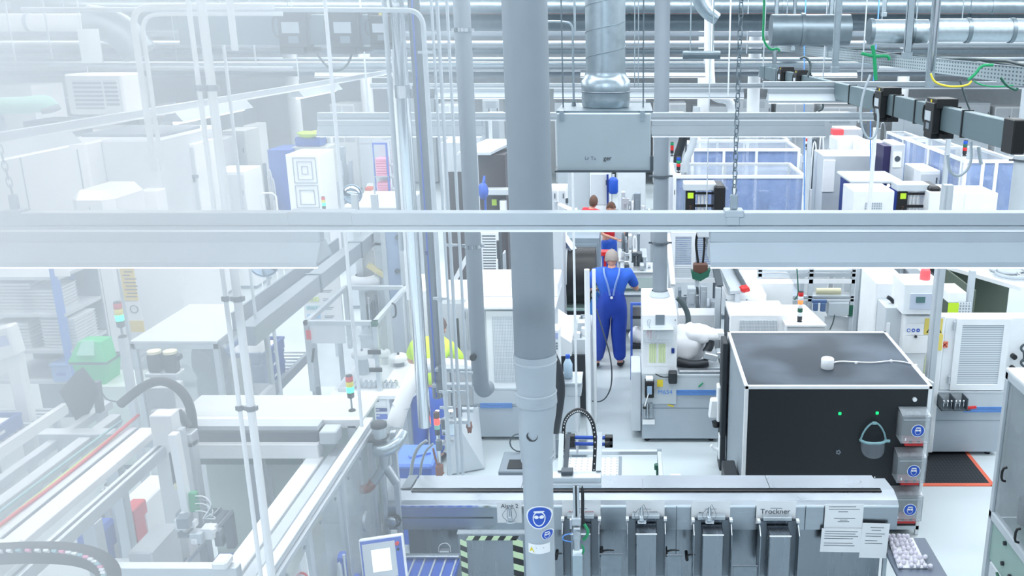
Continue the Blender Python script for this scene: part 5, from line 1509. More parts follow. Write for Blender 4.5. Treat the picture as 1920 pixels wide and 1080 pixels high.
b = MB().blob((a.x - .08, 10.3, mz + .22), (.21, .2, .24), 3, .1, 24, 16).blob((a.x + .05, 10.25, mz + .36), (.19, .15, .12), 8, .08, 22, 12).blob((a.x + .2, 10.22, mz + .36), (.09, .1, .08), 5, .08, 16, 10)
part('cover', b, 'white_cloth', t)
part('lower_arm', MB().tube([(a.x - .2, 10.1, mz + .07), (a.x - .02, 10.05, mz + .04), (a.x + .16, 10.08, mz + .06)], .05, 12, smooth=1), 'charcoal', t)
part('tool', MB().obox((a.x + .19, 10.1, mz + .14), (.08, 0, -.02), (0, .06, 0), (.01, 0, .04), .01).box(a.x + .26, a.x + .33, 10.05, 10.2, mz + .12, mz + .2, .008), 'alu', t)
part('wrist', MB().tube([(a.x + .18, 10.2, mz + .35), (a.x + .2, 10.18, mz + .25), (a.x + .14, 10.15, mz + .16)], .05, 12, smooth=1), 'charcoal', t)
part('white_mount', MB().box(a.x + .27, a.x + .37, 10.3, 10.45, mz + .26, mz + .36, .008), 'white', t)
fin(t)
hose(pxpts([(1270, 558), (1280, 568), (1291, 590), (1290, 615), (1283, 640)], 10.5), .033, 'thick dark hose curving down beside the white cabinet', 'hose', 'hose', 'hose', 12)
lx0_, lx1_, lz = mbase(888, 1045, 727, 9.9, .95, 'grey machine base left of the column with blue stripes', sx0=900, sx1=960)
t = thing('machine_housing', 'white machine housing with a louvred door seen left of the column', 'machine housing')
x0, x1, z0, z1 = ext(872, 1036, 578, 727, 9.95)
part('body', MB().box(x0 + .1, x1, 9.97, 10.85, z0, z1, .006), 'off', t)
dx0, dx1, dz0, dz1 = ext(914, 960, 583, 727, 9.95)
part('door', MB().box(dx0, dx1 + .5, 9.945, 9.97, dz0, dz1, .004), 'white', t)
part('grille', MB().box(dx0 + .07, dx1 + .4, 9.938, 9.945, dz0 + .08, dz1 - .07), 'perf', t)
part('top_tray', MB().box(x0 + .0, x1 + .05, 9.9, 10.9, z1, z1 + .03, .004).box(x0, x1 + .05, 10.3, 10.95, z1 + .03, z1 + .2, .01), 'white', t)
part('window', MB().box(AY(852, 640, 9.96).x, AY(862, 640, 9.96).x, 9.95, 9.97, AY(850, 690, 9.9).z, AY(850, 600, 9.9).z), 'charcoal', t)
fin(t)
t = thing('teach_pendant', 'white hand-held control unit with a small screen right of the column', 'control panel')
x0, x1, z0, z1 = ext(1030, 1049, 624, 656, 9.3)
part('housing', MB().box(x0 - .1, x1, 9.3, 9.5, z0 - .45, z1 + .04, .012), 'white', t)
part('screen', MB().box(x0, x1 - .015, 9.295, 9.3, z1 - .07, z1 + .0), 'lcdblue', t)
b = MB()
for i in range(3):
    for j in range(3): b.box(x0 + .01 + .03 * i, x0 + .03 + .03 * i, 9.294, 9.3, z1 - .13 - .03 * j, z1 - .11 - .03 * j)
part('keys', b, 'mgrey', t)
part('post', MB().cyl((x0, 9.42, 0), (x0, 9.42, z0 - .4), .03, n=10), 'lgrey', t)
fin(t)
t = thing('fitting_machine', 'white cluttered machine top between the column and the person in blue', 'machine')
x0, x1, z0, z1 = ext(1035, 1105, 600, 650, 10.6)
part('body', MB().box(x0, x1, 10.6, 11.6, .05, z0 + .1, .01), 'off', t)
part('hood', MB().prism([(x0 - .05, 10.4, z1 - .02), (x0 + .25, 10.4, z0 + .12), (x0 + .25, 10.4, z0 - .05), (x0 - .05, 10.4, z0 - .05)], (0, .9, .0)), 'white', t)
rr = random.Random(2)
for k in range(14):
    p = Vector((x0 + .3 + rr.random() * (x1 - x0 - .35), 10.65 + rr.random() * .7, z0 + .12))
    s_ = rr.uniform(.02, .06); part('fixture', MB().box(p.x - s_, p.x + s_, p.y - s_, p.y + s_, p.z - .02, p.z + rr.uniform(.02, .1), .004), ('alu', 'mgrey', 'white')[k % 3], t)
part('dark_base', MB().box(x0 + .1, x1 - .05, 10.55, 10.6, .1, z0 - .1), 'charcoal', t)
fin(t)
t = thing('bottle', 'clear plastic bottle with a blue cap right of the column', 'bottle')
a = AY(1065, 690, 9.6)
part('bottle_body', MB().lathe([(.03, -.12), (.05, -.11), (.052, .05), (.03, .1), (.02, .12)], a, 16), 'bottle_blue', t)
part('cap', MB().cyl(a + Vector((0, 0, .12)), a + Vector((0, 0, .16)), .026, n=12), 'blue', t)
fin(t)
t = thing('tool_stand', 'grey stand with a shelf holding the bottle right of the column', 'stand')
part('shelf', MB().box(a.x - .16, a.x + .16, 9.45, 9.8, a.z - .14, a.z - .12, .003), 'alu', t)
part('cabinet', MB().box(a.x - .14, a.x + .12, 9.5, 9.8, a.z - .75, a.z - .3, .01).box(a.x - .15, a.x + .15, 9.5, 9.8, a.z - .3, a.z - .14, .004), 'lgrey', t)
part('post', MB().box(a.x - .02, a.x + .02, 9.6, 9.65, 0, a.z - .7), 'mgrey', t)
part('base', MB().box(a.x - .2, a.x + .2, 9.45, 9.85, 0, .04, .004), 'mgrey', t)
fin(t)
hose(pxpts([(1035, 665), (1046, 690), (1052, 730), (1047, 770), (1040, 810)], 8.8), .05, 'thick dark hose hanging just right of the column', 'charcoal', 'hose', 'hose', 12)
hose(pxpts([(1118, 580), (1132, 625), (1146, 672), (1148, 720), (1138, 745), (1125, 754), (1110, 752)], 10.8), .009, 'thin blue-grey air hose looping behind the legs of the person in blue', 'dgrey', 'hose', 'hose')
rod(1102, 640, 9.6, AY(1100, 505, 9.6).z, .03, 'white round upright post left of the person in blue', 'post', 'post', 'white', z0_=0, n=14)
rod(1114, 560, 10.4, AY(1112, 505, 10.4).z, .022, 'second white post left of the person in blue', 'post', 'post', 'white', z0_=0, n=14)
t = thing('garment', 'blue work coat hanging on a stand beside the person in blue', 'coat')
a = AY(1120, 560, 12.6)
part('cloth', MB().blob((a.x, 12.6, a.z - .42), (.13, .09, .5), 6, .09, 18, 14), 'coat_blue', t)
part('stand', MB().cyl((a.x, 12.6, 0), (a.x, 12.6, a.z + .03), .02, n=8), 'black', t)
fin(t)
t = thing('work_bench', 'dark edged bench in front of the person in blue', 'bench')
x0, x1, z0, z1 = ext(1108, 1235, 545, 556, 12.9)
part('top', MB().box(x0, x1, 12.9, 13.7, .9, .94, .004), 'alu_dark', t)
part('back_plate', MB().box(x0, x1, 13.1, 13.7, .94, .98), 'dgreen2', t)
for xx in (x0 + .02, x1 - .06):
    for yy in (12.92, 13.62): part('leg', MB().box(xx, xx + .04, yy, yy + .04, 0, .9), 'mgrey', t)
fin(t)
t = thing('trolley', 'small trolley with white bags and dark shelves beside the person in blue', 'trolley')
x0, x1, z0, z1 = ext(1182, 1203, 600, 660, 11.6)
part('frame', frame_mb(x0, x1 + .15, .1, 1.2, 11.6, .03), 'blue_mid', t)
part('shelf', MB().box(x0, x1 + .15, 11.6, 12.0, .55, .6).box(x0, x1 + .15, 11.6, 12.0, .98, 1.02), 'charcoal', t)
part('bag', MB().blob((x0 + .1, 11.75, .7), (.12, .1, .12), 4, .12), 'white_cloth', t)
part('wheel', MB().cyl((x0 + .02, 11.55, .06), (x0 + .06, 11.55, .06), .06, n=14), 'black', t)
fin(t)
solo('cable_box', 'white narrow cover beside the grey M654 base', 'box', MB().box(mx0 - .13, mx0 - .01, 9.95, 10.5, .1, .86, .01), 'off')
def block(px0, px1, pt, pb, Y, dep, label, name='machine_cabinet', cat='cabinet', m_='white', floor=True, doors=0, grille=None, sub='off', base_m='grey', c=.01, plinth=True, knob=True, group=None):
    x0, x1, z0, z1 = ext(px0, px1, pt, pb, Y)
    t = thing(name, label, cat, group)
    zb = .06 if floor else z0
    part('body', MB().box(x0, x1, Y, Y + dep, zb, z1, c), m_, t)
    if floor and plinth: part('plinth', MB().box(x0 + .03, x1 - .03, Y + .03, Y + dep - .03, 0, zb), base_m, t)
    W_ = x1 - x0
    for i in range(doors):
        a, b_ = x0 + W_ * i / doors + .02, x0 + W_ * (i + 1) / doors - .02
        d = part('door', MB().box(a, b_, Y - .012, Y, max(zb, z0 - .3) + .05, z1 - .06, .004), m_ if sub is None else sub, t)
        if knob: part('handle', MB().box(b_ - .05, b_ - .03, Y - .03, Y - .012, (z0 + z1) / 2 - .05, (z0 + z1) / 2 + .05, .003), 'dgrey', d)
    if grille:
        for (u0, u1, v0, v1) in grille:
            part('grille', MB().box(x0 + W_ * u0, x0 + W_ * u1, Y - .018, Y - .012, z1 - (z1 - z0) * v1, z1 - (z1 - z0) * v0), 'perf_far', t)
    fin(t); return t, x0, x1, z0, z1
def enclosure(px0, px1, pt, pb, Y, dep, label, posts=(.33, .66), tint='bluetint', inner=4, seed=1, frame='white', w_=.05, tag_=None):
    x0, x1, z0, z1 = ext(px0, px1, pt, pb, Y)
    t = thing('machine_enclosure', label, 'machine enclosure')
    zb = min(z0, .9)
    xs = [x0 + (x1 - x0) * f for f in posts]
    part('front_frame', frame_mb(x0, x1, zb, z1, Y, w_, .05, xs), frame, t)
    part('rear_frame', frame_mb(x0, x1, zb, z1, Y + dep - .05, w_, .05, xs), frame, t)
    for xx in (x0, x1 - w_):
        for zz in (z1 - w_, zb): part('side_beam', MB().box(xx, xx + w_, Y + .05, Y + dep - .05, zz, zz + w_), frame, t)
    part('front_pane', MB().box(x0 + w_, x1 - w_, Y + .02, Y + .026, zb + w_, z1 - w_), tint, t)
    part('side_pane', MB().box(x0 + .02, x0 + .026, Y + .05, Y + dep - .05, zb + w_, z1 - w_).box(x1 - .026, x1 - .02, Y + .05, Y + dep - .05, zb + w_, z1 - w_), tint, t)
    part('top_pane', MB().box(x0 + w_, x1 - w_, Y + .05, Y + dep - .05, z1 - .02, z1 - .014), 'clear', t)
    part('bed', MB().box(x0, x1, Y, Y + dep, .08, zb, .006), 'off', t)
    part('plinth', MB().box(x0 + .03, x1 - .03, Y + .03, Y + dep - .03, 0, .08), 'mgrey', t)
    rr = random.Random(seed)
    for i in range(inner):
        cx = x0 + (x1 - x0) * (i + .5) / inner + rr.uniform(-.05, .05); s_ = rr.uniform(.08, .16); h = rr.uniform(.3, .8) * (z1 - zb)
        m_ = rr.choice(['dgrey', 'mgrey', 'white', 'alu', 'lgrey'])
        b = MB().box(cx - s_, cx + s_, Y + dep * .4, Y + dep * .4 + s_ * 2, zb, zb + h, .01).cyl((cx, Y + dep * .35, zb + h * .5), (cx, Y + dep * .35, zb + h), s_ * .4, n=10).box(cx - s_ * 1.3, cx + s_ * 1.1, Y + dep * .3, Y + dep * .4, zb + h * .4, zb + h * .55, .006)
        part('inner_unit', b, m_, t)
    if tag_:
        text(tag_, .11, (x0 + w_ / 2, Y - .003, z1 - .28), t, 'black', name='number')
        text(tag_, .11, (x1 - w_ / 2, Y - .003, z1 - .28), t, 'black', name='number')
    fin(t); return t
def post(px, py0, py1, Y, w_, label, m_='alu', name='upright_post', cat='post', full=True):
    a, b_ = AY(px, py0, Y), AY(px, py1, Y)
    return solo(name, label, cat, MB().box(a.x - w_ / 2, a.x + w_ / 2, Y, Y + w_, 0 if full else b_.z, a.z, .003), m_)
def boxes(px0, px1, pt, pb, Y, dep, label, seed, n=10, ms=('white', 'off', 'alu', 'mgrey', 'dgrey'), name='machine', cat='machine'):
    """an open machine: bed, frame, and a set of differently shaped units on it"""
    x0, x1, z0, z1 = ext(px0, px1, pt, pb, Y)
    t = thing(name, label, cat)
    zb = max(.3, min(z0 + .1, 1.0)); z1 = max(z1, zb + .3)
    part('bed', MB().box(x0, x1, Y, Y + dep, .06, zb, .01), 'off', t)
    part('plinth', MB().box(x0 + .04, x1 - .04, Y + .04, Y + dep - .04, 0, .06), 'mgrey', t)
    part('bed_plate', MB().box(x0 - .02, x1 + .02, Y - .02, Y + dep, zb, zb + .03, .004), 'alu', t)
    rr = random.Random(seed); zt = zb + .03
    for i in range(n):
        w1 = rr.uniform(.06, .2) * min(1.4, (x1 - x0)); cx = rr.uniform(x0 + w1, x1 - w1) if x1 - x0 > 2.2 * w1 else (x0 + x1) / 2
        cy = Y + rr.uniform(.12, dep - .1); h = rr.uniform(.15, 1.0) * (z1 - zt); m_ = rr.choice(ms); k = rr.randrange(4)
        b = MB()
        if k == 0: b.box(cx - w1 / 2, cx + w1 / 2, cy - .08, cy + .1, zt, zt + h, .008).box(cx - w1 * .3, cx + w1 * .3, cy - .1, cy - .08, zt + h * .3, zt + h * .8)
        elif k == 1: b.cyl((cx, cy, zt), (cx, cy, zt + h), w1 * .28, n=14).cyl((cx, cy, zt + h), (cx, cy, zt + h + .03), w1 * .34, n=14)
        elif k == 2: b.box(cx - .02, cx + .02, cy, cy + .04, zt, zt + h).box(cx - w1 / 2, cx + w1 / 2, cy - .03, cy + .05, zt + h * .75, zt + h, .004).box(cx - w1 / 2, cx - w1 / 2 + .03, cy - .03, cy, zt + h * .3, zt + h * .75)
        else: b.box(cx - w1 / 2, cx + w1 / 2, cy - .05, cy + .05, zt, zt + h * .35, .006).tube([(cx - w1 * .4, cy, zt + h * .35), (cx - w1 * .3, cy, zt + h), (cx + w1 * .35, cy, zt + h * .9), (cx + w1 * .4, cy, zt + h * .35)], .016, 7, smooth=2)
        part(('unit', 'spindle', 'bracket', 'feeder')[k], b, m_, t)
    fin(t); return t

rx0, rx1, rz1 = mbase(1752, 1884, 733, 9.5, 1.0, 'grey machine base behind the black rubber mat', sx0=1808, sx1=1882)
t = thing('tool_tray', 'small rack with steel bolts on the right machine front', 'rack')
x0, x1, z0, z1 = ext(1757, 1812, 738, 760, 9.46)
part('tray', MB().box(x0, x1, 9.3, 9.48, z0, z0 + .012).box(x0, x0 + .01, 9.3, 9.48, z0, z1).box(x0 + .14, x0 + .15, 9.3, 9.48, z0, z1).box(x0 + .28, x0 + .29, 9.3, 9.48, z0, z1), 'dgrey', t)
for k in range(6):
    cx = x0 + .04 + k * .045
    part('tool', MB().ball((cx, 9.36, z0 + .09), .017).cyl((cx, 9.36, z0 + .01), (cx, 9.36, z0 + .08), .009, n=8), 'chrome', t)
part('red_handle', MB().beam((x1 - .03, 9.34, z0 + .02), (x1 + .07, 9.34, z0 + .03), .03, .022), 'red', t)
fin(t)
t, x0, x1, z0, z1 = block(1692, 1767, 592, 735, 9.45, .5, 'white control cabinet lower half with warning stickers', m_='white', doors=0)
t = thing('control_cabinet', 'white control box with a small green display and grey keypad', 'control box')
x0, x1, z0b, z1b = ext(1694, 1768, 533, 591, 9.4)
part('housing', MB().box(x0, x1, 9.4, 9.85, z0b + .005, z1b, .008), 'white', t)
kx0, kx1, kz0, kz1 = ext(1707, 1764, 551, 580, 9.39)
part('keypad', MB().box(kx0, kx1, 9.392, 9.4, kz0, kz1), 'keypad', t)
kx0, kx1, kz0, kz1 = ext(1718, 1735, 557, 568, 9.385)
part('display', MB().box(kx0, kx1, 9.388, 9.392, kz0, kz1), 'lcd', t)
fin(t)
t = thing('beacon', 'red warning lamp on top of the white control box', 'signal light')
a = AY(1733, 535, 9.6)
part('lamp_shade', MB().lathe([(.055, z1b - a.z), (.058, z1b - a.z + .02), (.052, z1b - a.z + .1), (.04, z1b - a.z + .12), (0, z1b - a.z + .122)], (a.x, 9.6, a.z), 18), 'red_lamp', t)
fin(t)
t = thing('warning_sticker', 'yellow sticker with a black warning triangle on the control cabinet', 'sticker')
x0, x1, z0, z1 = ext(1733, 1767, 597, 627, 9.448)
part('sheet', MB().box(x0, x1, 9.444, 9.448, z0, z1), 'warn_yellow', t)
cx = (x0 + x1) / 2 + .01; r = (z1 - z0) * .46
def tri(r, o): return MB().prism([(cx - r * 1.0, 9.444 - o, z0 + .02 + (r * .0)), (cx + r * 1.0, 9.444 - o, z0 + .02), (cx, 9.444 - o, z0 + .02 + r * 1.75)], (0, -.001, 0))
part('triangle', tri(r, .0), 'black', t)
part('triangle_fill', MB().prism([(cx - r * .8, 9.442, z0 + .03), (cx + r * .8, 9.442, z0 + .03), (cx, 9.442, z0 + .02 + r * 1.55)], (0, -.001, 0)), 'warn_yellow', t)
part('exclamation_mark', MB().box(cx - .008, cx + .008, 9.438, 9.441, z0 + .02 + r * .55, z0 + .02 + r * 1.15).box(cx - .008, cx + .008, 9.438, 9.441, z0 + .02 + r * .25, z0 + .02 + r * .4), 'black', t)
fin(t)
t = solo('notice', 'ochre notice below the warning triangle sticker', 'notice', fplate(1743, 1767, 627, 657, 9.446), 'warn_yellow')
t = thing('safety_label', 'white label with three small blue round safety pictures', 'sticker')
x0, x1, z0, z1 = ext(1696, 1732, 607, 628, 9.446)
part('sheet', MB().box(x0, x1, 9.443, 9.446, z0, z1), 'paper', t)
for k in range(3):
    cx = x0 + .045 + k * .052; cz = (z0 + z1) / 2 - .01
    part('picture', MB().cyl((cx, 9.443, cz), (cx, 9.441, cz), .021, n=16), 'blue_mid', t)
    part('picture_mark', MB().cyl((cx, 9.441, cz), (cx, 9.439, cz), (.013, .009, .006)[k], n=12), 'paper', t)
fin(t)
solo('paper_sheet', 'large blank paper held on the control cabinet by a black magnet', 'paper sheet', fplate(1692, 1741, 629, 662, 9.44), 'paper')
solo('magnet', 'black round magnet holding the blank paper', 'magnet', MB().cyl(AY(1717, 631, 9.436), AY(1717, 631, 9.41), .016, n=12), 'black')
solo('magnet', 'black round magnet below the ochre notice', 'magnet', MB().cyl(AY(1751, 661, 9.446), AY(1751, 661, 9.42), .016, n=12), 'black')
solo('wall_chart', 'green tinted sheet low on the control cabinet', 'chart', fplate(1733, 1752, 668, 705, 9.446), 'green_chart')
t, x0, x1, z0, z1 = block(1640, 1702, 530, 640, 9.95, .7, 'white switch cabinet with a bent black handle left of the display box', doors=0, c=.015)
hose(pxpts([(1664, 557), (1670, 560), (1678, 570), (1686, 574)], 9.75), .022, 'black bent handle on the white switch cabinet', 'charcoal', 'handle_bar', 'handle')
t = thing('white_housing', 'white machine side housing with a hinged panel left of the control cabinet', 'machine housing')
x0, x1, z0, z1 = ext(1657, 1692, 560, 700, 9.6)
part('body', MB().box(x0, x1, 9.6, 9.94, .06, z1 - .1, .01), 'off', t)
part('hinge_panel', MB().box(x0 + .02, x0 + .06, 9.59, 9.6, z0 + .45, z0 + .6, .002), 'white', t)
fin(t)
t = thing('upright_post', 'grey square post in front of the warning stickers', 'post')
a = AY(1766, 500, 9.1)
part('profile', MB().box(a.x - .045, a.x + .045, 9.1, 9.19, 0, 3.2, .004).box(a.x - .02, a.x + .02, 9.09, 9.1, 0, 3.2), 'lgrey', t)
fin(t)
t = thing('machine_housing', 'white housing with a large louvred door at the right', 'machine housing')
x0, x1, z0, z1 = ext(1768, 1925, 596, 733, 9.5)
part('body', MB().box(x0, x1, 9.52, 9.7, rz1, z1, .008), 'white', t)
dx0, dx1, dz0, dz1 = ext(1787, 1888, 598, 731, 9.5)
part('door', frame_mb(dx0, dx1, dz0, dz1, 9.49, .07, .03), 'white', t)
part('louvres', MB().box(dx0 + .06, dx1 - .06, 9.5, 9.515, dz0 + .06, dz1 - .06), 'perf_lines', t)
for zz_ in (dz0 + .08, dz1 - .12):
    part('hinge', MB().cyl((dx0 - .02, 9.49, zz_), (dx0 - .02, 9.49, zz_ + .09), .014, n=8), 'lgrey', t)
for (px, py) in ((1900, 668), (1898, 690)):
    a = AY(px, py, 9.5); part('knob', MB().cyl((a.x, 9.52, a.z), (a.x, 9.46, a.z), .03, n=10), 'black', t)
fin(t)
for (py, lab) in ((655, 'upper open spanner hanging at the right picture edge'), (682, 'lower open spanner hanging at the right picture edge')):
    a = AY(1917, py, 9.48)
    solo('spanner', lab, 'spanner', MB().tube([a + Vector((.03, -.01, .07)), a + Vector((-.02, -.01, .04)), a + Vector((-.02, -.01, -.0)), a + Vector((.02, -.01, -.03)), a + Vector((.03, -.01, -.14))], .014, 6, smooth=1), 'dgrey')
t = thing('warning_sticker', 'small orange sticker with a red cross beside the post', 'sticker')
a = AY(1771, 646, 9.515); s_ = .036
part('sheet', MB().box(a.x - s_, a.x + s_, 9.508, 9.515, a.z - s_, a.z + s_), 'orange_pale', t)
part('cross', MB().beam((a.x - .022, 9.505, a.z - .022), (a.x + .022, 9.505, a.z + .022), .008, .004, up=(0, 1, 0)).beam((a.x - .022, 9.505, a.z + .022), (a.x + .022, 9.505, a.z - .022), .008, .004, up=(0, 1, 0)), 'red_dark', t)
fin(t)
t = thing('open_hopper', 'white edged open hopper with a dark green inside', 'hopper')
x0, x1, z0, z1 = ext(1822, 1960, 545, 596, 10.45)
part('inside', MB().box(x0 + .04, x1, 11.5, 11.52, .3, z1 + .0), 'olive', t)
part('inside_wall', MB().box(x0 + .02, x0 + .04, 10.46, 11.5, .3, z1), 'olive', t)
part('rim', MB().prism([(x0, 11.5, z1), (x0 + .06, 11.5, z1), (x0 + .62, 10.42, z1), (x0 + .56, 10.42, z1)], (0, 0, .05)).box(x0, x1, 11.48, 11.56, z1 - .02, z1 + .05), 'white', t)
part('top_plate', MB().prism([(x0 + .06, 11.5, z1), (x1, 11.5, z1), (x1, 10.42, z1), (x0 + .62, 10.42, z1)], (0, 0, .04)), 'off', t)
part('front', MB().box(x0, x1, 10.42, 10.46, .0, z0 + .05), 'off', t)
part('post', MB().box(x0 - .06, x0, 10.42, 10.5, 0, z1 + .25), 'lgrey', t)
fin(t)
t = thing('wire_basket', 'white wire basket on the hopper top', 'basket')
b = MB(); bx, by, bz = x0 + .75, 10.55, z1 + .05
for k in range(8): b.tube([(bx + .08 * k, by, bz), (bx + .08 * k, by + .5, bz)], .006, 5)
b.tube([(bx, by, bz + .03), (bx + .6, by, bz + .03), (bx + .6, by + .5, bz + .03), (bx, by + .5, bz + .03), (bx, by, bz + .03)], .008, 6)
part('wires', b, 'white', t); fin(t)
a = AY(1885, 520, 11.2)
t = thing('duct_flange', 'pale round flange and ring on the hopper top at far right', 'flange')
part('flange', MB().lathe([(.16, 0), (.2, .0), (.2, .04), (.13, .07), (.12, .3), (.15, .32), (.15, .36), (.12, .37)], (a.x, 11.2, z1 + .05), 22), 'off', t)
part('ring', MB().lathe([(.2, 0), (.22, .02), (.2, .05)], (a.x - .02, 10.95, z1 + .05), 22), 'lgrey', t)
fin(t)
solo('notice', 'bright lime notice beside the grey post', 'notice', fplate(1777, 1797, 568, 591, 9.9), 'lime')
block(1778, 1812, 548, 568, 10.1, .4, 'small white box above the lime notice', 'junction_box', 'box', floor=False)
solo('mesh_sheet', 'small grey mesh panel right of the lime notice', 'panel', fbox(1797, 1820, 568, 592, 10.05, .03), 'perf_far')
for i, (a, b_, Yq, lab) in enumerate(((1603, 1645, 10.8, 'tall grey mesh partition post panel right of the grey box'), (1610, 1690, 12.4, 'white mesh guard panel behind the control cabinets'), (1786, 1828, 12.2, 'white slanted mesh guard panel at the far right'))):
    x0, x1, z0, z1 = ext(a, b_, 486, 620, Yq)
    t = thing('mesh_guard', lab, 'mesh guard')
    part('frame', frame_mb(x0, x1, .1, z1 + .15, Yq, .04), 'lgrey', t)
    part('mesh', MB().box(x0 + .04, x1 - .04, Yq + .015, Yq + .02, .14, z1 + .11), 'mesh_alpha', t)
    part('foot', MB().box(x0, x0 + .06, Yq - .06, Yq + .1, 0, .1).box(x1 - .06, x1, Yq - .06, Yq + .1, 0, .1), 'mgrey', t)
    fin(t)
t = thing('conveyor', 'slanted dark conveyor running down behind the mesh guard', 'conveyor')
p, q = AY(1690, 470, 13), AY(1752, 528, 11.5)
part('belt', MB().beam(p, q, .16, .05), 'charcoal', t)
part('side_plate', MB().beam(p + Vector((-.14, 0, .03)), q + Vector((-.14, 0, .03)), .05, .16), 'off', t)
part('side_plate', MB().beam(p + Vector((.14, 0, .03)), q + Vector((.14, 0, .03)), .02, .1), 'charcoal', t)
part('stand', MB().box(q.x - .1, q.x - .04, q.y, q.y + .06, 0, q.z - .03).box(p.x - .1, p.x - .04, p.y - .2, p.y - .14, 0, p.z - .1), 'lgrey', t)
fin(t)
t = thing('machine_housing', 'wide white machine housing directly behind the black enclosure', 'machine housing')
x0, x1, z0, z1 = ext(1360, 1400, 552, 570, 11.0)
X2 = AY(1488, 540, 11.4).x
za = AY(1400, 530, 11.4).z
part('rear_body', MB().box(AY(1396, 540, 11.4).x, X2, 11.4, 12.1, .05, za, .015), 'white', t)
part('left_body', MB().box(x0, x1 + .25, 11.0, 11.6, z0, z1, .012), 'white', t)
x0b, x1b, z0b, z1b = ext(1368, 1460, 590, 622, 10.4)
part('front_body', MB().box(x0b, x1b + .1, 10.4, 11.0, .06, z1b, .012), 'white', t)
part('louvre_door', MB().box(x0b + .12, x1b - .02, 10.385, 10.4, .3, z1b - .07), 'perf', t)
part('side_slot', MB().box(x0b - .01, x0b, 10.45, 10.9, .5, z1b - .05), 'dgrey', t)
part('bolt', hexbolts([AY(px, py, 11.0) for (px, py) in ((1362, 562), (1400, 562))], .01), 'mgrey', t)
fin(t)
t = thing('signal_box', 'white low box carrying the red and orange stack light', 'cabinet')
x0, x1, z0, z1 = ext(1475, 1545, 612, 640, 10.2)
xb_ = AY(1458, 596, 10.9).x
part('body', MB().prism([(x0, 10.2, .06), (x1, 10.2, .06), (x1 - .1, 11.0, .06), (xb_, 11.0, .06)], (0, 0, z1 - .06)), 'white', t)
part('lid', MB().prism([(x0 - .02, 10.18, z1), (x1 + .02, 10.18, z1), (x1 - .08, 11.02, z1), (xb_ - .02, 11.02, z1)], (0, 0, .02)), 'white', t)
fin(t)
a = AZ(1499, 603, z1 + .02)
tower(a, ('red', 'white', 'orange_on', 'white', 'dgreen', 'white'), .95, 'stack light with a lit orange lens on the white box behind the black enclosure', .015)
t = thing('profile_machine', 'open profile frame with rollers and a grey motor box', 'frame')
Yq = 11.6
x0, x1, z0, z1 = ext(1420, 1603, 500, 600, Yq)
for (py, h_, m_) in ((508, .03, 'lgrey'), (516, .05, 'alu'), (528, .06, 'white'), (557, .03, 'alu'), (563, .04, 'off')):
    zz_ = AY(1500, py, Yq).z
    part('cross_beam', MB().box(x0, x1, Yq, Yq + .06, zz_ - h_ / 2, zz_ + h_ / 2, .003), m_, t)
for px in (1520, 1424, 1600): 
    xx = AY(px, 540, Yq).x
    part('post', MB().box(xx - .03, xx + .03, Yq, Yq + .06, 0, AY(px, 486, Yq).z, .003), 'lgrey', t)
r0, r1 = AY(1530, 546, Yq + .15), AY(1576, 546, Yq + .15)
part('roller', MB().cyl(r0, r1, .045, n=16), 'cream', t)
bx = ext(1553, 1592, 568, 592, Yq - .05)
part('motor_box', MB().box(bx[0], bx[1], Yq - .05, Yq + .25, bx[2], bx[3], .006), 'lgrey', t)
bx = ext(1546, 1602, 594, 624, Yq + .1)
part('lower_panel', MB().box(bx[0], bx[1], Yq + .1, Yq + .14, .1, bx[3], .004), 'white', t)
fl = AY(1543, 575, Yq - .1)
part('air_filter', MB().cyl(fl + Vector((0, 0, -.06)), fl + Vector((0, 0, .05)), .035, n=12).cyl(fl + Vector((-.1, 0, -.05)), fl + Vector((-.1, 0, .05)), .035, n=12).box(fl.x - .15, fl.x + .05, fl.y, fl.y + .05, fl.z + .05, fl.z + .09, .005), 'blue_steel', t)
part('green_block', MB().box(AY(1596, 580, Yq).x - .05, AY(1596, 580, Yq).x + .05, Yq - .02, Yq, AY(1596, 592, Yq).z, AY(1596, 572, Yq).z), 'dgreen', t)
fin(t)
hose(pxpts([(1565, 590), (1562, 605), (1556, 618)], 11.4), .008, 'thin cable hanging from the grey motor box', 'hose')
hose(pxpts([(1494, 500), (1496, 530), (1497, 552), (1490, 562)], 11.3), .008, 'thin blue green cable above the stack light', 'dgreen')
block(1524, 1556, 486, 515, 12.6, .5, 'pale cabinet door seen under the near lamp', doors=1)
block(1564, 1602, 486, 515, 12.8, .5, 'white ribbed cabinet seen under the near lamp', doors=2)
boxes(1418, 1505, 490, 515, 12.4, .9, 'green and grey motors on a bench under the near lamp', 21, 7, ('dgreen', 'alu', 'mgrey', 'dgrey'))
t = thing('cable_duct', 'pale cable duct sloping down with dark cables and a red plug', 'cable duct')
p, q = AY(1335, 448, 12.4), AY(1383, 548, 10.9)
part('trough', MB().beam(p, q, .2, .04).beam(p + Vector((-.1, 0, .02)), q + Vector((-.1, 0, .02)), .012, .09), 'lgrey', t)
part('cable', MB().tube([p + Vector((.02, 0, .06)), p.lerp(q, .3) + Vector((.1, 0, .07)), p.lerp(q, .7) + Vector((.08, 0, .06)), q + Vector((.1, 0, .06))], .03, 8, smooth=2), 'dgrey', t)
part('plug', MB().blob(q + Vector((.08, -.05, .06)), (.06, .05, .045), 3, .2), 'red', t)
part('support', MB().box(q.x - .03, q.x + .03, q.y, q.y + .06, 0, q.z - .02), 'lgrey', t)
fin(t)
solo('flat_bar', 'dark steel bar leaning beside the hanging sensor head', 'bar', MB().beam(AY(1325, 432, 11.6), AY(1350, 536, 11.0), .09, .02).box(AY(1350, 536, 11.0).x - .02, AY(1350, 536, 11.0).x + .02, 10.98, 11.02, 0, AY(1350, 536, 11.0).z), 'dgrey')
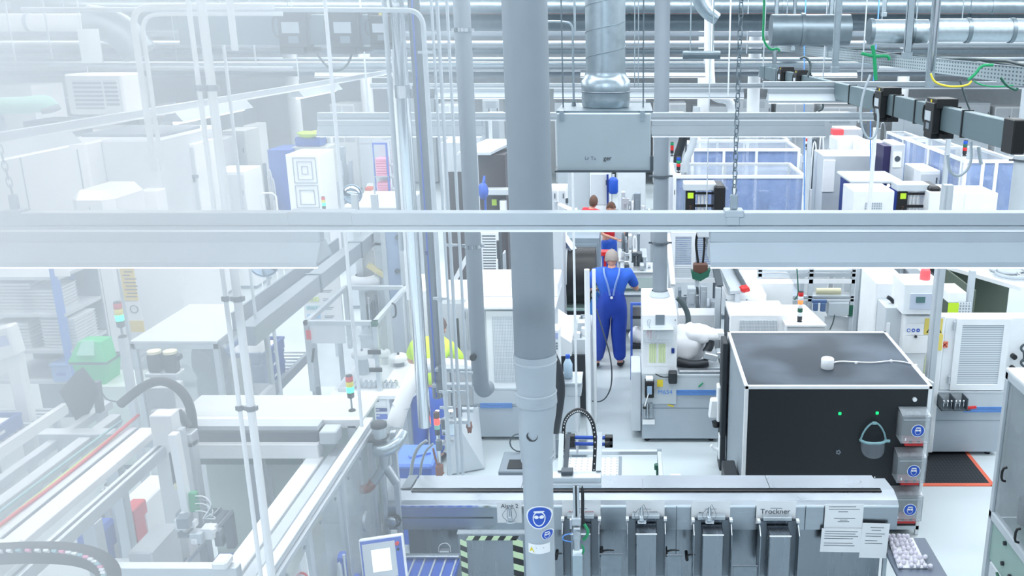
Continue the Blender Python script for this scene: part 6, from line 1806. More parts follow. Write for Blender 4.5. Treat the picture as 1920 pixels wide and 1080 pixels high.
t = thing('crane_hook', 'green and black hoist block hanging from two black cables', 'hoist')
a = AY(1313, 510, 10.9)
part('block', MB().box(a.x - .09, a.x + .09, a.y - .05, a.y + .05, a.z - .02, a.z + .12, .02), 'brown', t)
part('green_shell', MB().prism([(a.x - .12, a.y - .07, a.z + .03), (a.x - .1, a.y - .07, a.z - .07), (a.x, a.y - .07, a.z - .1), (a.x + .1, a.y - .07, a.z - .04), (a.x + .12, a.y - .07, a.z + .05), (a.x, a.y - .07, a.z - .01)], (0, .12, 0)), 'dgreen', t)
part('nozzle', MB().cyl(a + Vector((-.04, 0, -.1)), a + Vector((-.04, 0, -.18)), .03, n=10), 'lgrey', t)
part('cable', MB().tube([a + Vector((-.03, 0, .12)), a + Vector((-.07, 0, .4)), a + Vector((-.02, 0, .55))], .016, 6, smooth=2).tube([a + Vector((.03, 0, .12)), a + Vector((.05, 0, .4)), a + Vector((.01, 0, .55))], .014, 6, smooth=2), 'black', t)
part('housing', MB().box(a.x - .05, a.x + .16, a.y - .1, a.y + .1, a.z + .46, a.z + .6, .01), 'off', t)
part('drop_rod', MB().cyl((a.x + .06, a.y, a.z + .6), (a.x + .06, a.y, 6.0), .007, n=6), 'lgrey', t)
fin(t)
t = thing('safety_fence', 'white framed louvred safety fence right of the round pipe', 'fence')
Yq = 12.4
x0, x1, z0, z1 = ext(1258, 1352, 436, 530, Yq)
part('frame', frame_mb(x0, x1, z0, z1, Yq, .06, .05, ((x0 * .55 + x1 * .45),)), 'white', t)
b = MB()
for k in range(22): b.box(x0 + .06, x1 - .06, Yq + .02, Yq + .03, z0 + .06 + (z1 - z0 - .12) * k / 22, z0 + .06 + (z1 - z0 - .12) * (k + .5) / 22)
part('slats', b, 'lgrey', t)
part('slope_bar', MB().beam(AY(1252, 440, 12.1), AY(1262, 535, 11.4), .06, .05), 'white', t)
part('leg', MB().box(x0, x0 + .06, Yq, Yq + .05, 0, z0), 'white', t); part('leg', MB().box(x1 - .06, x1, Yq, Yq + .05, 0, z0), 'white', t)
fin(t)
boxes(1262, 1352, 540, 590, 11.7, .7, 'jumble of grey valves and bars behind the thick hose', 31, 9, ('alu', 'mgrey', 'dgrey', 'lgrey'))
block(1272, 1352, 590, 632, 11.2, .3, 'plain white low cabinet behind the covered robot', doors=0)
post(1347, 540, 700, 10.95, .07, 'grey post left of the black enclosure', 'lgrey')

t = thing('crimping_machine', 'dark brown machine under a curved black guard left of the person in blue', 'machine')
a = AY(1083, 520, 13.4)
part('guard', MB().cyl((a.x - .3, 13.4, a.z + .05), (a.x + .28, 13.4, a.z + .05), .42, n=28), 'black', t)
part('trim_arc', MB().tube([(a.x - .15, 13.4 - .43 * math.cos(k * PI / 10 - .1), a.z + .05 + .43 * math.sin(k * PI / 10 - .1)) for k in range(7)], .015, 6), 'lgrey', t)
part('body', MB().box(a.x - .35, a.x + .33, 13.3, 14.0, .1, a.z, .02), 'charcoal', t)
part('tray', MB().box(a.x - .4, a.x + .4, 13.0, 13.3, a.z - .42, a.z - .38, .01), 'green_grey', t)
part('chute', MB().beam((a.x - .3, 13.5, a.z + .75), (a.x - .05, 13.3, a.z + .45), .12, .05), 'alu', t)
part('plinth', MB().box(a.x - .3, a.x + .28, 13.35, 13.9, 0, .1), 'black', t)
fin(t)
solo('tank', 'blue painted steel drum edge beside the column', 'tank', MB().prism([AY(1048, 440, 13), AY(1056, 452, 13), AY(1056, 520, 13), AY(1048, 536, 13), AY(1043, 536, 13)], (0, .5, 0)).box(AY(1044, 500, 13).x, AY(1054, 500, 13).x, 13.05, 13.4, 0, AY(1044, 530, 13).z), 'dblue')
block(1028, 1056, 428, 475, 12.6, .5, 'pale slanted box directly right of the column', 'hopper_box', 'box', 'off', floor=True)
t = thing('oven_cabinet', 'large blue-grey cabinet behind the dark guard', 'cabinet')
x0, x1, z0, z1 = ext(1062, 1124, 446, 490, 15.2)
part('body', MB().box(x0, x1, 15.2, 16.0, .06, z1 + .0, .01), 'blue_grey', t)
part('door', MB().box(x0 + .04, x1 - .04, 15.18, 15.2, .4, z1 - .1, .004), 'blue_grey', t)
part('plinth', MB().box(x0 + .03, x1 - .03, 15.24, 15.9, 0, .06), 'mgrey', t)
fin(t)
for (a_, b_, pt, pb, Yq, dp, lab, sd, n_) in ((1160, 1212, 436, 475, 14.6, .9, 'white and grey instruments on the bench behind the round pipe', 41, 12), (1165, 1225, 480, 520, 13.9, .6, 'grey bowls and bottles on the bench right of the person in blue', 42, 10),
        (1212, 1250, 350, 400, 18.0, .9, 'white pump assembly behind the round pipe', 43, 8), (1140, 1220, 362, 400, 17.4, .9, 'grey pumps and manifolds behind the two people in red', 44, 14), (1028, 1100, 372, 400, 17.6, .8, 'long perforated bench left of the two people in red', 45, 8),
        (1290, 1500, 226, 262, 22.6, .8, 'long machine with pale hoods under the second lamp', 46, 16), (880, 945, 222, 260, 19, 1.0, 'grey bench with a small red lamp left of the column', 47, 8), (1500, 1570, 232, 300, 18.2, .8, 'tangle of valves on a post right of the enclosure', 48, 10),
        (1300, 1440, 205, 240, 25, 1.2, 'pale machine row far at the back wall', 49, 12), (1560, 1700, 205, 238, 25.5, 1.2, 'white machine row far at the back right', 50, 12), (560, 620, 236, 300, 20, 1.0, 'cream cabinet with folded boxes on top behind the near rail', 51, 6)):
    boxes(a_, b_, pt, pb, Yq, dp, lab, sd, n_)
solo('red_beam', 'short red bar beside the head of the person in blue', 'bar', MB().box(AY(1127, 476, 14.4).x, AY(1142, 476, 14.4).x, 14.4, 14.6, AY(1127, 480, 14.4).z, AY(1127, 473, 14.4).z).box(AY(1134, 476, 14.4).x - .02, AY(1134, 476, 14.4).x + .02, 14.48, 14.52, 0, AY(1127, 480, 14.4).z), 'red')
block(1030, 1062, 352, 382, 18.2, .5, 'pale grey cabinet with two doors right of the column', doors=2)
block(1106, 1142, 322, 362, 19, .5, 'plain pale wall cabinet above the people in red', doors=1)
block(1064, 1106, 318, 358, 19.4, .5, 'large grey panel cabinet left of the plain pale cabinet', m_='lgrey')
solo('notepad', 'white clipboard propped up right of the column', 'clipboard', MB().prism([AY(1045, 384, 14.5), AY(1050, 380, 14.5), AY(1076, 391, 14.4), AY(1072, 398, 14.4)], (0, .1, -.02)).box(AY(1060, 390, 14.5).x - .02, AY(1060, 390, 14.5).x + .02, 14.45, 14.5, 0, AY(1060, 390, 14.5).z - .02), 'paper')
t = thing('gas_bottle', 'blue cylinder standing under the air box', 'cylinder')
a = AY(1150, 345, 18.9)
part('bottle', MB().lathe([(.08, -.2), (.1, -.16), (.1, .08), (.07, .13), (.03, .15)], (a.x, 18.9, a.z), 16), 'blue', t)
part('rack_post', MB().box(a.x - .14, a.x - .1, 18.9, 18.94, 0, a.z + .2), 'dblue', t)
part('valve', MB().cyl((a.x, 18.9, a.z + .14), (a.x, 18.9, a.z + .2), .03, n=8), 'lgrey', t)
fin(t)
enclosure(1262, 1510, 329, 400, 14.6, 1.5, 'nearest blue tinted glass enclosure, marked 1 on its posts', (.46,), seed=3, inner=6, tag_='1')
enclosure(1296, 1500, 279, 320, 17.4, 1.4, 'second blue tinted enclosure behind the nearest one', (.3, .6), seed=4, inner=5)
enclosure(1310, 1480, 262, 280, 20, 1.4, 'third and farthest tinted enclosure in the same row', (.5,), seed=5, inner=4)
def spool(px, py, Y, label, number=True, mirror=1):
    """overhead reel unit with a numbered black side plate"""
    a = AY(px, py, Y); m = mirror
    t = thing('reel_unit', label, 'machine head')
    s_ = Y / 14.0
    part('cover', MB().box(a.x - .36 * s_, a.x + .14 * s_, Y - .1, Y + .25, a.z, a.z + .11 * s_, .01), 'lgrey', t)
    part('number_plate', MB().box(a.x - .33 * s_, a.x - .18 * s_, Y - .08, Y, a.z - .34 * s_, a.z - .005, .01), 'black', t)
    part('yellow_sticker', MB().box(a.x - .3 * s_, a.x - .21 * s_, Y - .085, Y - .08, a.z - .12 * s_, a.z - .03 * s_), 'lime', t)
    part('reel', MB().box(a.x + .1 * s_, a.x + .27 * s_, Y - .25, Y + .3, a.z - .38 * s_, a.z + .1 * s_, .03), 'black', t)
    part('guide_bars', MB().box(a.x - .18 * s_, a.x + .1 * s_, Y - .06, Y - .03, a.z - .06 * s_, a.z - .03 * s_).box(a.x - .18 * s_, a.x + .1 * s_, Y - .06, Y - .03, a.z - .26 * s_, a.z - .22 * s_), 'black', t)
    part('rollers', MB().cyl((a.x - .12 * s_, Y, a.z - .38 * s_), (a.x - .12 * s_, Y, a.z - .03), .025, n=8).cyl((a.x - .06 * s_, Y, a.z - .38 * s_), (a.x - .06 * s_, Y, a.z - .03), .025, n=8).cyl((a.x + .0 * s_, Y, a.z - .38 * s_), (a.x + .0 * s_, Y, a.z - .03), .025, n=8), 'white', t)
    part('stand', MB().box(a.x + .14 * s_, a.x + .2 * s_, Y, Y + .06, 0, a.z - .3), 'dgrey', t)
    if number: text('7', .1 * s_, (a.x - .255 * s_, Y - .084, a.z - .27 * s_), t, 'brown', name='number')
    fin(t)
spool(1325, 356, 13.8, 'black reel unit with number 7 in front of the tinted enclosure')
spool(1722, 357, 13.6, 'black reel unit with number 7 between the two white cabinets')
for (a_, b_, Yq, w_, lab, m_) in ((1260, 1258, 14.9, .07, 'white post marked 1 left of the nearest enclosure', 'white'), (1520, 1520, 13.6, .06, 'pale post right of the nearest enclosure', 'lgrey'), (1642, 1642, 12.5, .05, 'white post in front of the white cabinet with the blue top', 'white'), (1782, 1782, 12.8, .06, 'grey white post before the long white cabinet', 'lgrey')):
    a = AY(a_, 240 if a_ > 1300 else 310, Yq)
    solo('upright_post', lab, 'post', MB().box(a.x - w_ / 2, a.x + w_ / 2, Yq, Yq + w_, 0, a.z, .003), m_)
t, x0, x1, z0, z1 = block(1600, 1676, 358, 400, 13.2, .7, 'white cabinet with a dark blue top edge and ventilation slots', grille=((.3, .7, .5, .9),))
t = thing('blue_lid_unit', 'grey lidded unit with a dark blue front behind the white cabinet', 'machine')
x0, x1, z0, z1 = ext(1592, 1690, 345, 400, 14.3)
part('lid', MB().box(x0, x1, 14.3, 15.3, z1, z1 + .06, .02), 'lgrey', t)
part('blue_band', MB().box(x0 + .05, x1 - .03, 14.35, 15.2, .2, z1, .01), 'dblue', t)
for px in (1628, 1666): part('white_button', MB().cyl(AY(px, 348, 14.34), AY(px, 348, 14.3), .03, n=10), 'white', t)
part('plinth', MB().box(x0 + .1, x1 - .1, 14.4, 15.1, 0, .2), 'mgrey', t)
fin(t)
block(1742, 1808, 360, 400, 13.3, .7, 'left half of the long white cabinet beside the reel unit')
block(1808, 1870, 362, 400, 13.3, .7, 'right half of the long white cabinet, reaching the pale pipe')
block(1724, 1762, 320, 356, 15.2, .9, 'small white cabinet with a grey side behind the reel unit', m_='white', doors=1)
t, x0, x1, z0, z1 = block(1542, 1662, 292, 388, 16.5, .9, 'large grey fronted machine with a white door and flat top', m_='lgrey', doors=0)
solo('door_panel', 'narrow white door on the grey fronted machine', 'panel', fbox(1543, 1565, 300, 360, 16.46, .03), 'white')
block(1570, 1625, 262, 292, 18.5, .8, 'white machine hood with a red light and yellow label', floor=True)
block(1612, 1664, 268, 292, 17.9, .6, 'low grey white box on the grey fronted machine line')
block(1572, 1618, 242, 258, 19.8, .7, 'white control box with a red square at its left')
solo('red_sign', 'red square on the far white control box', 'sign', fbox(1563, 1582, 243, 254, 19.6, .3), 'red_lamp')
t = thing('pillar_unit', 'lilac grey upright unit with a small framed picture', 'machine')
x0, x1, z0, z1 = ext(1672, 1696, 270, 330, 15.6)
part('body', MB().box(x0, x1, 15.6, 16.3, .05, z1, .02), 'off', t)
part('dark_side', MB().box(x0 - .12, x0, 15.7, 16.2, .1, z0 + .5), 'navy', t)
part('picture', MB().box(x0 + .02, x1 - .06, 15.58, 15.6, z0 + .15, z0 + .42), 'paper', t)
part('picture_mark', MB().cyl(((x0 + x1) / 2 - .02, 15.58, z0 + .3), ((x0 + x1) / 2 - .02, 15.57, z0 + .3), .05, n=10), 'dgrey', t)
part('plinth', MB().box(x0, x1, 15.7, 16.2, 0, .05), 'mgrey', t)
fin(t)
enclosure(1738, 1802, 275, 350, 16.2, 1.6, 'tinted glass enclosure behind the busbar end', (.4,), seed=7, inner=3)
enclosure(1700, 1738, 262, 330, 18.2, 1.6, 'narrow tinted enclosure left of the one behind the busbar end', (), seed=8, inner=2)
enclosure(1804, 1905, 300, 400, 14.2, 1.8, 'large tinted enclosure with a sloping white top at the right', (.35, .6), seed=9, inner=4)
tower(AY(1808, 292, 14.3), ('blue', 'dgreen', 'red'), 1.0, 'blue green and red stack light near the busbar end cap', .02)
tower(AY(1272, 324, 14.7), ('blue', 'green', 'red'), 1.0, 'blue green and red stack light on the enclosure corner post', .04)
tower(AY(1260, 292, 16.2), ('green', 'red', 'red'), .9, 'green and red stack light left of the corner post', .04)
solo('light_stand', 'thin stand under the green and red stack light', 'stand', MB().box(AY(1260, 292, 16.2).x - .03, AY(1260, 292, 16.2).x + .03, 16.2, 16.26, 0, AY(1260, 292, 16.2).z), 'white')
solo('light_stand', 'slim stand under the stack light beside the busbar end cap', 'stand', MB().box(AY(1808, 292, 14.3).x - .03, AY(1808, 292, 14.3).x + .03, 14.3, 14.36, 0, AY(1808, 292, 14.3).z), 'white')
solo('light_stand', 'corner stand under the blue green and red stack light', 'stand', MB().box(AY(1272, 324, 14.7).x - .04, AY(1272, 324, 14.7).x + .04, 14.66, 14.74, 0, AY(1272, 324, 14.7).z), 'white')
tower(AY(1513, 280, 17), ('white', 'red', 'white'), 1.0, 'white and red stack light right of the second enclosure', .04)
solo('light_stand', 'stand under the white and red stack light', 'stand', MB().box(AY(1513, 280, 17).x - .03, AY(1513, 280, 17).x + .03, 17, 17.06, 0, AY(1513, 280, 17).z), 'white')
hose(pxpts([(1283, 250), (1278, 270), (1271, 290), (1270, 305)], 15.2), .07, 'thick black hose above the corner stack light', 'charcoal', 'hose', 'hose', 12)
hose(pxpts([(1306, 200), (1303, 250), (1296, 280), (1286, 300), (1284, 322)], 14.9), .06, 'grey corrugated hose right of the corner stack light', 'lgrey', 'hose', 'hose', 12)
hose(pxpts([(1329, -60), (1330, 170), (1345, 185), (1365, 186), (1372, 200), (1372, 215)], 12), .06, 'white bent pipe behind the second lamp rail', 'white', 'pipe_bend', 'pipe', 14)
k_ = 0
names_ = ('pale blue cabinet row unit', 'white tall cabinet', 'grey tool cabinet', 'white low machine', 'white wide machine', 'grey narrow machine', 'white storage unit', 'off-white housing')
spots_ = (('left of the column far back', 905, 940), ('behind the spiral duct', 1040, 1085), ('behind the air box', 1090, 1150), ('right of the air box', 1155, 1215), ('beyond the second lamp', 1225, 1290), ('beyond the chain', 1300, 1370),
          ('left of the far tap-off boxes', 1380, 1450), ('beneath the far tap-off boxes', 1455, 1530), ('beneath the cable tray', 1540, 1610), ('beneath the largest tap-off box', 1690, 1760), ('beyond the busbar end', 1770, 1860), ('at the right picture edge', 1865, 1930))
for (sp_, a_, b_) in spots_:
    for r_, (Yq, pt) in enumerate(((28.6, 186 + 7 * (k_ % 3)), (23.5, 215 + 6 * (k_ % 4)))):
        nm = names_[(k_ * 3 + r_ * 5) % 8]
        t_, *_r = block(a_ + 3 * r_, b_ - 4, pt, pt + 40, Yq, 1.0, ('%s %s, %s row') % (nm, sp_, ('back', 'front')[r_]), m_=('white', 'off', 'lgrey', 'white')[(k_ + r_) % 4], doors=(2, 0, 1, 2)[(k_ + r_) % 4], grille=((.2, .8, .1, .4),) if (k_ + r_) % 3 == 0 else None)
    k_ += 1
t = thing('dark_oven', 'dark fronted machine between the conduits and the grey exhaust pipe', 'machine')
x0, x1, z0, z1 = ext(832, 880, 322, 398, 15.5)
part('body', MB().box(x0, x1, 15.5, 16.4, .06, z1 + .5, .01), 'off', t)
part('dark_front', MB().box(x0 + .04, x1 - .04, 15.48, 15.5, .5, z1), 'brownblack', t)
part('plinth', MB().box(x0, x1, 15.6, 16.3, 0, .06), 'mgrey', t)
fin(t)
t = thing('dark_oven', 'dark brown fronted machine with a sloping grey top beside the column', 'machine')
x0, x1, z0, z1 = ext(898, 948, 290, 396, 14.8)
part('body', MB().box(x0, x1, 14.8, 15.8, .06, z1, .01), 'brownblack', t)
part('top_plate', MB().prism([(x0 - .3, 14.6, z1 + .02), (x1 - .2, 14.6, z1 + .02), (x1 + .1, 15.8, z1 + .1), (x0, 15.8, z1 + .1)], (0, 0, .04)), 'lgrey', t)
part('white_shelf', MB().box(x0 + .1, x1 + .2, 14.6, 14.8, z0 + .3, z0 + .4, .01), 'off', t)
part('yellow_sticker', MB().box(x0 + .2, x0 + .28, 14.78, 14.8, z0 + .1, z0 + .2), 'lime', t)
part('white_tubes', MB().cyl((x0 + .4, 14.7, z0 - .2), (x0 + .4, 14.7, z0 + .2), .06, n=10).cyl((x0 + .55, 14.7, z0 - .2), (x0 + .55, 14.7, z0 + .2), .06, n=10), 'white', t)
fin(t)
solo('waste_bag', 'blue bag hanging right of the grey exhaust pipe', 'bag', MB().blob(AY(906, 358, 13.8), (.08, .07, .13), 2, .08, 14, 10).tube([AY(906, 344, 13.8), AY(908, 332, 13.9)], .02, 6).box(AY(908, 340, 13.9).x - .015, AY(908, 340, 13.9).x + .015, 13.9, 13.93, 0, AY(908, 330, 13.9).z), 'blue')
t = thing('safety_fence', 'white louvred fence between the exhaust pipe and the column', 'fence')
Yq = 12.6
x0, x1, z0, z1 = ext(900, 936, 436, 540, Yq)
part('frame', frame_mb(x0, x1, z0, z1, Yq, .04), 'white', t)
b = MB()
for k in range(18): b.box(x0 + .04, x1 - .04, Yq + .02, Yq + .03, z0 + .05 + (z1 - z0 - .1) * k / 18, z0 + .05 + (z1 - z0 - .1) * (k + .5) / 18)
part('slats', b, 'white', t)
part('backing', MB().box(x0, x1, Yq + .3, Yq + .32, z0, z1), 'dgrey', t)
part('leg', MB().box(x0, x0 + .04, Yq, Yq + .04, 0, z0), 'white', t); part('leg', MB().box(x1 - .04, x1, Yq, Yq + .04, 0, z0), 'white', t)
fin(t)
boxes(922, 946, 436, 530, 12.0, .4, 'cables and valves between the louvred fence and the column', 61, 8, ('dgrey', 'charcoal', 'alu', 'white'))
t = thing('dark_window_machine', 'machine with a dark window seen between the thin conduits', 'machine')
x0, x1, z0, z1 = ext(838, 872, 440, 560, 12.8)
part('body', MB().box(x0, x1, 12.8, 13.6, .05, z1 + .2, .01), 'brownblack', t)
part('stair_rail', MB().beam(AY(845, 540, 12.5), AY(885, 465, 12.5), .08, .06), 'white', t)
part('lower_box', MB().box(x0, x1 + .3, 12.4, 12.8, 0, z0 + .1, .01), 'white', t)
fin(t)

for (px, p0, p1, Yq, lab) in ((1508, 60, 480, 12.9, 'thin blue air line left of the long grey cabinet'), (1632, 232, 352, 12.9, 'thin blue air line in front of the blue lidded unit')):
    a = AY(px, p0, Yq); b_ = AY(px, p1, Yq)
    solo('air_line', lab, 'hose', MB().tube([(a.x, Yq, 5.95), (a.x, Yq, a.z), (b_.x, Yq, b_.z)], .009, 6), 'sky')
t = thing('gantry_machine', 'large aluminium linear gantry running away at the lower left', 'gantry')
def lbeam(X, y0, y1, z, w_, h_, m_='alu', nm='rail_beam'):
    part(nm, MB().box(X - w_ / 2, X + w_ / 2, y0, y1, z - h_, z, .004), m_, t)
lbeam(-3.06, 3.9, 5.55, 2.1, .07, .08); part('slot', MB().box(-3.065, -3.045, 3.9, 5.5, 2.1, 2.102), 'dgrey', t)
lbeam(-3.22, 3.9, 5.6, 2.14, .12, .05, 'white'); part('slot', MB().box(-3.3, -3.285, 4.2, 5.6, 2.14, 2.142), 'dgrey', t)
lbeam(-3.36, 3.9, 5.65, 2.12, .07, .06)
lbeam(-3.68, 3.6, 6.0, 2.06, .08, .08, 'off'); lbeam(-3.9, 3.6, 6.3, 2.04, .06, .06, 'lgrey')
part('cable_channel', MB().box(-3.5, -3.42, 3.8, 5.7, 2.05, 2.07), 'lime_haze', t)
part('red_cable', MB().tube([(-3.4, 3.7, 2.1), (-3.41, 4.3, 2.13), (-3.39, 4.9, 2.12), (-3.4, 5.8, 2.14)], .012, 6, smooth=2), 'red', t)
part('teal_cable', MB().tube([(-3.52, 3.7, 2.1), (-3.53, 4.5, 2.11), (-3.52, 5.8, 2.1)], .009, 6, smooth=1), 'teal_pale', t)
part('end_cross_beam', MB().box(-4.0, -2.96, 5.62, 5.72, 1.98, 2.08, .004), 'alu', t)
part('end_block', MB().box(-3.34, -3.1, 3.92, 4.12, 2.1, 2.2, .01).cyl((-3.24, 4.0, 2.2), (-3.24, 4.0, 2.203), .03, n=16), 'white', t)
part('motor_hole', MB().cyl((-3.24, 4.0, 2.203), (-3.24, 4.0, 2.205), .024, n=16), 'mgrey', t)
for (X, Yq) in ((-3.06, 5.5), (-3.06, 4.6), (-3.68, 5.9), (-3.68, 4.4), (-3.0, 5.66)):
    part('leg', MB().box(X - .04, X + .04, Yq - .04, Yq + .04, 0, 2.02, .004), 'alu', t)
part('lower_beam', MB().box(-3.1, -3.02, 4.6, 5.5, 1.2, 1.28).box(-3.68, -3.06, 5.46, 5.54, 1.1, 1.18), 'alu', t)
fin(t)
t = thing('cable_chain', 'thick dark cable chain curving at the bottom left corner', 'cable chain')
cp = pxpts([(-30, 1040), (40, 1036), (110, 1036), (160, 1042), (195, 1058), (208, 1080), (204, 1110)], 3.75)
part('links', MB().tube(cp, .052, 4, smooth=2), 'rubber', t)
P2 = [Vector(p) for p in cp]
for _ in range(2):
    q = [P2[0]]
    for i in range(len(P2) - 1): q += [P2[i] * .75 + P2[i + 1] * .25, P2[i] * .25 + P2[i + 1] * .75]
    q.append(P2[-1]); P2 = q
for i, p in enumerate(P2[1:-1]):
    part('link_window', MB().obox(p + Vector((0, -.036, .03)), (.011, 0, 0), (0, .004, .004), (0, -.012, .014)), ('white', 'teal_pale', 'pink', 'white')[i % 4], t)
fin(t)
t = thing('vertical_axis', 'white vertical pick-up axis with a green plug and tangled gripper', 'robot axis')
a0, a1 = AY(300, 790, 5.4), AY(300, 1000, 5.4)
part('column', MB().box(a0.x - .07, a0.x + .07, 5.4, 5.52, 1.1, AY(300, 780, 5.4).z, .006), 'white', t)
part('side_profile', MB().box(a0.x + .09, a0.x + .13, 5.4, 5.46, 1.5, AY(300, 780, 5.4).z - .1, .004), 'lgrey', t)
p, q = AY(326, 812, 5.1), AY(352, 960, 5.1)
part('arm', MB().beam(p, q, .06, .05, c=.004), 'white', t)
part('black_cylinder', MB().beam(AY(326, 846, 5.2), AY(334, 905, 5.2), .05, .04), 'charcoal', t)
part('brass_fitting', MB().cyl(AY(332, 905, 5.18), AY(334, 915, 5.18), .02, n=8), 'cream', t)
part('green_plug', MB().beam(AY(362, 922, 5.08), AY(366, 958, 5.08), .04, .05, c=.006), 'green', t)
rr = random.Random(9)
g0 = AY(368, 985, 5.05); b = MB(); b2 = MB()
for k in range(11):
    o = Vector((rr.uniform(-.1, .12), rr.uniform(-.05, .08), rr.uniform(-.1, .08))); s_ = rr.uniform(.015, .04)
    part('gripper_unit', MB().box(g0.x + o.x - s_, g0.x + o.x + s_, g0.y + o.y - s_, g0.y + o.y + s_, g0.z + o.z - s_, g0.z + o.z + s_, .004), rr.choice(['alu', 'mgrey', 'white']), t)
for k in range(5):
    st = AY(366, 930 + 7 * k, 5.06)
    part('wire', MB().tube([st, st + Vector((.06, 0, .0)), st + Vector((.1 + .01 * k, 0, -.06)), g0 + Vector((.05, 0, .05))], .004, 5, smooth=2), 'mgrey' if k % 2 else 'white', t)
part('white_hook', MB().box(AY(334, 962, 5.05).x, AY(346, 962, 5.05).x, 5.05, 5.1, AY(334, 1000, 5.05).z, AY(334, 962, 5.05).z, .01), 'white', t)
fin(t)
for i, (pa, pb_, m_, lab) in enumerate((((292, 1066), (402, 958), 'dgreen', 'dark green guide rail running away below the gripper'), ((330, 1068), (424, 962), 'mgrey', 'grey guide rail right of the green one below the gripper'))):
    zq = 1.25
    a, b_ = AZ(*pa, zq), AZ(*pb_, zq)
    t = thing('guide_rail', lab, 'rail')
    part('rail', MB().beam(a, b_, .05, .05), m_, t); part('rail_lip', MB().beam(a + Vector((.05, 0, .02)), b_ + Vector((.05, 0, .02)), .014, .03), 'alu', t)
    for e_ in (a, b_): part('stand', MB().box(e_.x - .03, e_.x + .03, e_.y, e_.y + .06, .95, zq - .02), 'mgrey', t)
    fin(t)
solo('parts_tray', 'blue parts tray beside the guide rails at the bottom left', 'tray', MB().box(AZ(395, 1060, 1.1).x, AZ(470, 1060, 1.1).x, AZ(400, 1070, 1.1).y, AZ(400, 1040, 1.1).y, 1.05, 1.12, .01).box(AZ(420, 1060, 1.1).x, AZ(430, 1060, 1.1).x, AZ(400, 1060, 1.1).y, AZ(400, 1050, 1.1).y, 0, 1.05), 'blue_mid')
solo('solvent_can', 'blue container seen between the gantry legs', 'container', MB().box(AY(140, 1020, 5.9).x, AY(188, 1020, 5.9).x, 5.9, 6.15, AY(150, 1050, 5.9).z, AY(150, 1000, 5.9).z, .03).box(AY(150, 1020, 5.9).x, AY(180, 1020, 5.9).x, 5.95, 6.1, 0, AY(150, 1050, 5.9).z), 'blue')
solo('bin', 'red bin seen behind the gantry legs', 'bin', MB().box(AY(226, 975, 6.3).x, AY(252, 975, 6.3).x, 6.3, 6.5, AY(240, 985, 6.3).z, AY(240, 958, 6.3).z, .01).box(AY(230, 975, 6.3).x, AY(248, 975, 6.3).x, 6.33, 6.47, 0, AY(240, 985, 6.3).z), 'red')
block(222, 270, 945, 955, 6.55, .5, 'white shelf box behind the red bin')
boxes(160, 205, 970, 1000, 6.2, .4, 'grey mechanism on a bed behind the blue container', 71, 7, ('alu', 'dgrey', 'mgrey'))
block(240, 285, 1036, 1060, 4.9, .35, 'grey box on the gantry machine floor between its legs', floor=True, m_='off')
t = thing('front_rail', 'long pale aluminium profile along the bottom left edge', 'profile')
c = ext(210, 445, 1065, 1090, 4.3)
part('profile', MB().box(c[0], c[1], 4.3, 4.36, c[2], c[3], .004), 'alu', t); part('bracket', MB().box(c[1] - .12, c[1] - .04, 4.27, 4.37, c[3], c[3] + .05, .01), 'white', t)
part('leg', MB().box(c[0] + .1, c[0] + .16, 4.3, 4.36, 0, c[2]), 'alu', t); part('leg', MB().box(c[1] - .1, c[1] - .04, 4.3, 4.36, 0, c[2]), 'alu', t)
fin(t)

t = thing('guarded_machine', 'white beamed machine behind the clear guard at the lower left', 'machine')
part('top_panel', MB().box(-3.3, -1.93, 6.1, 6.5, 1.97, 2.0, .004), 'cream_w', t)
part('top_frame', MB().box(-3.3, -1.93, 6.04, 6.1, 1.93, 2.0, .004), 'white', t)
part('linear_axis', MB().box(AY(352, 815, 5.95).x, AY(600, 815, 5.95).x, 5.9, 6.02, AY(400, 826, 5.95).z, AY(400, 804, 5.95).z, .006), 'dgrey', t)
part('axis_cover', MB().box(AY(352, 815, 5.95).x, AY(600, 815, 5.95).x, 5.92, 6.04, AY(400, 804, 5.95).z, AY(400, 798, 5.95).z + .01), 'lgrey', t)
part('axis_motor', MB().box(AY(600, 820, 5.9).x, AY(632, 820, 5.9).x, 5.88, 6.02, AY(600, 832, 5.9).z, AY(600, 808, 5.9).z, .008), 'lgrey', t)
part('cross_beam', MB().box(AY(352, 840, 5.9).x, AY(600, 840, 5.9).x, 5.86, 5.98, AY(400, 856, 5.9).z, AY(400, 829, 5.9).z, .006), 'white', t)
part('green_strip', MB().box(AY(352, 864, 6.1).x, AY(566, 864, 6.1).x, 6.1, 6.12, AY(400, 871, 6.1).z, AY(400, 857, 6.1).z), 'dgreen', t)
part('back_wall', MB().box(-3.3, -1.95, 6.42, 6.45, 0, 1.97), 'green_w', t)
part('lengthwise_beam', MB().box(-2.3, -2.18, 4.1, 5.9, 1.66, 1.78, .006), 'white', t)
part('lengthwise_beam', MB().box(-2.16, -2.08, 4.1, 6.1, 1.66, 1.78, .006), 'lgrey', t)
part('bed', MB().box(-2.92, -1.93, 4.1, 6.4, .1, .95, .01), 'off', t)
for (X, Yq) in ((-3.28, 6.04), (-2.04, 6.04), (-2.75, 6.04)): part('post', MB().box(X, X + .06, Yq, Yq + .06, .95, 1.95), 'lgrey', t)
part('curtain', MB().box(AY(470, 900, 6.15).x, AY(510, 900, 6.15).x, 6.15, 6.17, 1.0, 1.78), 'lgrey', t)
part('plinth', MB().box(-2.85, -2.0, 4.2, 6.3, 0, .1), 'mgrey', t)
fin(t)
t = thing('guard_panel', 'long clear guard with an aluminium top rail left of the steel machine', 'guard')
part('top_rail', MB().box(-1.92, -1.86, 4.0, 6.08, 1.96, 2.0, .003).box(-1.88, -1.84, 4.0, 6.08, 1.92, 1.955, .003), 'alu', t)
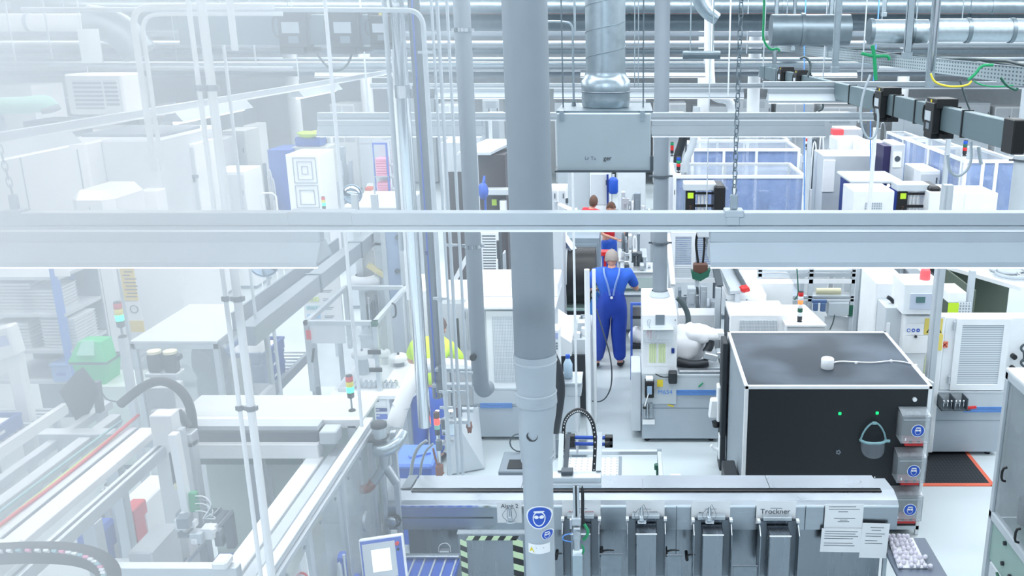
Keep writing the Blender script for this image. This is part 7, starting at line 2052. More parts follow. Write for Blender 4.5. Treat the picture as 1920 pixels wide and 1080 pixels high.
part('pane', MB().box(-1.885, -1.879, 4.05, 6.04, .95, 1.93), 'smoke_l', t)
for Yq in (6.03, 5.35, 4.7): part('stile', MB().box(-1.91, -1.86, Yq - .025, Yq + .025, .9, 1.96, .003), 'alu', t)
part('end_pane', MB().box(-1.86, -1.72, 6.07, 6.076, .3, 1.93), 'smoke_l', t)
part('end_stile', MB().box(-1.74, -1.7, 6.04, 6.08, 0, 1.9, .003).box(-1.83, -1.8, 6.04, 6.08, .3, 1.95, .003), 'alu', t)
part('bottom_rail', MB().box(-1.91, -1.86, 4.0, 6.08, .9, .95, .003), 'alu', t)
b = MB()
for k in range(7): b.cyl((-1.86, 4.3 + k * .28, 1.86), (-1.85, 4.3 + k * .28, 1.86), .012, n=8)
part('screws', b, 'mgrey', t)
part('round_cap', MB().cyl((-1.88, 5.75, 1.35), (-1.86, 5.75, 1.35), .07, n=18), 'alu', t)
part('base', MB().box(-1.92, -1.86, 4.0, 6.08, 0, .9), 'lgrey', t)
fin(t)
t = thing('warning_board', 'white triangular board with a red ring behind the guard glass', 'sign')
a = AY(565, 1065, 4.55)
part('board', MB().prism([(a.x - .07, 4.55, a.z - .1), (a.x + .04, 4.55, a.z - .1), (a.x + .03, 4.55, a.z + .1)], (0, .01, 0)), 'paper', t)
part('ring', MB().tube([(a.x + .0 + .03 * math.cos(k * PI / 8), 4.545, a.z - .06 + .03 * math.sin(k * PI / 8)) for k in range(17)], .006, 6), 'red', t)
part('stand', MB().box(a.x - .01, a.x + .01, 4.56, 4.58, .95, a.z - .1), 'lgrey', t)
fin(t)
solo('floor_box', 'cream box with a red patch behind the guard glass', 'box', MB().box(AY(530, 1020, 5.2).x, AY(578, 1020, 5.2).x, 5.2, 5.5, .95, AY(540, 1008, 5.2).z, .01), 'cream')
boxes(600, 660, 1046, 1080, 4.9, .4, 'dark blue mechanism behind the guard glass beside the touch panel', 77, 7, ('blue_mid', 'dgrey', 'alu'))
tower((AY(660, 768, 6.2).x, 6.2, 2.0), ('red', 'yellow', 'green_on'), .8, 'red yellow and lit green stack light beside the workbench', .1)
t = thing('exhaust_blower', 'small steel blower with a black cap and forked pipes', 'blower')
a = AY(712, 820, 5.90)
part('motor', MB().lathe([(.045, 0), (.05, .01), (.05, .08)], (a.x, 5.90, a.z), 18), 'alu', t)
part('cap', MB().lathe([(.05, .08), (.058, .085), (.056, .11), (.03, .125), (0, .128)], (a.x, 5.90, a.z), 18), 'charcoal', t)
part('bracket', MB().box(a.x - .15, a.x + .05, 5.85, 5.97, a.z - .02, a.z, .004), 'charcoal', t)
part('volute', MB().tube([(a.x - .02, 5.88, a.z - .09), (a.x + .05, 5.85, a.z - .08), (a.x + .13, 5.88, a.z - .04), (a.x + .15, 5.97, a.z + .0)], lambda f: .05 - .01 * f, 16, smooth=2).lathe([(.075, 0), (.08, .02), (.075, .05), (.03, .06)], (a.x + .02, 5.90, a.z - .1), 20), 'galv', t)
part('neck', MB().cyl((a.x + .03, 5.87, a.z - .22), (a.x + .03, 5.89, a.z - .09), .04, .045, n=16), 'steel', t)
part('fork_pipe', MB().cyl((a.x + .03, 5.87, a.z - .2), (a.x - .05, 5.83, a.z - .32), .032, n=14), 'alu_dark', t)
part('fork_pipe', MB().cyl((a.x + .03, 5.87, a.z - .2), (a.x + .11, 5.85, a.z - .33), .034, n=14), 'steel', t)
part('rusty_elbow', MB().tube([(a.x - .05, 5.83, a.z - .31), (a.x - .08, 5.82, a.z - .36), (a.x - .14, 5.82, a.z - .37)], .033, 14, smooth=2), 'rusty', t)
fin(t)
t = thing('exhaust_hose', 'thick white lagged exhaust hose curving beside the worker in lime', 'hose')
part('hose_body', MB().tube(pxpts([(735, 830, 6.6), (738, 800, 6.6), (752, 760, 6.7), (768, 720, 6.8), (782, 694, 6.9), (805, 683, 6.9), (860, 686, 6.9), (905, 692, 6.9)], 6.6), lambda f: .072 - .02 * f, 18, smooth=2), 'white_cloth', t)
b = MB()
for (px, py, Yq) in ((740, 795, 6.6), (752, 760, 6.7), (764, 730, 6.8)):
    p = AY(px, py, Yq); b.lathe([(.068, -.006), (.075, 0), (.068, .006)], p, 18, (.3, .05, 1))
part('band', b, 'lgrey', t)
fin(t)
t = thing('wheeled_bin', 'blue lidded plastic bin beside the forked pipes', 'bin')
z_ = .92
a, b_ = AZ(742, 868, z_), AZ(808, 868, z_); yb_ = AZ(770, 832, z_).y
part('bin_body', MB().prism([(a.x, a.y, .08), (b_.x, a.y, .08), (b_.x, yb_, .08), (a.x, yb_, .08)], (0, 0, z_ - .14)), 'blue', t)
part('lid', MB().box(a.x - .04, b_.x + .02, a.y - .04, yb_, z_ - .05, z_, .02).beam((a.x + .1, a.y + .1, z_ + .01), (b_.x - .05, a.y + .2, z_ + .01), .05, .02), 'lid_blue', t)
part('wheel', MB().cyl((a.x, yb_ - .08, .08), (a.x + .05, yb_ - .08, .08), .08, n=14), 'black', t); part('wheel', MB().cyl((b_.x - .05, yb_ - .08, .08), (b_.x, yb_ - .08, .08), .08, n=14), 'black', t)
fin(t)
t = thing('valve_cluster', 'pipe clamps and steel valves between the thin conduits', 'valves')
for i, (px, py, l) in enumerate(((850, 692, .2), (848, 722, .22), (852, 790, .18), (872, 768, .1), (835, 830, .1))):
    a = AY(px, py, 4.75)
    part('cross_clamp', MB().box(a.x - l / 2, a.x + l / 2, 4.73, 4.77, a.z - .01, a.z + .01, .003), 'alu', t)
    part('screw_clamp', MB().cyl((a.x - l * .3, 4.72, a.z - .03), (a.x - l * .3, 4.72, a.z + .03), .018, n=10), 'steel_dark', t)
a = AY(838, 800, 4.8)
part('valve', MB().box(a.x - .03, a.x + .05, 4.77, 4.83, a.z - .05, a.z + .05, .01).cyl((a.x + .03, 4.8, a.z + .05), (a.x + .03, 4.8, a.z + .1), .02, n=10), 'chrome', t)
a = AY(820, 770, 4.78); b_ = AY(824, 890, 4.78)
part('support_tube', MB().cyl(a, b_, .012, n=8).cyl(AY(838, 800, 4.8), AY(842, 890, 4.8), .01, n=8), 'chrome', t)
part('copper_pipe', MB().tube([AY(812, 840, 4.75), AY(816, 860, 4.75), AY(824, 880, 4.75), AY(832, 888, 4.75)], .007, 6, smooth=1), 'rusty', t)
part('rust_valve', MB().box(AY(824, 880, 4.76).x - .02, AY(824, 880, 4.76).x + .02, 4.74, 4.78, AY(824, 890, 4.76).z, AY(824, 872, 4.76).z, .004), 'rusty', t)
part('rust_valve', MB().blob(AY(880, 800, 4.8), (.016, .016, .035), 2, .2), 'rusty', t)
fin(t)
t = thing('signal_lamp', 'small red glowing lamp at the end of the polished pipe', 'signal light')
a = AY(819, 790, 4.66)
part('lamp', MB().cyl(a + Vector((0, 0, -.018)), a + Vector((0, 0, .02)), .016, n=12), 'red_on', t)
part('dark_lens', MB().cyl(a + Vector((0, 0, .02)), a + Vector((0, 0, .055)), .016, n=12), 'brown', t)
part('green_lens', MB().cyl(a + Vector((0, 0, -.045)), a + Vector((0, 0, -.018)), .016, n=12), 'green_pale', t)
part('socket', MB().cyl(a + Vector((0, 0, -.08)), a + Vector((0, 0, -.045)), .014, n=10), 'charcoal', t)
fin(t)
hose(pxpts([(800, 826), (785, 836), (774, 860), (770, 892)], 6.7), .014, 'clear bent hose in front of the blue bin', 'hose_l', 'hose', 'hose')
hose(pxpts([(812, 832), (798, 845), (790, 868), (788, 892)], 6.7), .01, 'second clear hose beside the first in front of the blue bin', 'hose_l', 'hose', 'hose')
t = thing('white_screen', 'white angled panel standing behind the thin conduits', 'panel')
part('sheet', MB().prism([AZ(842, 890, .02), AZ(908, 878, .02), AY(896, 764, 9.6), AY(848, 780, 8.9)], (0, .03, 0)), 'off', t); fin(t)
t = thing('equipment_case', 'grey open topped case at the foot of the column', 'case')
z_ = .5
a, b_ = AZ(934, 884, z_), AZ(990, 884, z_); yy = AZ(940, 846, z_).y
part('case_body', MB().box(a.x, b_.x, a.y, yy, .03, z_, .01), 'mgrey', t)
part('dark_opening', MB().box(a.x + .08, b_.x - .06, a.y + .05, a.y + .25, z_, z_ + .006), 'black', t)
part('ring', MB().tube([(a.x + .17 + .1 * math.cos(k * PI / 8), yy - .05, z_ + .12 + .1 * math.sin(k * PI / 8)) for k in range(17)], .008, 6), 'dgrey', t)
part('feet', MB().box(a.x + .05, b_.x - .05, a.y + .05, yy - .05, 0, .03), 'black', t)
fin(t)

zb_ = .92
a, b_ = AZ(617, 742, zb_), AZ(770, 742, zb_); yb_ = AZ(660, 672, zb_).y
t = thing('workbench', 'white topped workbench with blue drawer fronts', 'workbench')
part('top', MB().prism([(a.x, a.y, zb_ - .04), (b_.x, a.y, zb_ - .04), (b_.x + .3, yb_, zb_ - .04), (a.x, yb_, zb_ - .04)], (0, 0, .04)), 'white', t)
dx0, dx1, _, _2 = ext(686, 724, 750, 790, a.y)
part('drawer_unit', MB().box(dx0 - .02, dx1 + .03, a.y + .04, a.y + .6, .06, zb_ - .04, .006), 'white', t)
for k, h_ in enumerate((.1, .06, .08, .11, .15, .15)):
    z1_ = zb_ - .06 - (0, .1, .17, .27, .39, .55)[k]
    d = part('drawer', MB().box(dx0 + .0, dx1, a.y + .03, a.y + .04, z1_ - h_ + .02, z1_, .003), 'white' if k == 0 else ('blue_mid' if k % 2 == 0 or k > 2 else 'dblue'), t)
    part('handle', MB().box(dx0 + .08, dx1 - .08, a.y + .018, a.y + .03, z1_ - .02, z1_ - .008), 'dgrey' if k == 0 else 'lgrey', d)
part('side_panel', MB().box(dx1 + .03, b_.x - .05, a.y + .3, a.y + .34, .1, zb_ - .05), 'lgrey', t)
for (xx, yy) in ((a.x + .02, a.y + .02), (b_.x - .06, a.y + .02), (a.x + .02, yb_ - .06), (b_.x + .2, yb_ - .06)): part('leg', MB().box(xx, xx + .04, yy, yy + .04, 0, zb_ - .04), 'mgrey', t)
fin(t)
Yw = a.y
t = thing('profile_booth', 'booth of aluminium profiles and clear panes on the workbench', 'booth')
za = AY(640, 580, Yw + .55).z
X0, X1 = AY(606, 640, Yw + .6).x, AY(703, 640, Yw + .1).x
X2 = AY(745, 600, Yw + 1.6).x
Ya, Yc_ = Yw + .12, Yw + 1.5
for (xx, yy) in ((X0, Ya), (X1, Ya), (X1, Yc_), (X0, Yc_)):
    part('post', MB().box(xx - .025, xx + .025, yy, yy + .05, zb_, za, .003), 'alu', t)
part('top_frame', MB().box(X0, X1, Ya, Ya + .05, za - .05, za, .003).box(X0, X1, Yc_, Yc_ + .05, za - .05, za, .003).box(X0 - .025, X0 + .025, Ya, Yc_, za - .05, za, .003).box(X1 - .025, X1 + .025, Ya, Yc_, za - .05, za, .003), 'alu', t)
part('side_pane', MB().box(X1 - .004, X1 + .002, Ya + .05, Yc_, zb_ + .02, za - .05), 'clear', t)
part('front_pane', MB().box(X0 + .03, X1 - .03, Ya + .02, Ya + .026, zb_ + .05, za - .05), 'clear', t)
part('corner_block', MB().box(X1 - .03, X1 + .03, Ya - .01, Ya + .05, za - .06, za), 'dgreen', t)
for zz_ in (za - .35, zb_ + .25):
    part('hinge', MB().box(X1 - .09, X1 + .05, Ya - .02, Ya, zz_ - .02, zz_ + .03, .004), 'charcoal', t)
part('door_handle', MB().tube([(X1 + .04, Ya + .6, za - .15), (X1 + .08, Ya + .6, za - .13), (X1 + .08, Ya + .6, za + .0), (X1 + .04, Ya + .6, za + .02)], .012, 7, smooth=1), 'charcoal', t)
part('latch', MB().beam((X0 + .04, Ya - .02, zb_ + .35), (X0 + .07, Ya - .02, zb_ + .5), .03, .02), 'charcoal', t)
part('red_tag', MB().box(X0 + .0, X0 + .05, Ya - .02, Ya, za - .2, za - .1), 'red', t)
fin(t)
def dish(px, py, label, r=.11, h=.16):
    c = AZ(px, py, zb_)
    t = thing('round_fixture', label, 'fixture')
    part('disc', MB().lathe([(0, h), (r * .9, h), (r, h + .012), (r, h + .05), (r * .85, h + .07), (0, h + .075)], c, 24), 'white', t)
    part('stem', MB().lathe([(r * .6, 0), (r * .55, h * .5), (r * .45, h)], c, 18), 'mgrey', t)
    part('hub', MB().cyl(c + Vector((0, 0, h + .075)), c + Vector((0, 0, h + .1)), .015, n=10), 'charcoal', t)
    fin(t)
dish(682, 700, 'white disc on a grey stem inside the booth', .12, .2)
dish(748, 685, 'white disc fixture beside the arm of the lime shirted worker', .11, .06)
dish(722, 682, 'small pale cone fixture on the workbench behind the booth', .07, .1)
c = AZ(706, 727, zb_)
rr = random.Random(8); first = None
for j in range(2):
    for i in range(9):
        p = c + Vector((-.24 + i * .055, j * .07, 0))
        mb = MB().lathe([(.02, 0), (.024, .01), (.02, .05), (.012, .06)], p, 10)
        if first is None: first = solo('machined_part', 'small steel part standing in two rows on the workbench', 'metal part', mb, 'alu', 'metal parts on the workbench')
        else:
            o = first.copy(); C.objects.link(o); o.location = first.location + Vector((i * .055, j * .07, 0))
solo('tool_tray', 'shallow white tray with parts at the left of the workbench', 'tray', MB().box(AZ(636, 732, zb_).x, AZ(664, 732, zb_).x, AZ(640, 735, zb_).y, AZ(640, 712, zb_).y, zb_, zb_ + .04, .004), 'off')
solo('clip_board', 'white sheet by the hand of the lime shirted worker', 'paper sheet', MB().box(AZ(733, 716, zb_).x, AZ(762, 716, zb_).x, AZ(740, 718, zb_).y, AZ(740, 704, zb_).y, zb_, zb_ + .01), 'paper')
boxes(672, 700, 560, 640, 10.8, .4, 'blue and grey robot parts behind the booth glass', 81, 7, ('blue_mid', 'dgrey', 'alu', 'mgrey'))
t = thing('planning_board', 'white standing board with coloured label cards', 'board')
x0, x1, z0, z1 = ext(567, 640, 470, 644, 10.6)
part('sheet', MB().box(x0, x1, 10.6, 10.62, z0, z1, .004), 'white', t)
for k, (m_, txt) in enumerate((('orange_pale', 'Prio 0'), ('lime_card', 'Prio 1'), ('teal_card', 'Prio 2'), ('sky_card', 'Prio 3'))):
    cz = AY(580, 545 + 16 * k, 10.6).z
    cx0, cx1 = AY(573, 560, 10.6).x, AY(598, 560, 10.6).x
    d = part('card', MB().box(cx0, cx1, 10.592, 10.6, cz - .028, cz + .028), m_, t)
    text(txt, .045, ((cx0 + cx1) / 2, 10.59, cz), t, 'mgrey', name='card_text')
    part('list_lines', MB().box(cx1 + .05, cx1 + .17, 10.595, 10.6, cz + .0, cz + .008).box(cx1 + .05, cx1 + .15, 10.595, 10.6, cz - .02, cz - .012), 'mgrey', t)
part('foot', MB().box(x0 + .05, x0 + .1, 10.45, 10.8, 0, .04).box(x0 + .05, x0 + .1, 10.6, 10.64, 0, z0), 'mgrey', t); part('foot', MB().box(x1 - .1, x1 - .05, 10.45, 10.8, 0, .04).box(x1 - .1, x1 - .05, 10.6, 10.64, 0, z0), 'mgrey', t)
fin(t)
t = thing('wall_clock', 'small white unit with a knob on top of the booth side', 'box')
fin(t) if False else D.objects.remove(t)
t = thing('roller_conveyor', 'slanted grey roller conveyor carrying blue totes', 'conveyor')
zc_ = .8
p, q = AZ(515, 720, zc_), AZ(602, 645, zc_)
part('side_beam', MB().box(p.x - .02, p.x + .03, p.y - .6, q.y, zc_ - .12, zc_, .004), 'mgrey', t)
part('side_beam', MB().box(p.x - .65, p.x - .6, p.y - .6, q.y, zc_ - .12, zc_, .004), 'mgrey', t)
rb = MB()
for k in range(16):
    yy = p.y - .55 + (q.y - p.y + .5) * k / 16
    rb.cyl((p.x - .6, yy, zc_ - .05), (p.x - .02, yy, zc_ - .05), .022, n=8)
part('rollers', rb, 'alu', t)
for yy in (p.y, q.y - .2):
    part('leg', MB().box(p.x - .02, p.x + .03, yy, yy + .05, 0, zc_ - .12), 'lgrey', t); part('leg', MB().box(p.x - .65, p.x - .6, yy, yy + .05, 0, zc_ - .12), 'lgrey', t)
fin(t)
def tote(x, y, z, L, W_, h_, label, fill='paper', m_='blue_tote'):
    t = thing('tote', label, 'plastic tote', 'blue plastic totes')
    b = MB().box(x, x + W_, y, y + .02, z, z + h_).box(x, x + W_, y + L - .02, y + L, z, z + h_).box(x, x + .02, y + .02, y + L - .02, z, z + h_).box(x + W_ - .02, x + W_, y + .02, y + L - .02, z, z + h_).box(x + .02, x + W_ - .02, y + .02, y + L - .02, z, z + .02)
    part('walls', b, m_, t)
    part('rim', MB().box(x - .012, x + W_ + .012, y - .012, y + .004, z + h_ - .03, z + h_).box(x - .012, x + .004, y, y + L, z + h_ - .03, z + h_).box(x + W_ - .004, x + W_ + .012, y, y + L, z + h_ - .03, z + h_), m_, t)
    part('contents', MB().box(x + .04, x + W_ - .04, y + .06, y + L - .06, z + .02, z + h_ * .8, .01), fill, t)
    part('hand_hole', MB().box(x + W_ + .012, x + W_ + .015, y + L * .4, y + L * .6, z + h_ * .4, z + h_ * .6), 'white', t)
    fin(t); return t
tx = p.x - .56
tote(tx, p.y - .1, zc_ - .028, .6, .5, .14, 'lower blue tote on the slanted conveyor', 'white')
tote(tx, p.y - .1, zc_ + .112, .6, .5, .14, 'middle blue tote of the stack on the slanted conveyor', 'white')
tote(tx, p.y - .05, zc_ + .252, .6, .5, .14, 'top blue tote of the stack on the slanted conveyor', 'paper')
t = thing('busway_casing', 'long grey metal casing running away above the booth', 'casing')
zq = 2.2
p, q = AZ(440, 640, zq), AZ(660, 465, zq)
part('casing', MB().box(-3.36, -3.22, 7.4, 12.4, zq - .12, zq + .06, .006), 'alu_dark', t)
part('inner_wall', MB().box(-3.5, -3.48, 7.6, 10.6, zq - .05, zq + .12).box(-3.48, -3.36, 7.6, 10.6, zq - .05, zq - .03), 'mgrey', t)
part('joint', MB().box(-3.37, -3.21, 9.1, 9.14, zq - .13, zq + .07).box(-3.37, -3.21, 10.6, 10.64, zq - .13, zq + .07), 'galv_dark', t)
for yy in (7.6, 11.6): part('hanger', MB().box(-3.3, -3.28, yy, yy + .02, zq, 5.9), 'lgrey', t)
fin(t)
t = thing('welding_robot', 'white robot column with a conical head inside the profile frame', 'robot')
a = AY(692, 560, 11.2)
part('column', MB().box(a.x - .12, a.x + .12, 11.2, 11.45, 0, AY(692, 470, 11.2).z, .01), 'white', t)
part('head', MB().lathe([(.05, -.1), (.2, 0), (.2, .08), (.12, .12)], (a.x, 11.1, AY(692, 528, 11.2).z), 18), 'off', t)
part('arm', MB().beam((a.x + .05, 11.1, AY(692, 500, 11).z), (a.x + .35, 11.1, AY(692, 530, 11).z), .06, .06), 'yellow_pale', t)
fin(t)
t = thing('sliding_door', 'tall blue-grey door panel in white profiles left of the pipes', 'door panel')
x0, x1, z0, z1 = ext(718, 760, 420, 600, 11.0)
part('frame', frame_mb(x0, x1, .05, z1 + .2, 11.0, .06), 'alu', t)
part('panel', MB().box(x0 + .06, x1 - .06, 11.015, 11.03, .1, z1 + .15), 'slate', t)
for py in (445, 508): 
    c = AY(745, py, 10.99); part('lock', MB().cyl((c.x, 11.0, c.z), (c.x, 10.97, c.z), .03, n=10), 'dgrey', t)
part('foot', MB().box(x0, x1, 10.95, 11.1, 0, .05), 'mgrey', t)
fin(t)
for i, (px, lab) in enumerate(((668, 'left'), (705, 'right'))):
    t = thing('profile_stand', '%s tall aluminium profile post behind the booth' % lab, 'profile')
    c = AY(px, 425, 11.1); part('post', MB().box(c.x - .04, c.x + .04, 11.1, 11.16, 0, c.z + .4), 'alu', t)
    part('cross_bar', MB().box(c.x, c.x + .35, 11.1, 11.15, AY(px, 460, 11.1).z, AY(px, 455, 11.1).z), 'alu', t); fin(t)
block(757, 800, 545, 640, 10.6, .8, 'white machine cabinet behind the polished pipes')
block(800, 880, 560, 620, 10.8, .9, 'wide white machine cabinet behind the thin conduits', doors=1)
solo('grey_bars', 'dark grey vertical bar behind the polished steel pipe', 'bar', MB().box(AY(742, 500, 11.6).x, AY(760, 500, 11.6).x, 11.6, 11.7, 0, AY(750, 420, 11.6).z), 'dgrey')

t = thing('smoky_enclosure', 'profile framed enclosure with a pale top and smoked panes in the left haze', 'machine enclosure')
zt = 1.9; Ya, Yb_ = 8.05, 9.25; X0, X1 = -4.69, -3.87
part('top_plate', MB().box(X0, X1, Ya, Yb_, zt - .03, zt, .004), 'off', t)
part('top_frame', MB().box(X0, X1, Ya, Ya + .04, zt - .08, zt - .03).box(X1 - .04, X1, Ya, Yb_, zt - .08, zt - .03).box(X0, X0 + .04, Ya, Yb_, zt - .08, zt - .03), 'alu', t)
for (xx, yy) in ((X0, Ya), (X1 - .05, Ya), (X0, Yb_ - .05), (X1 - .05, Yb_ - .05)): part('post', MB().box(xx, xx + .05, yy, yy + .05, 1.0, zt - .03, .003), 'alu', t)
part('front_pane', MB().box(X0 + .05, X1 - .05, Ya + .02, Ya + .026, 1.02, zt - .08), 'smoke_l', t)
part('side_pane', MB().box(X1 - .03, X1 - .024, Ya + .05, Yb_ - .05, 1.02, zt - .08), 'smoke_l', t)
part('base_cabinet', MB().box(X0, X1, Ya, Yb_, .08, 1.0, .01), 'off', t)
part('inner_motor', MB().blob(((X0 + X1) / 2 + .12, Ya + .4, 1.55), (.17, .15, .2), 3, .1).box((X0 + X1) / 2 + .0, (X0 + X1) / 2 + .26, Ya + .3, Ya + .5, 1.0, 1.4, .02), 'charcoal', t)
part('inner_box', MB().box(X1 - .35, X1 - .1, Ya + .5, Ya + .9, 1.0, 1.4, .01), 'cream', t)
part('plinth', MB().box(X0 + .04, X1 - .04, Ya + .04, Yb_ - .04, 0, .08), 'mgrey', t)
fin(t)
for (px, lab) in ((288, 'left one of two dark servo motors under the smoky enclosure'), (318, 'right one of two dark servo motors under the smoky enclosure')):
    a = AY(px, 655, 6.3)
    t = thing('servo_motor', lab, 'motor')
    part('motor_body', MB().box(a.x - .045, a.x + .045, 6.26, 6.34, a.z - .17, a.z - .03, .01), 'charcoal', t)
    part('cap', MB().cyl((a.x, 6.3, a.z - .03), (a.x, 6.3, a.z - .01), .048, n=16), 'cream', t)
    part('connector', MB().box(a.x + .045, a.x + .075, 6.27, 6.33, a.z - .08, a.z - .04, .004), 'charcoal', t)
    part('flange', MB().box(a.x - .06, a.x + .06, 6.24, 6.36, a.z - .2, a.z - .17, .004), 'alu', t)
    part('gearbox', MB().box(a.x - .04, a.x + .04, 6.26, 6.34, 1.98, a.z - .2, .004), 'lgrey', t)
    fin(t)
t = thing('linear_actuator', 'grey upright actuator block at the end of the gantry', 'actuator')
a = AY(300, 740, 5.95)
part('block', MB().box(a.x - .1, a.x + .1, 5.95, 6.1, 1.98, a.z + .05, .006), 'lgrey', t)
part('plate', MB().box(a.x - .06, a.x + .2, 5.9, 5.95, 1.98, a.z - .1, .004), 'white', t)
fin(t)
hose(pxpts([(226, 758), (245, 742), (275, 720), (302, 713), (328, 722), (350, 745), (360, 775), (362, 805)], 5.9), .032, 'thick dark cable hose arching over the gantry end', 'rubber', 'hose', 'hose', 12)
hose(pxpts([(332, 772), (345, 785), (353, 800)], 5.7), .03, 'short dark cable chain piece under the arching hose', 'charcoal', 'cable_chain', 'cable chain', 6)
t = thing('monitor', 'dark flat monitor tilted on its corner at the left', 'monitor')
q4 = [AY(141, 698, 6.0), AY(175, 740, 6.05), AY(147, 797, 6.0), AY(111, 735, 5.95)]
part('screen_back', MB().prism(q4, (.03, .05, .02)), 'charcoal', t)
part('arm', MB().beam(AY(168, 742, 6.08), AY(186, 735, 6.1), .04, .04).beam(AY(181, 715, 6.1), AY(188, 772, 6.1), .05, .04), 'dgrey', t)
part('arm_joint', MB().ball(AY(162, 745, 6.06), .03), 'dgrey', t)
part('cable', MB().tube([AY(190, 735, 6.1), AY(200, 750, 6.1), AY(222, 754, 6.0)], .006, 6, smooth=1), 'dgrey', t)
fin(t)
solo('monitor_post', 'grey post carrying the tilted monitor arm', 'post', MB().box(AY(188, 772, 6.1).x - .03, AY(188, 772, 6.1).x + .03, 6.08, 6.14, 0, AY(188, 772, 6.1).z), 'lgrey')
t = thing('waste_bin', 'bright green waste bin with a pushed-up lid', 'bin')
Yq = 9.2
x0, x1, z0, z1 = ext(137, 202, 678, 724, Yq)
part('bin_body', MB().prism([(x0 + .05, Yq, z0), (x1 - .05, Yq, z0), (x1, Yq, z1), (x0, Yq, z1)], (0, .3, 0)), 'bin_green', t)
part('lid', MB().prism([(x0 - .02, Yq - .02, z1), (x1 + .02, Yq - .02, z1), (x1 - .05, Yq + .06, z1 + .2), (x0 + .07, Yq + .06, z1 + .2)], (0, .2, 0)), 'bin_green', t)
part('flap', MB().prism([(x0 + .09, Yq - .01, z1 + .08), (x1 - .1, Yq - .01, z1 + .08), (x1 - .12, Yq + .06, z1 + .22), (x0 + .13, Yq + .06, z1 + .22)], (0, -.02, 0)), 'green_pale', t)
part('rim', MB().box(x0 - .02, x1 + .02, Yq - .02, Yq + .32, z1 - .03, z1), 'dgreen', t)
fin(t)
block(132, 285, 724, 770, 9.15, .5, 'low pale green box under the green waste bin', m_='green_w')
t = thing('shelf_rack', 'shelf rack with blue uprights holding white trays in the left haze', 'shelf')
Yr = 9.6
rx = [AY(98, 560, Yr).x, AY(133, 520, Yr + .7).x]
sh = [AY(60, py, Yr).z for py in (590, 658, 715)]
for (px, py, yy) in ((112, 590, Yr), (140, 560, Yr + .75)):
    a = AY(px, py, yy); part('upright', MB().box(a.x - .035, a.x + .035, yy, yy + .06, 0, 2.35, .003), 'sky_post', t)
xl_ = AY(-40, 600, Yr).x; xr_ = AY(120, 600, Yr).x
for z_ in sh + [AY(60, 520, Yr).z]:
    part('shelf', MB().box(xl_, xr_, Yr + .02, Yr + .75, z_ - .04, z_, .003), 'lgrey', t)
part('back', MB().box(xl_, xr_, Yr + .76, Yr + .78, .1, 2.3), 'grey', t)
part('label_sheet', MB().box(AY(102, 505, Yr).x, AY(130, 505, Yr).x, Yr - .01, Yr, AY(102, 518, Yr).z, AY(102, 488, Yr).z), 'paper', t)
fin(t)
first = None
for (px, py0, n_, dy) in ((22, 590, 9, .1), (66, 590, 7, .1), (20, 657, 8, .08), (48, 657, 5, .35), (106, 657, 9, .1)):
    a = AY(px, py0, Yr)
    for k in range(n_):
        z_ = a.z + k * .038
        if first is None:
            t = thing('flat_tray', 'white flat tray stacked on the shelf rack in the haze', 'tray', 'white trays stacked on the rack')
            part('tray_body', MB().box(a.x - .19, a.x + .19, Yr + dy, Yr + dy + .4, z_, z_ + .024, .003), 'white', t)
            part('lip', MB().box(a.x - .2, a.x + .2, Yr + dy - .01, Yr + dy + .41, z_ + .024, z_ + .032), 'off', t)
            first = fin(t); f0 = Vector((a.x, Yr + dy, z_))
        else: copyt(first, off=Vector((a.x, Yr + dy, z_)) - f0)
t = thing('storage_box', 'small light blue storage box low on the shelf rack', 'box')
x0, x1, z0, z1 = ext(92, 128, 680, 708, Yr - .05)
part('box_body', MB().box(x0, x1, Yr - .02, Yr + .35, sh[2], sh[2] + .19, .008), 'box_blue', t)
part('lid', MB().box(x0 - .01, x1 + .01, Yr - .03, Yr + .36, sh[2] + .19, sh[2] + .21), 'box_blue', t)
part('grip', MB().box((x0 + x1) / 2 - .05, (x0 + x1) / 2 + .05, Yr - .03, Yr - .02, sh[2] + .08, sh[2] + .11), 'blue_mid', t)
fin(t)
t = thing('label_printer', 'white scanner unit with a lilac screen at the left edge', 'device')
a = AY(12, 640, 8.6)
part('housing', MB().obox((a.x, 8.6, a.z), (.12, 0, .03), (0, .08, 0), (-.02, 0, .16), .02), 'white', t)
part('screen', MB().obox((a.x + .02, 8.51, a.z + .03), (.06, 0, .015), (0, .004, 0), (-.01, 0, .05)), 'lcdblue', t)
part('stand', MB().box(a.x - .06, a.x + .1, 8.6, 8.7, 0, a.z - .14, .02), 'white', t)
fin(t)
t = thing('roller_conveyor', 'white framed roller conveyor at the left picture edge', 'conveyor')
zc_ = .85
p, q = AZ(40, 850, zc_), AZ(118, 790, zc_)
xr_ = AZ(118, 760, zc_).x
part('side_beam', MB().box(xr_ - .02, xr_ + .04, 6.6, 9.0, zc_ - .1, zc_ + .02, .004), 'white', t); part('side_beam', MB().box(xr_ - .75, xr_ - .7, 6.6, 9.0, zc_ - .1, zc_ + .02, .004), 'white', t)
rb = MB()
for k in range(26): rb.cyl((xr_ - .7, 6.65 + k * .09, zc_ - .02), (xr_ - .02, 6.65 + k * .09, zc_ - .02), .022, n=8)
part('rollers', rb, 'alu', t)
for yy in (6.7, 8.8):
    part('leg', MB().box(xr_ - .02, xr_ + .03, yy, yy + .05, 0, zc_ - .1), 'lgrey', t); part('leg', MB().box(xr_ - .75, xr_ - .7, yy, yy + .05, 0, zc_ - .1), 'lgrey', t)
fin(t)
tote(xr_ - .66, 7.75, zc_ + .003, .7, .58, .15, 'blue tote with white paper on the far left conveyor, rear one')
tote(xr_ - .66, 6.95, zc_ + .003, .7, .58, .15, 'blue tote on the far left conveyor, cut by the picture edge')
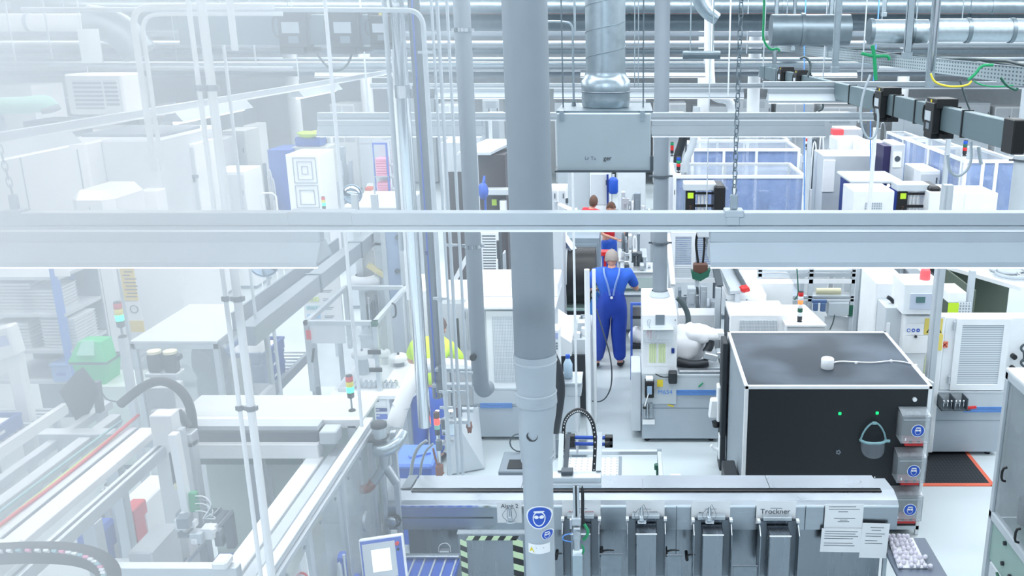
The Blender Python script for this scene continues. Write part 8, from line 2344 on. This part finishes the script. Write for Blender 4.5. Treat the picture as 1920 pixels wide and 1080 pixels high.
t = thing('silo_cabinet', 'tall white cabinet with rounded edges behind the green bin', 'cabinet')
x0, x1, z0, z1 = ext(160, 238, 480, 670, 12.2)
part('body', MB().box(x0, x1, 12.2, 13.2, .06, 2.6, .12), 'white', t)
part('seam', MB().box((x0 + x1) / 2 - .004, (x0 + x1) / 2 + .004, 12.196, 12.2, .2, 2.4), 'mgrey', t)
part('base_ring', MB().box(x0 - .03, x1 + .03, 12.15, 13.2, 0, .14, .04), 'off', t)
fin(t)
t = thing('instruction_banner', 'long yellow and white instruction strip hung beside the stack light', 'banner')
x0, x1, z0, z1 = ext(236, 262, 490, 622, 11.0)
part('strip', MB().prism([(x0, 11.0, z0), (x1, 11.0, z0), (x1 - .05, 11.0, z1), (x0 - .05, 11.0, z1)], (0, .01, 0)), 'paper', t)
hz = z1 - z0
part('yellow_field', MB().box(x0 - .02, x1 - .02, 10.99, 11.0, z0 + hz * .45, z1 - .04), 'banner_yellow', t); part('yellow_field', MB().box(x0, x1, 10.99, 11.0, z0, z0 + hz * .16), 'banner_yellow', t)
b = MB(); rr = random.Random(5)
for k in range(9): b.box(x0 + .01 + .02 * (k % 2), x0 + .1 + rr.uniform(0, .08), 10.985, 10.99, z0 + hz * (.5 + .05 * k), z0 + hz * (.515 + .05 * k))
part('print', b, 'brown', t)
part('pictogram', MB().tube([((x0 + x1) / 2 + .05 * math.cos(k * PI / 6), 10.985, z0 + hz * .33 + .05 * math.sin(k * PI / 6)) for k in range(13)], .006, 5), 'dgrey', t)
part('post', MB().box(x0 - .08, x0 - .04, 11.02, 11.06, 0, z1), 'lgrey', t)
fin(t)
block(252, 345, 478, 600, 11.6, 1.0, 'plain white cabinet behind the smoky enclosure', c=.03)
block(352, 380, 478, 600, 12.8, .8, 'slim white cabinet with a round yellow sign')
t = thing('round_sign', 'round yellow sign on the slim white cabinet', 'sign')
a = AY(357, 515, 12.75); part('plate', MB().box(a.x - .09, a.x + .09, 12.77, 12.79, a.z - .2, a.z + .2, .01), 'paper', t)
part('disc', MB().cyl((a.x, 12.77, a.z), (a.x, 12.75, a.z), .1, n=18), 'banner_yellow', t); fin(t)
sx_ = AY(230, 632, 7.6)
tower((sx_.x, 7.6, sx_.z), ('red', 'yellow', 'green_on'), 1.05, 'red yellow and lit green stack light in the left haze', .09)
solo('light_stand', 'stand under the stack light in the left haze', 'stand', MB().box(sx_.x - .03, sx_.x + .03, 7.57, 7.63, 0, sx_.z), 'lgrey')
def mirror(px, py, Y, r, label):
    a = AY(px, py, Y)
    t = thing('convex_mirror', label, 'mirror')
    part('rim', MB().lathe([(r, 0), (r * 1.06, .01), (r * 1.06, .04), (r, .05)], a, 26, (.15, -1, .1)), 'sky_grey', t)
    part('glass', MB().lathe([(r, .04), (r * .8, .07), (r * .5, .1), (r * .2, .115), (0, .118)], a, 26, (.15, -1, .1)), 'mirror', t)
    part('pole', MB().cyl((a.x, Y + .04, 0), (a.x, Y + .04, a.z), .02, n=8), 'lgrey', t)
    fin(t)
mirror(496, 490, 9.0, .15, 'round convex mirror just below the near lamp in the haze')
mirror(661, 364, 12.5, .13, 'round convex mirror above the near rail beside the signal light')
tower(AY(608, 393, 12.8), ('red', 'yellow', 'green_on'), .8, 'stack light with a lit green lens left of the round mirror', .01)
solo('light_stand', 'stand under the stack light left of the round mirror', 'stand', MB().box(AY(608, 393, 12.8).x - .03, AY(608, 393, 12.8).x + .03, 12.8, 12.86, 0, AY(608, 393, 12.8).z), 'lgrey')
t = thing('machining_centre', 'huge white machine block in the upper left haze', 'machine')
x0, x1, z0, z1 = ext(-60, 170, 268, 400, 14.0)
part('body', MB().box(x0, x1, 14.0, 16.8, .08, z1, .03), 'white', t)
x2 = AY(300, 330, 14.4).x
part('side_body', MB().box(x1, x2, 14.4, 16.8, .08, z1, .03), 'off', t)
part('door_seam', MB().box(AY(38, 300, 14).x, AY(40, 300, 14).x, 13.99, 14, .3, z1 - .1).box(AY(147, 300, 14).x, AY(149, 300, 14).x, 13.99, 14, .3, z1 - .1), 'mgrey', t)
a = AY(105, 262, 14.7); part('roof_unit', MB().box(a.x - .36, a.x + .27, 14.5, 15.3, z1, z1 + .28, .01), 'dgrey', t)
part('roof_plate', MB().box(a.x + .35, x2 - .1, 14.8, 16.2, z1, z1 + .05, .01), 'mgrey', t)
part('corner_box', MB().box(AY(262, 380, 14.1).x, AY(296, 380, 14.1).x, 14.1, 14.4, .08, AY(262, 358, 14.1).z, .01), 'white', t)
part('plinth', MB().box(x0, x2 - .1, 14.5, 16.6, 0, .08), 'mgrey', t)
fin(t)
block(0, 60, 160, 190, 17.5, 1, 'white cabinet behind the huge white machine, far left', m_='white')
block(318, 372, 270, 400, 15.5, .8, 'white control cabinet with small printed labels in the haze', doors=2)
solo('notice', 'row of small grey labels on the hazy control cabinet', 'notice', fbox(330, 372, 328, 334, 15.45, .02).add(*[(lambda m: (m.v, m.f))(fbox(330, 360, 339, 343, 15.45, .02))][0]), 'mgrey')
solo('yellow_strip', 'yellow strip on the edge of the hazy control cabinet', 'strip', fbox(328, 338, 350, 400, 15.44, .03), 'banner_yellow')
block(398, 462, 322, 400, 16.5, .8, 'low white cabinet right of the hazy control cabinet', doors=1)
block(420, 462, 245, 318, 20, .8, 'cream white tall cabinet far in the haze', m_='cream_w', doors=1)
block(380, 415, 262, 312, 19, .8, 'grey topped white machine in the haze behind the conduit pair', m_='off')
block(462, 480, 235, 330, 22, .8, 'slim white cabinet left of the blue cabinet', doors=1)
boxes(466, 512, 300, 330, 18.5, .7, 'grey stand machine left of the blue cabinet', 91, 6, ('mgrey', 'off', 'white'))
t = thing('step_stool', 'white tubular chair frame below the blue cabinet', 'chair')
x0, x1, z0, z1 = ext(489, 519, 362, 400, 16.2)
part('back_frame', MB().tube([(x0, 16.2, 0), (x0, 16.2, z1 - .06), (x0 + .06, 16.2, z1), (x1 - .06, 16.2, z1), (x1, 16.2, z1 - .06), (x1, 16.2, 0)], .016, 7), 'white', t)
part('seat', MB().box(x0, x1, 15.85, 16.2, z1 - .45, z1 - .42, .008), 'off', t)
part('leg', MB().cyl((x0, 15.87, 0), (x0, 15.87, z1 - .45), .014, n=7), 'white', t); part('leg', MB().cyl((x1, 15.87, 0), (x1, 15.87, z1 - .45), .014, n=7), 'white', t)
fin(t)
t = thing('blue_cabinet', 'open blue cabinet side beside the patterned white door', 'cabinet')
x0, x1, z0, z1 = ext(506, 548, 281, 380, 19.0)
part('body', MB().box(x0, x1, 19.0, 19.9, .05, z1, .01), 'haze_blue', t)
part('plinth', MB().box(x0, x1, 19.05, 19.8, 0, .05), 'mgrey', t)
fin(t)
t = thing('patterned_cabinet', 'white cabinet with nested rectangle outlines on its doors', 'cabinet')
x0, x1, z0, z1 = ext(540, 602, 290, 392, 17.2)
part('body', MB().box(x0, x1, 17.2, 18.1, .05, z1, .01), 'white', t)
cx_, hh_ = (x0 + x1) / 2 + .03, (z1 - z0)
for (u, v0, v1) in ((.7, .05, .52), (.46, .12, .46), (.2, .2, .36), (.7, .56, .98), (.46, .64, .92)):
    w2 = (x1 - x0) * u / 2
    part('door_outline', frame_mb(cx_ - w2, cx_ + w2, z1 - hh_ * v1, z1 - hh_ * v0, 17.185, .014, .012), 'grey', t)
part('plinth', MB().box(x0, x1, 17.25, 18, 0, .05), 'mgrey', t)
fin(t)
boxes(606, 650, 262, 340, 18.2, 1.0, 'grey machine with green hoses right of the patterned cabinet', 95, 12, ('mgrey', 'grey', 'lgrey', 'dgreen'))
t = thing('file_rack', 'blue framed rack with stacked pink papers', 'rack')
x0, x1, z0, z1 = ext(699, 728, 268, 352, 18.6)
part('frame', frame_mb(x0, x1, 0, z1, 18.6, .035, .04), 'blue_mid', t)
for k in range(4): part('shelf', MB().box(x0, x1, 18.6, 19.0, .3 + k * .5, .32 + k * .5), 'lgrey', t)
part('back', MB().box(x0, x1, 19.0, 19.02, 0, z1), 'off', t)
fin(t)
first = None
for k in range(4):
    for j in range(7):
        z_ = .32 + k * .5 + j * .052
        if first is None:
            first = solo('paper_stack', 'pink paper pack lying on the blue framed rack', 'paper pack', MB().box(x0 + .05, x1 - .05, 18.62, 18.95, z_, z_ + .044), 'pink', 'pink paper packs on the blue rack'); fz = first.location.z
        else:
            o = first.copy(); C.objects.link(o); o.location = first.location + Vector((0, 0, z_ - .32))
t = thing('wire_shelf', 'white compartment shelf right of the pink papers', 'shelf')
x0, x1, z0, z1 = ext(730, 760, 262, 350, 18.0)
part('frame', frame_mb(x0, x1, 0, z1, 18.0, .03, .04), 'lgrey', t)
b = MB()
for k in range(9): b.box(x0, x1, 18.0, 18.5, .2 + k * .24, .22 + k * .24)
for k in range(3): b.box(x0 + (x1 - x0) * (k + 1) / 4 - .01, x0 + (x1 - x0) * (k + 1) / 4 + .01, 18.0, 18.5, 0, z1)
part('shelves', b, 'off', t)
fin(t)
t = thing('packing_table', 'white sloping packing table with red and yellow items', 'table')
zq = 1.0
q4 = [AZ(680, 372, zq), AZ(706, 372, zq), AZ(745, 345, zq), AZ(690, 345, zq)]
part('tabletop', MB().prism(q4, (0, 0, .05)), 'white', t)
part('leg', MB().box(q4[0].x, q4[0].x + .05, q4[0].y, q4[0].y + .05, 0, zq), 'lgrey', t); part('leg', MB().box(q4[3].x, q4[3].x + .05, q4[3].y - .06, q4[3].y, 0, zq), 'lgrey', t)
part('leg', MB().box(q4[1].x - .05, q4[1].x, q4[1].y, q4[1].y + .05, 0, zq), 'lgrey', t); part('leg', MB().box(q4[2].x - .05, q4[2].x, q4[2].y - .06, q4[2].y, 0, zq), 'lgrey', t)
fin(t)
solo('carton', 'orange-red packet on the sloping packing table', 'packet', MB().box(AZ(686, 357, 1.05).x, AZ(698, 357, 1.05).x, AZ(690, 358, 1.05).y, AZ(690, 355, 1.05).y, 1.05, 1.13, .01), 'orange')
solo('carton', 'yellow box standing below the packing table', 'box', MB().box(AZ(678, 378, .4).x, AZ(702, 378, .4).x, AZ(690, 380, .4).y, AZ(690, 376, .4).y + .3, 0, .5, .01), 'banner_yellow')
block(640, 755, 388, 430, 15.2, 1.6, 'wide light grey flat topped machine just above the near rail', m_='lgrey')
t = thing('drum', 'yellow bundle on a cream cabinet behind the second lamp rail', 'bundle')
a = AY(585, 252, 19.5); part('cloth', MB().blob((a.x, 19.5, a.z), (.3, .2, .07), 3, .2), 'lime', t); part('cloth_stack', MB().box(a.x - .35, a.x + .2, 19.4, 19.8, a.z - .25, a.z - .05, .03), 'haze_blue', t)
part('cabinet', MB().box(a.x - .4, a.x + .35, 19.3, 20.0, 0, a.z - .25, .01), 'cream_w', t); fin(t)
nm2 = ('white tall unit', 'grey low unit', 'white wide unit', 'off-white cupboard', 'pale machine')
for i, (a_, b_) in enumerate(((-20, 40), (45, 100), (105, 150), (240, 300), (305, 350), (400, 455), (620, 665), (670, 715), (760, 815), (822, 866), (868, 900))):
    Yq = (27.5, 22.5, 28.8)[i % 3]
    block(a_, b_, (195, 225, 184)[i % 3], 250, Yq, 1.1, '%s in the far left haze, %s from the left edge' % (nm2[i % 5], ('first', 'second', 'third', 'fourth', 'fifth', 'sixth', 'seventh', 'eighth', 'ninth', 'tenth', 'eleventh')[i]), m_=('white', 'off', 'lgrey')[i % 3], doors=(2, 1, 0)[i % 3])
for i, (px, lab) in enumerate(((270, 'far left'), (552, 'behind the thin white rod'), (690, 'left of the pipes'), (1010, 'behind the column'), (1318, 'behind the chain'), (1412, 'under the far tap-off boxes'), (1690, 'under the cable tray'))):
    Yq = (26.8, 24.8)[i % 2]
    a = AY(px, 200, Yq)
    solo('hall_column', 'round white hall column ' + lab, 'column', MB().cyl((a.x, Yq, 0), (a.x, Yq, 6.1), .17, n=18), 'white')
